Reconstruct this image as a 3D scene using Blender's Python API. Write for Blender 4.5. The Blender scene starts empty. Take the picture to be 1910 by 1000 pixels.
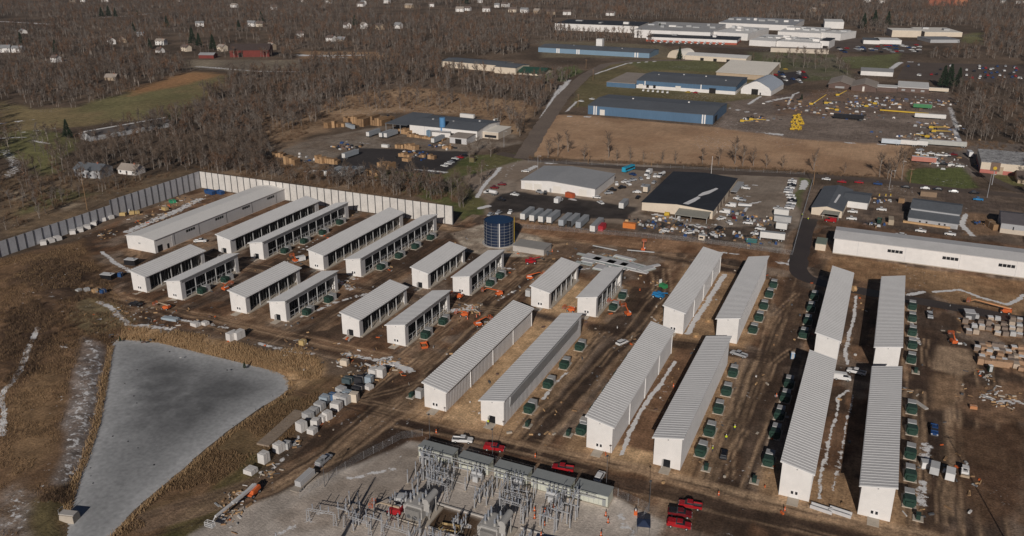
import bpy, math, random
import numpy as np
from mathutils import Vector, Matrix
random.seed(7)
RNG = np.random.RandomState(11)
PI = math.pi
scene = bpy.context.scene
COL = scene.collection

# ------------------------------------------------------------------ survey: the real camera and where its rays meet the ground
F_PX, YAW, PITCH, ROLL, CAM_H, CY0 = 1576.54673, -0.423334032, 0.347530155, -5.08699758e-04, 131.89096, -43.1608701
def cam_axes():
    cy, sy = math.cos(YAW), math.sin(YAW)
    fwd = np.array([sy*math.cos(PITCH), cy*math.cos(PITCH), -math.sin(PITCH)])
    right = np.array([cy, -sy, 0.]); up = np.cross(right, fwd)
    c, s = math.cos(ROLL), math.sin(ROLL)
    return c*right+s*up, -s*right+c*up, fwd
AX = cam_axes()
def G(u, v, z=0.0):
    d = AX[0]*(u-955)/F_PX - AX[1]*(v-500-CY0)/F_PX + AX[2]
    t = (z-CAM_H)/d[2]
    return (d[0]*t, d[1]*t)
def GP(pts, z=0.0):
    return [G(u, v, z) for u, v in pts]

cd = bpy.data.cameras.new("camera"); co = bpy.data.objects.new("camera", cd); COL.objects.link(co)
r_, u_, f_ = AX
co.matrix_world = Matrix(((r_[0], u_[0], -f_[0], 0), (r_[1], u_[1], -f_[1], 0), (r_[2], u_[2], -f_[2], CAM_H), (0, 0, 0, 1)))
cd.sensor_width = 36.0; cd.sensor_fit = 'HORIZONTAL'; cd.lens = 36.0*F_PX/1910.0
cd.shift_y = CY0/1910.0
cd.clip_start = 1.0; cd.clip_end = 12000.0
scene.camera = co

# ------------------------------------------------------------------ light
SUN_EL, SUN_AZ = math.radians(25.0), math.radians(165.7)
sd = Vector((math.sin(SUN_AZ)*math.cos(SUN_EL), math.cos(SUN_AZ)*math.cos(SUN_EL), math.sin(SUN_EL)))
ld = bpy.data.lights.new("sun", 'SUN'); ld.energy = 5.0; ld.angle = math.radians(0.5); ld.color = (1.0, 0.94, 0.87)
lo = bpy.data.objects.new("sun", ld); COL.objects.link(lo)
lo.rotation_euler = sd.to_track_quat('Z', 'Y').to_euler()
w = bpy.data.worlds.new("World"); scene.world = w; w.use_nodes = True
nt = w.node_tree
sk = nt.nodes.new('ShaderNodeTexSky'); sk.sky_type = 'NISHITA'; sk.sun_disc = False
sk.sun_elevation = SUN_EL; sk.sun_rotation = SUN_AZ; sk.air_density = 0.35; sk.dust_density = 0.1; sk.ozone_density = 1.0
bg = nt.nodes['Background']; bg.inputs['Strength'].default_value = 0.05
nt.links.new(sk.outputs[0], bg.inputs['Color'])
scene.view_settings.view_transform = 'Standard'; scene.view_settings.look = 'None'
scene.view_settings.exposure = -0.70; scene.view_settings.gamma = 1.0
try:
    scene.view_settings.use_curve_mapping = False
except Exception:
    pass

# ------------------------------------------------------------------ materials
MATS = {}
def mat(name, c, rough=.7, metal=0., var=.12, scale=.5, fine=6., bump=0., c2=None, spec=.3, stretch=None):
    """principled paint / metal / earth with world-space mottling so that copies differ"""
    if name in MATS: return MATS[name]
    m = bpy.data.materials.new(name); m.use_nodes = True; MATS[name] = m
    t = m.node_tree; b = t.nodes['Principled BSDF']
    b.inputs['Roughness'].default_value = rough; b.inputs['Metallic'].default_value = metal
    b.inputs['Specular IOR Level'].default_value = spec
    geo = t.nodes.new('ShaderNodeNewGeometry'); vec = geo.outputs['Position']
    if stretch:
        mp = t.nodes.new('ShaderNodeMapping'); mp.inputs['Scale'].default_value = stretch
        t.links.new(vec, mp.inputs[0]); vec = mp.outputs[0]
    n1 = t.nodes.new('ShaderNodeTexNoise'); n1.inputs['Scale'].default_value = scale; n1.inputs['Detail'].default_value = 4
    n2 = t.nodes.new('ShaderNodeTexNoise'); n2.inputs['Scale'].default_value = fine; n2.inputs['Detail'].default_value = 2
    t.links.new(vec, n1.inputs['Vector']); t.links.new(vec, n2.inputs['Vector'])
    ad = t.nodes.new('ShaderNodeMath'); ad.operation = 'ADD'
    t.links.new(n1.outputs['Fac'], ad.inputs[0]); t.links.new(n2.outputs['Fac'], ad.inputs[1])
    mr = t.nodes.new('ShaderNodeMapRange'); mr.inputs[1].default_value = .65; mr.inputs[2].default_value = 1.35
    t.links.new(ad.outputs[0], mr.inputs[0])
    mx = t.nodes.new('ShaderNodeMix'); mx.data_type = 'RGBA'
    d = c2 if c2 else [x*(1+var) for x in c]
    mx.inputs[6].default_value = (c[0]*(1-var), c[1]*(1-var), c[2]*(1-var), 1) if not c2 else (*c, 1)
    mx.inputs[7].default_value = (*d, 1)
    t.links.new(mr.outputs[0], mx.inputs[0]); t.links.new(mx.outputs[2], b.inputs['Base Color'])
    if bump:
        bp = t.nodes.new('ShaderNodeBump'); bp.inputs['Strength'].default_value = bump; bp.inputs['Distance'].default_value = .2
        t.links.new(n2.outputs['Fac'], bp.inputs['Height']); t.links.new(bp.outputs[0], b.inputs['Normal'])
    return m

M_WHITE = mat('white_sheet_wall', (.76, .73, .70), .55, var=.07, scale=.1, fine=.5)
M_GREYW = mat('light_grey_ribbed_wall', (.56, .55, .55), .5, var=.07, scale=.3, fine=3, stretch=(3, 3, .2))
M_ROOF = mat('galvanised_roof_sheet', (.66, .64, .625), .5, var=.09, scale=.15, fine=1.5)
M_RIB = mat('roof_rib', (.72, .71, .7), .45, var=.05)
M_TRIM = mat('white_trim', (.8, .78, .76), .5, var=.05)
M_DARK = mat('black_louvre', (.012, .013, .016), .5, var=.5, scale=1., fine=3)
M_DGREY = mat('dark_grey_metal', (.10, .10, .105), .5, var=.2)
M_GREY = mat('grey_metal', (.36, .36, .36), .5, var=.12)
M_LGREY = mat('pale_grey_metal', (.5, .5, .5), .5, var=.12)
M_STEEL = mat('galvanised_steel', (.40, .40, .41), .45, metal=.1, var=.15)
M_CONC = mat('concrete', (.46, .40, .33), .9, var=.15, scale=.6, fine=5)
M_CONCG = mat('pale_concrete', (.46, .43, .40), .9, var=.12, scale=.3, fine=4)
M_GREEN = mat('dark_green_enamel', (.024, .056, .042), .5, var=.3)
M_GREENL = mat('green_enamel_top', (.032, .06, .048), .5, var=.2)
M_GLASS = mat('dark_glass', (.02, .022, .028), .12, var=.3, spec=.5)
M_TYRE = mat('rubber', (.02, .02, .02), .8, var=.3)
M_ORANGE = mat('orange_paint', (.62, .13, .035), .45, var=.12)
M_RED = mat('red_paint', (.38, .014, .02), .3, var=.12, spec=.5)
M_DRED = mat('dark_red_paint', (.16, .012, .016), .3, var=.12, spec=.5)
M_CARW = mat('white_car_paint', (.74, .73, .72), .3, var=.05, spec=.5)
M_CARK = mat('black_car_paint', (.015, .015, .018), .3, var=.3, spec=.5)
M_CARS = mat('silver_car_paint', (.38, .39, .41), .3, var=.1, spec=.5)
M_CARB = mat('blue_car_paint', (.02, .06, .18), .3, var=.15, spec=.5)
M_BLUE = mat('bright_blue_paint', (.03, .22, .48), .4, var=.15)
M_YELLOW = mat('yellow_paint', (.58, .38, .04), .45, var=.15)
M_WOOD = mat('fresh_timber', (.52, .33, .17), .8, var=.2, scale=.6, fine=4)
M_WOODD = mat('weathered_timber', (.28, .17, .09), .85, var=.3, scale=.6, fine=4)
M_WRAP = mat('grey_shrink_wrap', (.46, .455, .45), .4, var=.14, scale=.5, fine=2.5)
M_WRAPW = mat('white_shrink_wrap', (.66, .63, .6), .4, var=.1, scale=.5, fine=2.5)
M_SNOW = mat('snow', (.76, .75, .75), .8, var=.1, scale=.5, fine=3)
M_BARK = mat('pale_bark', (.235, .2, .172), .9, var=.3, scale=.05, fine=2)
M_TWIG = mat('bare_twigs', (.118, .083, .061), .95, scale=.02, fine=.5, c2=(.20, .146, .108))
M_TWIGF = mat('far_bare_twigs', (.082, .061, .049), .95, scale=.01, fine=.2, c2=(.17, .127, .10))
M_BRUSH = mat('brush_stems', (.13, .08, .048), .95, scale=.05, fine=.8, c2=(.24, .155, .095))
M_NEEDLE = mat('dark_needles', (.012, .026, .013), .9, scale=.2, fine=2, c2=(.03, .055, .025))
M_REED = mat('dry_reeds', (.29, .185, .095), .9, scale=.1, fine=1.5, c2=(.46, .31, .17))
M_DRYG = mat('dry_grass_blades', (.145, .088, .046), .95, scale=.05, fine=.8, c2=(.30, .195, .105))

# ------------------------------------------------------------------ mesh builder
class MB:
    def __init__(s): s.v = []; s.f = []; s.i = []; s.mats = []
    def _m(s, m):
        if m not in s.mats: s.mats.append(m)
        return s.mats.index(m)
    def poly(s, pts, m):
        b = len(s.v); s.v += [tuple(p) for p in pts]; s.f.append(tuple(range(b, b+len(pts)))); s.i.append(s._m(m)); return s
    def hexa(s, p, m):
        """eight corners: bottom four counter-clockwise, then the top four"""
        b = len(s.v); s.v += [tuple(q) for q in p]; k = s._m(m)
        for f in ((3, 2, 1, 0), (4, 5, 6, 7), (0, 1, 5, 4), (1, 2, 6, 5), (2, 3, 7, 6), (3, 0, 4, 7)):
            s.f.append(tuple(b+j for j in f)); s.i.append(k)
        return s
    def box(s, x0, y0, z0, x1, y1, z1, m, tx=0., ty=0.):
        """axis box; tx, ty shrink the top for a taper"""
        return s.hexa([(x0, y0, z0), (x1, y0, z0), (x1, y1, z0), (x0, y1, z0), (x0+tx, y0+ty, z1), (x1-tx, y0+ty, z1), (x1-tx, y1-ty, z1), (x0+tx, y1-ty, z1)], m)
    def bar(s, a, b, r, m, n=4, r2=None, cap=True):
        a = Vector(a); b = Vector(b); d = (b-a)
        if d.length < 1e-6: return s
        d.normalize(); r2 = r if r2 is None else r2
        q = Vector((0, 0, 1)) if abs(d.z) < .9 else Vector((1, 0, 0))
        e = d.cross(q).normalized(); g = d.cross(e)
        base = len(s.v); k = s._m(m)
        for c, rr in ((a, r), (b, r2)):
            for j in range(n):
                t = 2*PI*(j+.5)/n; s.v.append(tuple(c+(e*math.cos(t)+g*math.sin(t))*rr))
        for j in range(n):
            l = (j+1) % n; s.f.append((base+j, base+l, base+n+l, base+n+j)); s.i.append(k)
        if cap:
            s.f.append(tuple(base+j for j in range(n-1, -1, -1))); s.i.append(k)
            s.f.append(tuple(base+n+j for j in range(n))); s.i.append(k)
        return s
    def prism(s, prof, y0, y1, m, axis='y', mcap=None):
        """closed profile of (a, z) points swept along y (or x)"""
        n = len(prof); b = len(s.v); k = s._m(m); kc = s._m(mcap) if mcap else k
        P = (lambda a, z, t: (a, t, z)) if axis == 'y' else (lambda a, z, t: (t, a, z))
        for t in (y0, y1): s.v += [P(a, z, t) for a, z in prof]
        for j in range(n):
            l = (j+1) % n; s.f.append((b+j, b+l, b+n+l, b+n+j)); s.i.append(k)
        s.f.append(tuple(b+j for j in range(n-1, -1, -1))); s.i.append(kc)
        s.f.append(tuple(b+n+j for j in range(n))); s.i.append(kc)
        return s
    def mesh(s, name):
        me = bpy.data.meshes.new(name); me.from_pydata(s.v, [], s.f)
        for m in s.mats: me.materials.append(m)
        me.polygons.foreach_set('material_index', s.i); me.update(); return me

def link(name, mesh, parent=None, loc=(0, 0, 0), rot=0., sc=None):
    o = bpy.data.objects.new(name, mesh); COL.objects.link(o)
    o.location = loc if len(loc) == 3 else (loc[0], loc[1], 0); o.rotation_euler = (0, 0, rot)
    if sc: o.scale = (sc, sc, sc) if not isinstance(sc, tuple) else sc
    if parent is not None: o.parent = parent
    return o
def tag(o, label=None, cat=None, group=None, kind=None):
    if label: o['label'] = label
    if cat: o['category'] = cat
    if group: o['group'] = group
    if kind: o['kind'] = kind
    return o
class Kit:
    """the meshes of one kind of thing: parts, each with its own sub-parts"""
    def __init__(s): s.parts = []
    def add(s, name, mb, subs=()):
        s.parts.append((name, mb.mesh(name) if isinstance(mb, MB) else mb, [(n, q.mesh(n) if isinstance(q, MB) else q) for n, q in subs])); return s
def place(kit, name, label, cat, loc, rot=0., group=None, sc=None):
    """a thing from its kit: one mesh, or an Empty with the parts under it (copies share mesh data)"""
    if isinstance(kit, bpy.types.Mesh):
        return tag(link(name, kit, None, loc, rot, sc), label, cat, group)
    r = link(name, None, None, loc, rot, sc); r.empty_display_size = .5; tag(r, label, cat, group)
    for pn, me, subs in kit.parts:
        p = link(pn, me, r)
        for sn, sm in subs: link(sn, sm, p)
    return r
ORD = ['first', 'second', 'third', 'fourth', 'fifth', 'sixth', 'seventh', 'eighth', 'ninth', 'tenth', 'eleventh', 'twelfth']

# ------------------------------------------------------------------ noise for terrain and paint
_T = np.random.RandomState(5).rand(512, 512)
def vn(x, y, s, seed=0):
    x = np.asarray(x)/s+seed*17.3; y = np.asarray(y)/s+seed*9.7
    i = np.floor(x).astype(int); j = np.floor(y).astype(int); a = x-i; b = y-j
    a = a*a*(3-2*a); b = b*b*(3-2*b)
    q = lambda i, j: _T[i % 512, j % 512]
    return (q(i, j)*(1-a)+q(i+1, j)*a)*(1-b)+(q(i, j+1)*(1-a)+q(i+1, j+1)*a)*b
def fbm(x, y, s, seed=0, o=4):
    r = 0; a = .5; t = 0
    for k in range(o):
        r = r+a*vn(x, y, s/2**k, seed+k); t += a; a *= .55
    return r/t
def seg_dist(x, y, pts, closed=False):
    d = np.full(np.shape(x), 1e9); n = len(pts)
    for k in range(n if closed else n-1):
        ax, ay = pts[k]; bx, by = pts[(k+1) % n]; ex, ey = bx-ax, by-ay; L = ex*ex+ey*ey+1e-9
        t = np.clip(((x-ax)*ex+(y-ay)*ey)/L, 0, 1)
        d = np.minimum(d, (x-ax-t*ex)**2+(y-ay-t*ey)**2)
    return np.sqrt(d)
def inside(x, y, pts):
    r = np.zeros(np.shape(x), bool); n = len(pts)
    for k in range(n):
        ax, ay = pts[k]; bx, by = pts[(k+1) % n]
        if ay == by: continue
        c = ((ay > y) != (by > y)) & (x < (bx-ax)*(y-ay)/(by-ay)+ax); r ^= c
    return r
def sdist(x, y, pts):
    d = seg_dist(x, y, pts, True); return np.where(inside(x, y, pts), d, -d)
def sstep(a, b, x):
    t = np.clip((x-a)/(b-a), 0, 1); return t*t*(3-2*t)
# ------------------------------------------------------------------ terrain
def axis(dense0, dense1, step, lo, hi, grow, mx):
    a = list(np.arange(dense0, dense1, step)); d = step; p = a[-1]
    while p < hi: d = min(d*grow, mx); p += d; a.append(p)
    d = step; p = a[0]; b = []
    while p > lo: d = min(d*grow, mx); p -= d; b.append(p)
    return np.array(b[::-1]+a)
XS = axis(-290, 50, .72, -5200, 1600, 1.012, 40)
YS = axis(105, 345, .72, 30, 7000, 1.012, 40)
POND_Z = -1.1
POND = GP([(222, 634), (246, 635), (300, 640), (360, 655), (430, 672), (500, 690), (525, 701), (535, 712), (533, 726), (516, 740), (488, 756), (440, 789), (380, 835), (330, 880),
           (290, 912), (240, 955), (200, 1002), (130, 1030), (135, 940), (150, 890), (166, 850), (186, 790), (199, 720), (206, 670), (212, 645)], POND_Z)
MOUND = [(-322, 226, 9, 2.2), (-300, 214, 12, 2.6), (-312, 196, 12, 2.0), (-285, 196, 9, 1.8), (-262, 190, 10, 1.4), (-280, 175, 10, 1.6), (-255, 170, 9, 1.2), (-300, 168, 14, 1.8),
         (-228, 158, 7, 1.0), (-230, 140, 8, .9), (-252, 145, 9, 1.3)]
def ground_z(x, y):
    x = np.asarray(x, float); y = np.asarray(y, float); z = np.zeros(x.shape)
    k = (x < -110) & (x > -420) & (y < 262) & (y > 40)
    if k.any():
        X = x[k]; Y = y[k]; h = np.zeros(X.shape)
        for mx_, my_, r, a in MOUND: h += a*np.exp(-((X-mx_)**2+(Y-my_)**2)/(2*r*r))
        rough = sstep(-205, -225, X)*sstep(232, 216, Y)*sstep(-345, -330, X)
        h = h*(.7+.6*fbm(X, Y, 9, 3))+rough*(fbm(X, Y, 5, 8)-.45)*1.1
        sd = sdist(X, Y, POND)
        far = sstep(-5.0, .8, sd)
        h = h*(1-sstep(-7, -1, sd))
        z[k] = h*(1-far)-far*(1.35+.25*sstep(0, 4, sd))
    return z
gx, gy = np.meshgrid(XS, YS); SH = gx.shape
gx = gx.ravel(); gy = gy.ravel(); N = gx.size
gz = ground_z(gx, gy)
R = np.hypot(gx, gy)
col = np.zeros((N, 3)); snow = np.zeros(N); tex = np.ones(N)
wx = (fbm(gx, gy, 14, 21, 3)-.5); wy = (fbm(gx, gy, 14, 31, 3)-.5)
def sub(pts, pad):
    xs = [p[0] for p in pts]; ys = [p[1] for p in pts]
    return np.nonzero((gx > min(xs)-pad) & (gx < max(xs)+pad) & (gy > min(ys)-pad) & (gy < max(ys)+pad))[0]
def paint(pts, c, feather=2., warp=4., a=1., px=True, c2=None, s2=12.):
    pts = GP(pts) if px else pts
    k = sub(pts, feather+warp+2)
    if not len(k): return
    d = sdist(gx[k]+wx[k]*warp*2, gy[k]+wy[k]*warp*2, pts)
    m = (sstep(-feather, feather, d)*a)[:, None]
    cc = np.array(c)[None, :]
    if c2 is not None:
        t = sstep(.35, .65, fbm(gx[k], gy[k], s2, 41))[:, None]; cc = cc*(1-t)+np.array(c2)[None, :]*t
    col[k] = col[k]*(1-m)+cc*m
def calm(pts, a, px=True):
    pts = GP(pts) if px else pts
    k = sub(pts, 3); tex[k] = np.where(sdist(gx[k], gy[k], pts) > 0, a, tex[k])
def line(pts, wd, c, a=1., feather=1.2, warp=1.5, px=True):
    pts = GP(pts) if px else pts
    k = sub(pts, wd+feather+warp+2)
    if not len(k): return
    d = seg_dist(gx[k]+wx[k]*warp*2, gy[k]+wy[k]*warp*2, pts)
    m = (sstep(wd/2+feather, wd/2-feather, d)*a)[:, None]
    col[k] = col[k]*(1-m)+np.array(c)[None, :]*m
def snowl(pts, wd, a=1., px=True, warp=1.):
    pts = GP(pts) if px else pts
    k = sub(pts, wd*2+4)
    if not len(k): return
    d = seg_dist(gx[k]+wx[k]*warp*2, gy[k]+wy[k]*warp*2, pts)
    snow[k] = np.maximum(snow[k], a*sstep(wd*1.0, wd*.15, d))
def snowp(pts, a, feather=3., px=True):
    pts = GP(pts) if px else pts
    k = sub(pts, feather+3)
    if len(k): snow[k] = np.maximum(snow[k], a*sstep(-feather, feather, sdist(gx[k]+wx[k]*4, gy[k]+wy[k]*4, pts)))

C_FLOOR, C_FLOOR2 = (.078, .056, .040), (.135, .096, .068)
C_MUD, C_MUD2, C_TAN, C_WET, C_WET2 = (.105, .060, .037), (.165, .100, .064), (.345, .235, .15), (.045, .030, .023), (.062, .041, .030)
C_SAND = (.40, .26, .155); C_ASPH = (.052, .046, .046); C_GRAV = (.40, .35, .305); C_GRAV2 = (.24, .20, .17)
C_GRASS, C_GRASS2 = (.115, .105, .045), (.15, .118, .058)
C_SLOPE, C_SLOPE2 = (.155, .095, .056), (.25, .165, .098)
t = sstep(.35, .65, fbm(gx, gy, 45, 2))[:, None]
col[:] = np.array(C_FLOOR)*(1-t)+np.array(C_FLOOR2)*t
snow[:] = .30*sstep(.45, .75, fbm(gx, gy, 60, 12))*sstep(350, 500, R)
# far fields and meadows
paint([(0, 188), (60, 204), (145, 200), (250, 168), (330, 142), (362, 134), (425, 140), (405, 165), (330, 220), (200, 228), (100, 240), (0, 252)], (.152, .136, .064), 6, 8, c2=(.20, .152, .078), s2=60)
paint([(250, 166), (330, 140), (362, 134), (415, 139), (330, 160), (240, 180)], (.30, .165, .08), 8, 8)
paint([(0, 250), (90, 240), (150, 262), (90, 330), (40, 300), (0, 290)], (.15, .14, .06), 5, 8)
paint([(340, 112), (560, 112), (560, 128), (470, 135), (360, 128)], (.22, .18, .13), 8, 8, c2=(.16, .13, .1), s2=30)
paint([(560, 95), (700, 98), (760, 100), (700, 112), (560, 110)], (.30, .19, .11), 8, 8)
paint([(640, 180), (760, 163), (960, 188), (1003, 200), (985, 240), (940, 262), (900, 218), (700, 208), (590, 245), (575, 215)], (.26, .165, .098), 6, 12, c2=(.33, .22, .135), s2=25)
paint([(500, 210), (640, 215), (560, 262), (480, 270)], (.20, .13, .08), 5, 8, c2=(.28, .19, .12), s2=16)
paint([(500, 270), (600, 255), (640, 258), (700, 310), (850, 345), (850, 392), (372, 318), (440, 290)], (.135, .095, .066), 5, 8, c2=(.21, .145, .095), s2=12)
paint([(0, 320), (90, 330), (250, 330), (330, 318), (372, 322), (0, 452)], (.17, .118, .072), 5, 8, c2=(.125, .09, .06), s2=18)
paint([(0, 352), (90, 372), (160, 380), (130, 392), (60, 380), (0, 368)], (.26, .20, .14), 2, 4)
paint([(30, 400), (140, 372), (180, 362), (110, 352), (60, 365)], (.12, .105, .05), 4, 6)
# big brown field, shop yard, lawns
paint([(1015, 213), (1100, 216), (1360, 240), (1698, 272), (1690, 334), (1400, 312), (985, 292), (1005, 245)], (.315, .195, .118), 2.5, 3, c2=(.38, .245, .152), s2=24)
paint([(1130, 118), (1250, 108), (1350, 118), (1460, 118), (1400, 200), (1110, 200), (1060, 200), (1080, 160)], (.17, .135, .07), 5, 6, c2=(.13, .11, .055), s2=30)
paint([(1360, 190), (1455, 178), (1560, 170), (1770, 170), (1790, 275), (1700, 272), (1480, 258), (1340, 237)], (.225, .178, .148), 3, 6, c2=(.165, .128, .105), s2=22)
paint([(1440, 178), (1560, 165), (1770, 172), (1770, 205), (1560, 215), (1440, 215)], (.17, .10, .06), 4, 8, a=.7, c2=(.12, .085, .07), s2=14)
paint([(1770, 262), (1800, 262), (1840, 290), (1790, 282)], (.22, .14, .085), 3, 5)
paint([(1830, 262), (1910, 270), (1910, 330), (1800, 330), (1700, 300), (1790, 280)], (.16, .13, .11), 3, 4)
paint([(1692, 316), (1800, 312), (1828, 352), (1740, 352), (1696, 344)], (.10, .112, .04), 2, 3)
paint([(1850, 325), (1910, 330), (1910, 348), (1860, 342)], (.13, .12, .05), 2, 3)
paint([(1000, 140), (1070, 122), (1090, 134), (1050, 152), (1000, 150)], (.10, .115, .045), 3, 4)
paint([(1160, 112), (1330, 112), (1350, 135), (1200, 130)], (.12, .12, .055), 4, 6)
paint([(1560, 108), (1680, 100), (1670, 128), (1590, 128)], (.12, .12, .055), 4, 6)
paint([(1800, 64), (1830, 60), (1830, 84), (1790, 78)], (.14, .13, .06), 5, 6)
paint([(1010, 75), (1230, 84), (1290, 108), (1190, 108), (1010, 108)], (.16, .13, .085), 5, 6)
paint([(1390, 96), (1560, 100), (1590, 150), (1450, 150), (1400, 118)], (.135, .115, .08), 5, 8, c2=(.10, .10, .05), s2=30)
# lawn between the mill and the panel fence
paint([(690, 335), (720, 312), (800, 318), (860, 290), (990, 285), (992, 300), (930, 330), (905, 400), (860, 410), (850, 388), (760, 362)], (.078, .088, .031), 2.5, 5, c2=(.115, .104, .045), s2=18)
paint([(930, 335), (985, 300), (978, 345), (915, 400), (905, 380)], (.165, .105, .062), 2, 4)
# yards of the middle distance
paint([(590, 255), (720, 235), (960, 250), (975, 268), (880, 285), (850, 300), (640, 300), (590, 330), (500, 320), (500, 290)], (.22, .18, .145), 3, 4, c2=(.16, .12, .09), s2=18)
paint([(640, 285), (660, 276), (878, 283), (825, 326), (720, 318), (690, 322), (600, 335), (590, 318)], (.042, .037, .037), 1.5, 2)
paint([(860, 330), (985, 295), (1240, 310), (1205, 380), (1180, 420), (900, 405), (905, 380)], (.255, .205, .165), 2.5, 3, c2=(.22, .17, .13), s2=20)
paint([(955, 355), (1000, 362), (1115, 377), (1185, 388), (1175, 412), (1080, 405), (990, 392), (925, 402), (905, 384), (930, 362)], (.032, .027, .026), 1.5, 3, c2=(.05, .042, .038), s2=14)
paint([(1340, 318), (1510, 330), (1490, 420), (1460, 470), (1300, 455), (1190, 440), (1190, 400), (1330, 420)], (.235, .19, .152), 2.5, 3, c2=(.19, .15, .118), s2=18)
paint([(1195, 408), (1330, 425), (1470, 420), (1468, 455), (1300, 448), (1190, 432)], (.075, .058, .048), 2.5, 4, c2=(.13, .095, .07), s2=9)
paint([(1492, 328), (1512, 336), (1496, 392), (1480, 372)], (.10, .11, .045), 1.5, 2)
paint([(1500, 345), (1910, 356), (1910, 470), (1560, 432), (1500, 418)], (.150, .110, .082), 3, 4, c2=(.095, .07, .056), s2=14)
paint([(1612, 365), (1680, 368), (1680, 420), (1560, 424), (1560, 410), (1620, 396)], (.075, .056, .047), 2, 4, c2=(.16, .115, .085), s2=10)
paint([(1795, 395), (1850, 400), (1858, 440), (1800, 440)], (.19, .12, .075), 2, 3)
# tan and mud of the building site
SITE = [(150, 442), (372, 352), (848, 422), (880, 400), (960, 408), (1160, 432), (1480, 472), (1505, 415), (1530, 405), (1910, 462), (1910, 1040), (360, 1040), (560, 840), (690, 700), (560, 640), (230, 596), (150, 556)]
paint(SITE, C_MUD, 2.5, 4, c2=C_MUD2, s2=11)
k = np.nonzero((gx > -350) & (gx < 70) & (gy > 90) & (gy < 420))[0]
drv = sstep(.47, .60, fbm(gx[k]*1.0, gy[k]*.35, 9, 55, 4))*sstep(.40, .55, fbm(gx[k], gy[k], 40, 57, 3))*inside(gx[k], gy[k], GP(SITE))
col[k] = col[k]*(1-.7*drv[:, None])+np.array((.275, .188, .125))*.7*drv[:, None]
dk = sstep(.54, .66, fbm(gx[k], gy[k]*.6, 6, 59, 4))*inside(gx[k], gy[k], GP(SITE))
col[k] = col[k]*(1-.55*dk[:, None])+np.array((.060, .036, .024))*.55*dk[:, None]
gk = sstep(.53, .63, fbm(gx[k], gy[k]*.7, 15, 101, 4))*inside(gx[k], gy[k], GP(SITE))
col[k] = col[k]*(1-.5*gk[:, None])+np.array((.225, .185, .155))*.5*gk[:, None]
wk = sstep(.53, .59, fbm(gx[k], gy[k]*.5, 11, 111, 4))*inside(gx[k], gy[k], GP(SITE))
col[k] = col[k]*(1-.78*wk[:, None])+np.array((.046, .032, .025))*.78*wk[:, None]
# berm behind the tank / fence strip and the reed bank of the pond
paint([(900, 405), (960, 412), (1160, 436), (1480, 476), (1478, 505), (1300, 472), (1010, 448), (960, 440)], (.15, .082, .048), 2, 4, c2=(.24, .145, .088), s2=8)
paint([(1556, 478), (1910, 525), (1910, 590), (1830, 575), (1700, 540), (1545, 512), (1540, 490)], (.205, .122, .068), 2, 3, c2=(.26, .165, .095), s2=10)
paint([(230, 608), (300, 612), (420, 632), (500, 655), (560, 648), (605, 678), (600, 712), (560, 740), (525, 705), (430, 678), (300, 645), (222, 640)], (.30, .185, .098), 1.5, 3, c2=(.38, .25, .14), s2=7)
paint([(555, 722), (600, 700), (650, 705), (560, 800), (480, 872), (380, 960), (330, 1040), (180, 1040), (250, 955), (340, 880), (440, 800)], (.16, .098, .056), 2, 3, c2=(.125, .085, .045), s2=9)
paint([(475, 845), (500, 850), (430, 935), (330, 1040), (255, 1040), (330, 960), (420, 890)], (.085, .075, .028), 2, 3, c2=(.11, .085, .04), s2=8)
# the rough slope on the left
paint([(0, 484), (100, 462), (150, 446), (215, 540), (260, 600), (215, 640), (195, 700), (180, 800), (145, 880), (130, 1040), (-80, 1040), (-80, 484)], C_SLOPE, 2.5, 4, c2=(.145, .088, .050), s2=13)
paint([(60, 500), (120, 492), (190, 520), (200, 560), (120, 570), (40, 545)], (.055, .036, .026), 3, 6, a=.85)
paint([(20, 590), (90, 570), (110, 620), (60, 690), (20, 720), (0, 650)], (.06, .038, .027), 3, 6, a=.85)
paint([(150, 545), (215, 560), (250, 596), (180, 620), (140, 600)], (.19, .15, .085), 2, 5, a=.8)
paint([(160, 628), (198, 640), (192, 720), (176, 800), (150, 870), (130, 915), (92, 905), (110, 820), (130, 720)], (.24, .205, .185), 2.0, 3, a=.95, c2=(.17, .135, .115), s2=4)
paint([(0, 930), (40, 905), (70, 930), (60, 1040), (-40, 1040)], (.25, .22, .2), 3, 4, a=.7, c2=(.16, .12, .09), s2=3)
paint([(60, 940), (130, 900), (140, 1030), (60, 1030)], (.10, .085, .04), 3, 4, a=.8)
paint([(50, 700), (110, 690), (100, 800), (50, 880), (20, 900), (0, 860)], (.27, .175, .095), 3, 5, a=.5)
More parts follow.
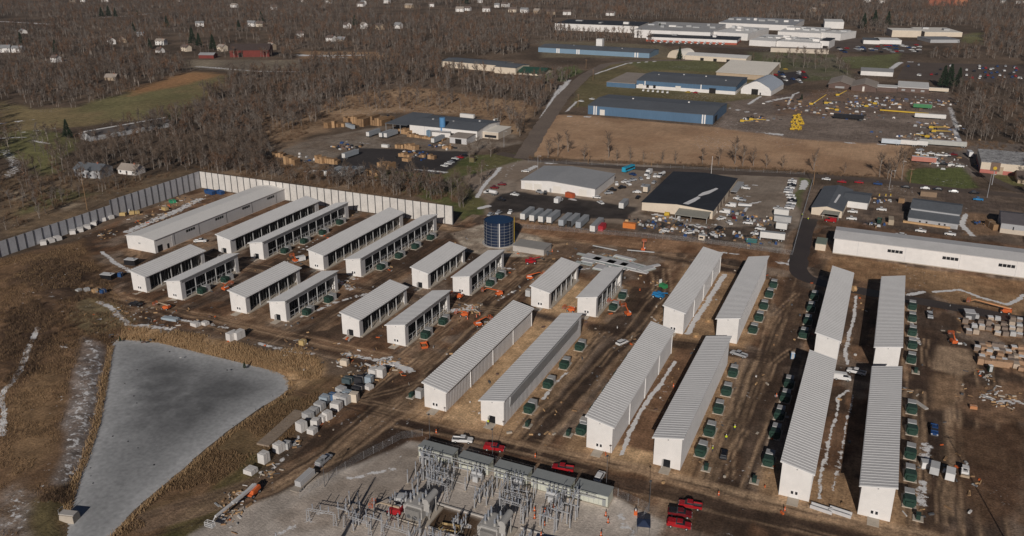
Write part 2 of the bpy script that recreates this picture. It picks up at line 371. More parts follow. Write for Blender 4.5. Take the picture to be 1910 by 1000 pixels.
# compacted tan pads round the finished sheds, with wet lanes between (metres)
for x0, y0, x1, y1 in [(-120, 185, -82, 263), (-69, 184, -34, 262), (-18, 184, 19, 206), (-118, 268, -86, 306), (-70, 262, -34, 338)]:
    paint([(x0, y0), (x1, y0), (x1, y1), (x0, y1)], (.335, .222, .135), 2, 3, px=False, c2=(.26, .168, .10), s2=8)
for x0, y0, x1, y1 in [(-107, 188, -96.5, 258), (-56, 186, -45, 200), (-107, 270, -97, 300)]:
    paint([(x0, y0), (x1, y0), (x1, y1), (x0, y1)], (.44, .30, .18), 1.2, 1.5, px=False)
paint([(-56, 196), (-45, 196), (-45, 262), (-56, 262)], (.17, .10, .062), 1.2, 2, px=False)
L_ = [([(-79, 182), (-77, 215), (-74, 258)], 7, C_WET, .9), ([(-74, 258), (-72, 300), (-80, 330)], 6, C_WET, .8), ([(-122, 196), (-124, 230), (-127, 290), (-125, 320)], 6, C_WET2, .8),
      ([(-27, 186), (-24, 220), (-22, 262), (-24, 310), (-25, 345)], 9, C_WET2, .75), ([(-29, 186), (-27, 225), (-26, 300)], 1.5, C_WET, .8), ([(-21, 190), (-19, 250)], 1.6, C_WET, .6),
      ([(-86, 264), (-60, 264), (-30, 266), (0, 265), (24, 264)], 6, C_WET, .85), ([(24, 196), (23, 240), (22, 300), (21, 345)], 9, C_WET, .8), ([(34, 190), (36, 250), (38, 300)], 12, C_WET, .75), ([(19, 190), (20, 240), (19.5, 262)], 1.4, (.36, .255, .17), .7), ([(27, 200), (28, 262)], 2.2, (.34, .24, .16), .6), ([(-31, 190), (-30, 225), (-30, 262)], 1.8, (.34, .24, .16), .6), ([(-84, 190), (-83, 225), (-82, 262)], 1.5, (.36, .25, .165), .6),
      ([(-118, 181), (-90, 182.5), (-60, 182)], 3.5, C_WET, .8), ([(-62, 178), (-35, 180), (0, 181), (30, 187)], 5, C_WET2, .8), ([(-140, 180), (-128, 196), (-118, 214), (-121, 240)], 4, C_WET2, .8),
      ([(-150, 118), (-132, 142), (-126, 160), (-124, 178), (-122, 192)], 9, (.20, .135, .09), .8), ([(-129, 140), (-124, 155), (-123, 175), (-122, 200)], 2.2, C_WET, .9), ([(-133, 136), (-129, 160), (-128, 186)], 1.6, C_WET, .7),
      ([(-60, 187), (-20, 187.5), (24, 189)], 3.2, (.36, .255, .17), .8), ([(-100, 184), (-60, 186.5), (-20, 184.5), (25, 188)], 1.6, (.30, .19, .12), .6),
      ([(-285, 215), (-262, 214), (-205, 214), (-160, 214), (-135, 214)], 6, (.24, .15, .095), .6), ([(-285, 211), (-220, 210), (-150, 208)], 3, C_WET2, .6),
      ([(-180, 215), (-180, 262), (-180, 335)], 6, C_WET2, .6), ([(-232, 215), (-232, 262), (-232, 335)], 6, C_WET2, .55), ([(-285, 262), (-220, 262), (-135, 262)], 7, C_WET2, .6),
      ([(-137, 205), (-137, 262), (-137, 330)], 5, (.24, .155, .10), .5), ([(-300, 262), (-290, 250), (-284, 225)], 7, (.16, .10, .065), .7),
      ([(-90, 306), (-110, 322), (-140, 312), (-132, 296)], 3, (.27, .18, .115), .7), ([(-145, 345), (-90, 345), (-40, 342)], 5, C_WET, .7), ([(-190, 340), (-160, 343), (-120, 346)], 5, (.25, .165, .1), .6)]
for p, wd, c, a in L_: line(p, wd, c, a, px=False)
line([(1485, 430), (1470, 460), (1462, 500)], 4, (.20, .13, .085), .7)
# ruts: thin parallel dark and pale lines dragged along the haul lanes
rr = random.Random(3)
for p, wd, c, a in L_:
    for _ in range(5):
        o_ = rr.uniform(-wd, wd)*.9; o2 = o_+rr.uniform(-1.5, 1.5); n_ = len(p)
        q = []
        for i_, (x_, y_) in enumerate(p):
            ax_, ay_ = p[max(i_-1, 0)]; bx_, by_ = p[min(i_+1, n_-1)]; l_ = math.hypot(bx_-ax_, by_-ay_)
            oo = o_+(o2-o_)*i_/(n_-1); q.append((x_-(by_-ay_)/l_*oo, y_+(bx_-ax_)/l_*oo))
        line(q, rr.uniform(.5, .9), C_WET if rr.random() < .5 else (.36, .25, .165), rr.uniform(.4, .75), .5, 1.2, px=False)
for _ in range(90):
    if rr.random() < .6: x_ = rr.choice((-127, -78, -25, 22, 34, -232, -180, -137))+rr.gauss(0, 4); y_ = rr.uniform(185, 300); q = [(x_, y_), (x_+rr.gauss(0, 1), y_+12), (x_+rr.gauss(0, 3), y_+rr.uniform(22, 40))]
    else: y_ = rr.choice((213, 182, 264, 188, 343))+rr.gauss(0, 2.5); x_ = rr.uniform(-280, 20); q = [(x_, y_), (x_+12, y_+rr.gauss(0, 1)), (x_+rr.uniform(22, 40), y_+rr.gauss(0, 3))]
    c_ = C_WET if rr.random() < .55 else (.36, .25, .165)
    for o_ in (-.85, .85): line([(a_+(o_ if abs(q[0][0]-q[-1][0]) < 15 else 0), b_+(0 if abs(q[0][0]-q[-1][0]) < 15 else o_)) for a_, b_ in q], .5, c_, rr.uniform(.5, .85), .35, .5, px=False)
paint([(1745, 640), (1800, 650), (1826, 690), (1790, 700), (1742, 690)], (.30, .215, .15), 1.5, 2)
paint([(1740, 700), (1780, 700), (1776, 760), (1730, 760)], (.19, .125, .08), 2, 3)
paint([(1800, 720), (1910, 712), (1910, 790), (1830, 790), (1790, 760)], (.20, .125, .08), 2, 4, c2=(.12, .075, .05), s2=5)
paint([(1790, 800), (1910, 800), (1910, 960), (1850, 980), (1800, 900)], (.088, .052, .034), 3, 4, c2=(.115, .07, .045), s2=6)
# substation gravel, tank apron, laydown
paint([(-136, 96), (-136, 122), (-112, 168), (-110, 174), (-48, 172.5), (-36, 168), (-39, 96)], C_GRAV, 1.0, 2, px=False, c2=(.34, .295, .255), s2=14)
paint([(-122, 130), (-112, 128), (-96, 150), (-100, 172), (-112, 170)], (.20, .155, .12), 2, 3, a=.6, px=False, c2=(.27, .22, .18), s2=7)
paint([(-91, 152), (-76, 151.5), (-74, 144), (-88, 143)], (.085, .055, .035), .8, .8, px=False)
paint([(840, 435), (900, 418), (1000, 440), (1025, 462), (985, 478), (930, 480), (870, 468)], (.40, .345, .285), 1.2, 2, c2=(.25, .20, .16), s2=6)
paint([(1075, 470), (1130, 462), (1230, 480), (1225, 508), (1150, 512), (1080, 505)], (.23, .185, .15), 2, 3, c2=(.16, .11, .08), s2=5)
paint([(1010, 470), (1060, 450), (1100, 456), (1090, 485)], (.15, .1, .07), 2, 3)
line([(1010, 478), (1030, 460), (1060, 455)], 2.2, (.30, .21, .14), .8)
# snow that has not melted
for p, wd, a in [([(1160, 848), (1180, 800), (1205, 755), (1235, 715), (1258, 675)], 1.1, 1), ([(1285, 622), (1310, 580), (1335, 540), (1352, 512)], 1.8, 1), ([(1527, 930), (1530, 890), (1540, 840), (1555, 790), (1562, 745), (1582, 727)], .9, .8),
                 ([(1550, 920), (1560, 880), (1572, 830), (1580, 780), (1590, 735)], .8, .62), ([(1578, 680), (1585, 630), (1592, 590), (1596, 552)], 1., .95), ([(1012, 745), (1030, 718), (1055, 695)], 1.0, .8),
                 ([(1692, 550), (1720, 545)], 2.2, .85), ([(1740, 545), (1790, 540), (1830, 555), (1880, 568), (1910, 550)], 1.6, .95), ([(1700, 590), (1712, 640)], 1.5, .6), ([(1730, 830), (1726, 870)], 3, .62), ([(1725, 900), (1722, 940)], 3, .6),
                 ([(240, 432), (310, 402), (372, 372)], 5, .72), ([(190, 470), (215, 490), (250, 510)], 2, .8), ([(75, 620), (55, 650), (40, 688), (6, 738), (12, 770), (4, 810)], 1.6, 1.), ([(186, 565), (215, 580), (240, 608), (320, 612)], 2.4, .72),
                 ([(600, 505), (655, 540)], 3, .6), ([(560, 590), (640, 560), (700, 545)], 2.4, .55), ([(690, 690), (720, 675), (760, 690)], 3.5, .8), ([(640, 660), (700, 672), (730, 668)], 2., .7), ([(480, 640), (540, 655), (580, 660)], 2, .6), ([(320, 590), (420, 612)], 2, .55),
                 ([(890, 368), (905, 345), (932, 312)], 1.9, 1.1), ([(775, 316), (800, 318), (832, 322)], 1.8, 1.1), ([(895, 388), (910, 384)], 3, 1.1), ([(1000, 310), (985, 318)], 3, 1), ([(1020, 305), (1060, 303)], 3, .9), ([(1062, 372), (1072, 374)], 2, 1),
                 ([(870, 345), (900, 420)], .5, .4), ([(830, 520), (880, 480)], 2, .4), ([(560, 470), (600, 440)], 2, .4), ([(440, 455), (500, 440), (540, 428)], 2, .6), ([(1010, 220), (1046, 160)], 2.5, .9), ([(1075, 190), (1056, 208)], 2, .9), ([(1110, 138), (1170, 118), (1230, 114)], 2.5, 1.), ([(1045, 175), (1060, 150)], 5, .8),
                 ([(1060, 217), (1100, 218)], 2, .9), ([(1356, 241), (1460, 251)], 1.8, 1.1), ([(1480, 259), (1560, 265), (1652, 270)], 1.4, .85), ([(1430, 190), (1470, 182)], 3.5, 1), ([(1395, 195), (1418, 180)], 2.5, .9), ([(1470, 195), (1480, 176), (1490, 172)], 2, .8), ([(1360, 202), (1410, 212)], 2, .9), ([(1450, 205), (1500, 198)], 1.5, .9),
                 ([(0, 231), (62, 223)], 2.2, 1), ([(0, 258), (45, 256)], 2, .9), ([(20, 250), (110, 238)], 1.5, .7), ([(10, 280), (30, 310), (15, 330)], 7, .5), ([(60, 262), (90, 268)], 3, .7), ([(370, 124), (480, 133), (560, 134)], 6, .75), ([(560, 104), (680, 103)], 5, 1.2), ([(560, 102), (640, 108)], 8, .9),
                 ([(0, 40), (90, 45)], 12, .8), ([(160, 34), (240, 30), (310, 22)], 8, .7), ([(1660, 345), (1760, 352)], 1, .4), ([(1800, 400), (1792, 420), (1815, 440)], 2.2, 1), ([(1500, 338), (1495, 352)], 3.5, 1), ([(1385, 345), (1410, 345)], 1.5, .9), ([(1370, 362), (1400, 366)], 1.5, .8),
                 ([(1390, 395), (1400, 380), (1420, 376)], 1.6, .9), ([(1220, 400), (1270, 410)], 2.5, .8), ([(1280, 418), (1320, 424)], 2.5, .75), ([(1690, 115), (1720, 118), (1800, 122), (1900, 126)], 2.2, 1), ([(1800, 145), (1900, 155)], 1.8, .9), ([(1660, 130), (1680, 116)], 5, 1), ([(1780, 240), (1792, 270)], 3, .9), ([(1772, 200), (1785, 240)], 4, .6),
                 ([(1455, 490), (1480, 495)], 3, .7), ([(1475, 490), (1480, 478)], 1.5, .9), ([(1340, 470), (1380, 475)], 1.5, .7), ([(1300, 800), (1300, 760)], .6, .4), ([(1040, 505), (1120, 500)], 2, .55), ([(930, 560), (960, 540)], 1.5, .5), ([(840, 580), (880, 575)], 3, .75), ([(640, 525), (670, 520)], 1.4, .6),
                 ([(500, 560), (520, 575)], 1, .4), ([(925, 498), (955, 502)], 1.5, .8), ([(905, 482), (935, 490)], 1.3, .6), ([(500, 885), (540, 840), (560, 812)], 1.6, .5), ([(470, 880), (500, 885)], 1.4, .65), ([(1860, 750), (1910, 752)], 3, .6), ([(1830, 735), (1850, 745)], 1.6, .7), ([(585, 700), (600, 690)], 1, .3), ([(700, 335), (720, 345)], 2, .7), ([(640, 262), (690, 268)], 2, .7), ([(560, 320), (600, 318)], 3, .7), ([(940, 330), (965, 300)], .8, .5)]:
    snowl(p, wd, a)
snowp([(164, 632), (196, 642), (188, 720), (172, 800), (146, 868), (126, 910), (96, 903), (114, 820), (134, 720)], .44, 3)
snowp([(0, 925), (40, 905), (66, 930), (50, 1000), (0, 1000)], .40, 3)
snowl([(-46, 166), (-40, 158), (-44, 150)], 2.5, .55, px=False); snowl([(-128, 112), (-118, 124), (-112, 140)], 1.6, .5, px=False); snowl([(-62, 146), (-56, 150)], 3, .6, px=False); snowl([(-115, 152), (-106, 160)], 1.6, .62, px=False)
snowl([(-82, 149), (-77, 147)], 2, .6, px=False)
k = np.nonzero((gx > -350) & (gx < 70) & (gy > 90) & (gy < 420))[0]
snow[k] = np.maximum(snow[k], .22*sstep(.52, .7, fbm(gx[k], gy[k], 16, 71)))
# light-and-dark mottling of the soil itself
calm([(-136, 96), (-136, 122), (-112, 168), (-110, 174), (-48, 172.5), (-36, 168), (-39, 96)], .45, False)
calm([(860, 330), (985, 295), (1240, 310), (1205, 380), (1180, 420), (900, 405)], .4); calm([(1340, 318), (1510, 330), (1490, 420), (1330, 420)], .4); calm([(640, 285), (660, 276), (878, 283), (825, 326), (690, 322), (590, 318)], .4)
calm([(1015, 213), (1100, 216), (1360, 240), (1698, 272), (1690, 334), (1400, 312), (985, 292), (1005, 245)], .5)
nm = .72+.56*fbm(gx, gy, 26, 81, 3); nf = np.where(R < 480, .70+.60*fbm(gx, gy, 3.4, 91, 3), 1.)
col *= (nm*nf)[:, None]*np.where(R < 520, 1.42, 1.36)[:, None]
k = np.nonzero((gx > -350) & (gx < 70) & (gy > 90) & (gy < 420))[0]
col[k] *= np.where(inside(gx[k], gy[k], GP(SITE))[:, None] & ~inside(gx[k], gy[k], [(-136, 96), (-136, 122), (-112, 168), (-110, 174), (-48, 172.5), (-36, 168), (-39, 96)])[:, None], np.array([[1.0, .975, .93]]), 1.)
ps = sdist(gx[k], gy[k], POND)
wet = sstep(-.8, .4, ps)[:, None]; col[k] = col[k]*(1-wet*.6)

nx, ny = len(XS), len(YS)
me = bpy.data.meshes.new("ground"); me.vertices.add(N)
me.vertices.foreach_set('co', np.stack([gx, gy, gz], 1).ravel())
i0 = (np.arange(ny-1)[:, None]*nx+np.arange(nx-1)[None, :]).ravel()
qd = np.stack([i0, i0+1, i0+1+nx, i0+nx], 1).astype(np.int32)
me.loops.add(qd.size); me.loops.foreach_set('vertex_index', qd.ravel())
me.polygons.add(len(qd)); me.polygons.foreach_set('loop_start', np.arange(0, qd.size, 4, dtype=np.int32))
me.update(calc_edges=True)
me.polygons.foreach_set('use_smooth', np.ones(len(qd), bool))
ca = me.attributes.new('soil', 'FLOAT_COLOR', 'POINT'); ca.data.foreach_set('color', np.concatenate([col, tex[:, None]], 1).astype(np.float32).ravel())
sa = me.attributes.new('snow', 'FLOAT', 'POINT'); sa.data.foreach_set('value', snow.astype(np.float32))
def ground_material():
    m = bpy.data.materials.new('soil_grass_and_snow'); m.use_nodes = True; t = m.node_tree; b = t.nodes['Principled BSDF']
    b.inputs['Roughness'].default_value = .95; b.inputs['Specular IOR Level'].default_value = .1
    geo = t.nodes.new('ShaderNodeNewGeometry')
    def noise(sc, det, stretch=None):
        n = t.nodes.new('ShaderNodeTexNoise'); n.inputs['Scale'].default_value = sc; n.inputs['Detail'].default_value = det; n.inputs['Roughness'].default_value = .65
        if stretch:
            mp = t.nodes.new('ShaderNodeMapping'); mp.inputs['Scale'].default_value = stretch; t.links.new(geo.outputs['Position'], mp.inputs[0]); t.links.new(mp.outputs[0], n.inputs['Vector'])
        else: t.links.new(geo.outputs['Position'], n.inputs['Vector'])
        return n.outputs['Fac']
    def rng(f, a, b2, c, d):
        r = t.nodes.new('ShaderNodeMapRange'); r.inputs[1].default_value = a; r.inputs[2].default_value = b2; r.inputs[3].default_value = c; r.inputs[4].default_value = d; t.links.new(f, r.inputs[0]); return r.outputs[0]
    def mth(op, a, c):
        n = t.nodes.new('ShaderNodeMath'); n.operation = op; t.links.new(a, n.inputs[0])
        if isinstance(c, float): n.inputs[1].default_value = c
        else: t.links.new(c, n.inputs[1])
        return n.outputs[0]
    at = t.nodes.new('ShaderNodeAttribute'); at.attribute_name = 'soil'
    sn = t.nodes.new('ShaderNodeAttribute'); sn.attribute_name = 'snow'
    fine = noise(1.6, 5); mid = noise(.25, 4); streak = noise(.5, 3, (1.6, .14, 1))
    f = mth('MULTIPLY', rng(fine, .3, .7, .58, 1.42), rng(mid, .3, .7, .70, 1.30)); f = mth('MULTIPLY', f, rng(streak, .3, .7, .84, 1.16))
    f = mth('ADD', mth('MULTIPLY', mth('SUBTRACT', f, 1.0), at.outputs['Alpha']), 1.0)
    sc = t.nodes.new('ShaderNodeVectorMath'); sc.operation = 'SCALE'; t.links.new(at.outputs['Color'], sc.inputs[0]); t.links.new(f, sc.inputs['Scale'])
    v = mth('ADD', sn.outputs['Fac'], rng(noise(.55, 5), .25, .75, -.5, .5))
    fac = rng(v, .46, .62, 0, 1); fac.node.clamp = True
    mx = t.nodes.new('ShaderNodeMix'); mx.data_type = 'RGBA'; t.links.new(fac, mx.inputs[0]); t.links.new(sc.outputs[0], mx.inputs[6])
    mx.inputs[7].default_value = (.80, .78, .77, 1); t.links.new(mx.outputs[2], b.inputs['Base Color'])
    bp = t.nodes.new('ShaderNodeBump'); bp.inputs['Strength'].default_value = .55; bp.inputs['Distance'].default_value = .35
    t.links.new(mth('ADD', fine, streak), bp.inputs['Height']); t.links.new(bp.outputs[0], b.inputs['Normal'])
    return m
me.materials.append(ground_material())
tag(link('ground', me), 'brown muddy building site with woodland floor, fields and patches of old snow', kind='structure')

# ------------------------------------------------------------------ frozen pond
def pond():
    P = np.array(POND); x0, y0 = P.min(0)-1; x1, y1 = P.max(0)+1; st = 1.1
    X, Y = np.meshgrid(np.arange(x0, x1, st), np.arange(y0, y1, st)); sh = X.shape; X = X.ravel(); Y = Y.ravel()
    d = sdist(X, Y, POND); n = sh[1]; keep = d > -1.6; mb = MB(); F = []
    for j in range(sh[0]-1):
        for i in range(sh[1]-1):
            q = (j*n+i, j*n+i+1, (j+1)*n+i+1, (j+1)*n+i)
            if all(keep[list(q)]): F.append(q)
    m = bpy.data.meshes.new('ice'); m.from_pydata([(a, b, POND_Z) for a, b in zip(X, Y)], [], F)
    big = fbm(X, Y, 22, 3, 4); sw = fbm(X+8*big, Y+8*fbm(X, Y, 16, 9), 9, 5, 4)
    core = sstep(3, 20, d)*sstep(-228, -205, X+0*Y)*sstep(142, 170, Y)
    core2 = sstep(2, 14, d)*(.35+.65*sstep(-232, -200, X+.35*(Y-170)+14*(big-.5)))*(.4+.6*sstep(134, 165, Y))
    v = .385-.245*core2*(.55+.45*sstep(.25, .6, sw))+.10*(sw-.5)+.09*sstep(4, 0, d)
    ring = np.exp(-((np.hypot(X+197, Y-168)-9)/1.6)**2)+.8*np.exp(-((np.hypot(X+188, Y-148)-6)/1.4)**2)
    v = np.clip(v+.05*ring+.05*np.exp(-((np.hypot(X+201, Y-160)-5)/1.2)**2)+.04*np.exp(-((np.hypot(X+206, Y-176)-13)/2.2)**2)+.06*(fbm(X, Y, 2.5, 13, 2)-.5), .05, .5)
    c = np.stack([v*1.0, v*1.0, v*1.0, np.ones_like(v)], 1).astype(np.float32)
    a = m.attributes.new('frost', 'FLOAT_COLOR', 'POINT'); a.data.foreach_set('color', c.ravel())
    mt = bpy.data.materials.new('cloudy_ice'); mt.use_nodes = True; t = mt.node_tree; b = t.nodes['Principled BSDF']; b.inputs['Roughness'].default_value = .5; b.inputs['Specular IOR Level'].default_value = .2
    an = t.nodes.new('ShaderNodeAttribute'); an.attribute_name = 'frost'; n1 = t.nodes.new('ShaderNodeTexNoise'); n1.inputs['Scale'].default_value = .8; n1.inputs['Detail'].default_value = 6
    g_ = t.nodes.new('ShaderNodeNewGeometry'); t.links.new(g_.outputs['Position'], n1.inputs['Vector'])
    r = t.nodes.new('ShaderNodeMapRange'); r.inputs[1].default_value = .25; r.inputs[2].default_value = .75; r.inputs[3].default_value = .8; r.inputs[4].default_value = 1.2; t.links.new(n1.outputs['Fac'], r.inputs[0])
    s = t.nodes.new('ShaderNodeVectorMath'); s.operation = 'SCALE'; t.links.new(an.outputs['Color'], s.inputs[0]); t.links.new(r.outputs[0], s.inputs['Scale']); t.links.new(s.outputs[0], b.inputs['Base Color'])
    m.materials.append(mt)
    tag(link('pond_water', m), 'frozen grey pond with cloudy ice between reed banks', kind='structure')
pond()

# ------------------------------------------------------------------ roads laid as sheets
def strip(name, pts, wd, m, label, z=.05, px=True, edge=.5, step=4.):
    pts = GP(pts) if px else pts; P = []
    for (a, b) in zip(pts[:-1], pts[1:]):
        n = max(1, int(math.hypot(b[0]-a[0], b[1]-a[1])/step)); P += [(a[0]+(b[0]-a[0])*i/n, a[1]+(b[1]-a[1])*i/n) for i in range(n)]
    P.append(pts[-1]); P = np.array(P)
    for _ in range(6): P[1:-1] = (P[:-2]+2*P[1:-1]+P[2:])/4
    mb = MB(); L = []
    for i, (x, y) in enumerate(P):
        a = P[max(i-1, 0)]; b = P[min(i+1, len(P)-1)]; dx, dy = b-a; l = math.hypot(dx, dy); w_ = wd/2
        e1 = w_+edge*(random.random()-.5)*2; e2 = w_+edge*(random.random()-.5)*2
        L.append(((x-dy/l*e1, y+dx/l*e1, z), (x+dy/l*e2, y-dx/l*e2, z)))
    for (a, b), (c, d) in zip(L[:-1], L[1:]): mb.poly([b, d, c, a], m)
    o = tag(link(name, mb.mesh(name)), label, kind='structure'); return P
M_ROADB = mat('old_brown_asphalt', (.085, .062, .050), .85, scale=.05, fine=.8, c2=(.15, .112, .09))
M_ROADG = mat('grey_brown_road', (.16, .122, .098), .85, scale=.05, fine=.6, c2=(.25, .195, .155))
M_ROADW = mat('wet_black_road', (.045, .036, .034), .6, scale=.1, fine=1.2, c2=(.075, .058, .05))
M_MARK = mat('road_paint', (.5, .48, .45), .8)
strip('road', [(930, 286), (990, 297), (1100, 308), (1250, 318), (1400, 324), (1560, 330), (1700, 345), (1800, 356), (1910, 366)], 9, M_ROADB, 'brown two lane road running past the yards')
strip('country_road', [(975, 296), (1008, 240), (1050, 180), (1090, 142), (1130, 120), (1190, 113), (1290, 112)], 12, M_ROADG, 'grey brown road curving up to the far sheds', z=.09)
strip('access_road', [(1512, 408), (1500, 440), (1490, 480), (1488, 520), (1530, 528), (1620, 546), (1700, 560), (1800, 577), (1930, 602)], 7.5, M_ROADW, 'wet black site road beside the long white warehouse')
strip('side_road', [(1910, 360), (1850, 335), (1800, 300), (1770, 285)], 7, M_ROADB, 'side road by the white and red workshop', z=.1)
strip('far_road', [(0, 125), (70, 118), (150, 108), (250, 100)], 9, M_ROADB, 'grey road among the far houses')
def lot(name, pts, m, label, z=.04, px=True):
    pts = GP(pts) if px else pts
    tag(link(name, MB().poly([(x, y, z) for x, y in pts], m).mesh(name)), label, kind='structure')
lot('parking_lot', [(1672, 148), (1690, 116), (1910, 122), (1910, 158), (1800, 152)], M_ROADB, 'dark parking lot with parked cars at the upper right', .12)
lot('factory_yard', [(1180, 78), (1390, 92), (1720, 100), (1720, 78), (1560, 70), (1540, 92), (1400, 90)], M_ROADB, 'dark yard round the white factory', .12)
lot('side_lot', [(1440, 138), (1500, 132), (1510, 145), (1470, 160), (1448, 158)], M_ROADW, 'dark lot behind the white arched barn', .12)
# ------------------------------------------------------------------ the long data sheds
SW = 7.3
_kc = {}
def shed_kit(L, Hh, Hl, side, style, door):
    key = (L, Hh, Hl, side, style, door)
    if key in _kc: return _kc[key]
    K = Kit(); sl = (Hh-Hl)/SW
    zz = (lambda x: Hh-sl*x) if side == 'L' else (lambda x: Hl+sl*x)
    right = zz(SW); low_right = side == 'L'
    wall = MB()
    full = [(0, 0), (SW, 0), (SW, zz(SW)-.02), (0, zz(0)-.02)]
    if style == 'closed':
        wall.prism(full, 0, .25, M_WHITE); wall.prism(full, L-.25, L, M_WHITE); wall.box(0, .25, 0, .2, L-.25, zz(.2)-.02, M_GREYW)
        wall.box(SW-.2, .25, 0, SW, L-.25, right-.02, M_GREYW)
        for j in range(int(L/1.0)-1): wall.box(SW, .8+j*1.0, .1, SW+.05, .95+j*1.0, right-.3, M_GREYW)
        K.add('wall', wall)
        nn = 4 if L > 50 else 2
        if low_right:
            for j in range(1, nn+1): K.add('downspout', MB().box(SW+.05, L*j/(nn+.02)-.35, .1, SW+.25, L*j/(nn+.02)-.15, right-.1, M_TRIM))
        if style == 'closed' and Hh < 9:
            lv = MB()
            if low_right: lv.box(SW+.05, 3, right-1.15, SW+.12, L-3, right-.35, M_DARK)
            else: lv.hexa([(SW+.05, 4, right-4.2), (SW+.12, 4, right-4.2), (SW+.12, L-4, right-4.2), (SW+.05, L-4, right-4.2), (SW+.05, 4, right-.7), (SW+.45, 4, right-.7), (SW+.45, L-4, right-.7), (SW+.05, L-4, right-.7)], M_GREY)
            K.add('louvre_band', lv)
    else:
        e0, e1 = (3.4, 2.8) if L > 40 else (2.2, 1.8)
        wall.prism(full, 0, .25, M_WHITE); wall.prism(full, L-.25, L, M_WHITE); wall.box(0, .25, 0, .2, L-.25, zz(.2)-.02, M_GREYW)
        wall.box(SW-.2, .25, 0, SW, e0, right-.02, M_GREYW); wall.box(SW-.2, L-e1, 0, SW, L-.25, right-.02, M_GREYW)
        head = .35 if low_right else 1.5
        wall.box(SW-.2, e0, right-head, SW, L-e1, right-.02, M_GREYW)
        if not low_right: wall.hexa([(SW, .4, right-1.15), (SW+.1, .4, right-1.15), (SW+.1, L-.4, right-1.15), (SW, L-.4, right-1.15), (SW, .4, right-.25), (SW+.42, .4, right-.05), (SW+.42, L-.4, right-.05), (SW, L-.4, right-.25)], M_GREY)
        K.add('wall', wall)
        fl = MB().box(.2, .25, 0, SW+.9, L-.25, .35, M_CONC); K.add('floor_slab', fl)
        inn = MB(); xi = SW-2.6
        inn.box(xi-.2, e0, .35, xi, L-e1, zz(xi)-.25, M_DARK)
        n = 0; y = e0+.8
        while y < L-e1-.6:
            inn.box(xi, y, .35, xi+.5, y+.12, zz(xi)-.6, M_DGREY); y += 1.55; n += 1
        K.add('louvre_bank', inn)
        nb = max(4, round((L-e0-e1)/5.6))
        for j in range(nb+1):
            y = e0+(L-e0-e1)*j/nb
            if 0 < j < nb: K.add('column', MB().box(SW-.28, y-.16, .35, SW-.02, y+.16, right-head, M_LGREY))
        rl = MB()
        if not low_right:
            for zf in (1.15, 2.9): rl.box(SW-.16, e0, zf, SW-.06, L-e1, zf+.16, M_LGREY)
            for j in range(nb): rl.bar((SW-.1, e0+(L-e0-e1)*(j+.5)/nb, .35), (SW-.1, e0+(L-e0-e1)*(j+.5)/nb, 2.9), .07, M_LGREY)
        else:
            for j in range(nb*3): rl.bar((SW-.9, e0+(L-e0-e1)*(j+.5)/nb/3, .35), (SW-.9, e0+(L-e0-e1)*(j+.5)/nb/3, right-.5), .06, M_GREY)
        K.add('rail', rl)
    rf = MB(); ox, oy0, oy1 = .48, .5, .85
    a, b = -ox, SW+ox
    rf.prism([(a, zz(a)), (b, zz(b)), (b, zz(b)+.2), (a, zz(a)+.2)], -oy0, L+oy1, M_ROOF)
    y = -oy0+.35
    while y < L+oy1-.2:
        rf.hexa([(a, y-.17, zz(a)+.2), (b, y-.17, zz(b)+.2), (b, y+.17, zz(b)+.2), (a, y+.17, zz(a)+.2), (a, y-.1, zz(a)+.265), (b, y-.1, zz(b)+.265), (b, y+.1, zz(b)+.265), (a, y+.1, zz(a)+.265)], M_RIB); y += 1.24
    fs = MB().prism([(a-.03, zz(a)-.08), (b+.03, zz(b)-.08), (b+.03, zz(b)+.22), (a-.03, zz(a)+.22)], -oy0-.06, -oy0, M_TRIM)
    gt = MB(); xg = b if low_right else a
    gt.box(min(xg, xg+(.14 if low_right else -.14)), -oy0, zz(xg)-.12, max(xg, xg+(.14 if low_right else -.14)), L+oy1, zz(xg)+.1, M_TRIM)
    K.add('roof', rf, [('fascia', fs), ('gutter', gt)])
    xc = SW*.5
    if door == 'open':
        d = MB().box(xc-.95, -.03, 0, xc+.95, -.004, 2.35, M_DARK); lf = MB().box(xc-1.1, -1.0, .1, xc-1.04, -.03, 2.3, M_TRIM)
        K.add('doorway', d, [('door', lf)])
    else:
        d = MB().box(xc-.98, -.06, .02, xc+.98, -.004, 2.4, M_TRIM)
        p1 = MB().box(xc-.8, -.075, 1.15, xc-.22, -.06, 2.0, M_GLASS); p2 = MB().box(xc+.22, -.075, 1.15, xc+.8, -.06, 2.0, M_GLASS)
        K.add('double_door', d, [('pane', p1), ('pane', p2)])
    K.add('door_step', MB().box(xc-1.35, -3.4, -.2, xc+1.35, -.01, .08, M_CONC))
    vt = MB().box(SW*.48, -.12, zz(SW*.5)-.75, SW*.52, 0, zz(SW*.5)-.45, M_GREY); K.add('wall_lamp', vt)
    _kc[key] = K
    return K
H_A, H_B, H_C = (9.76, 8.26), (8.12, 6.65), (8.19, 6.76)
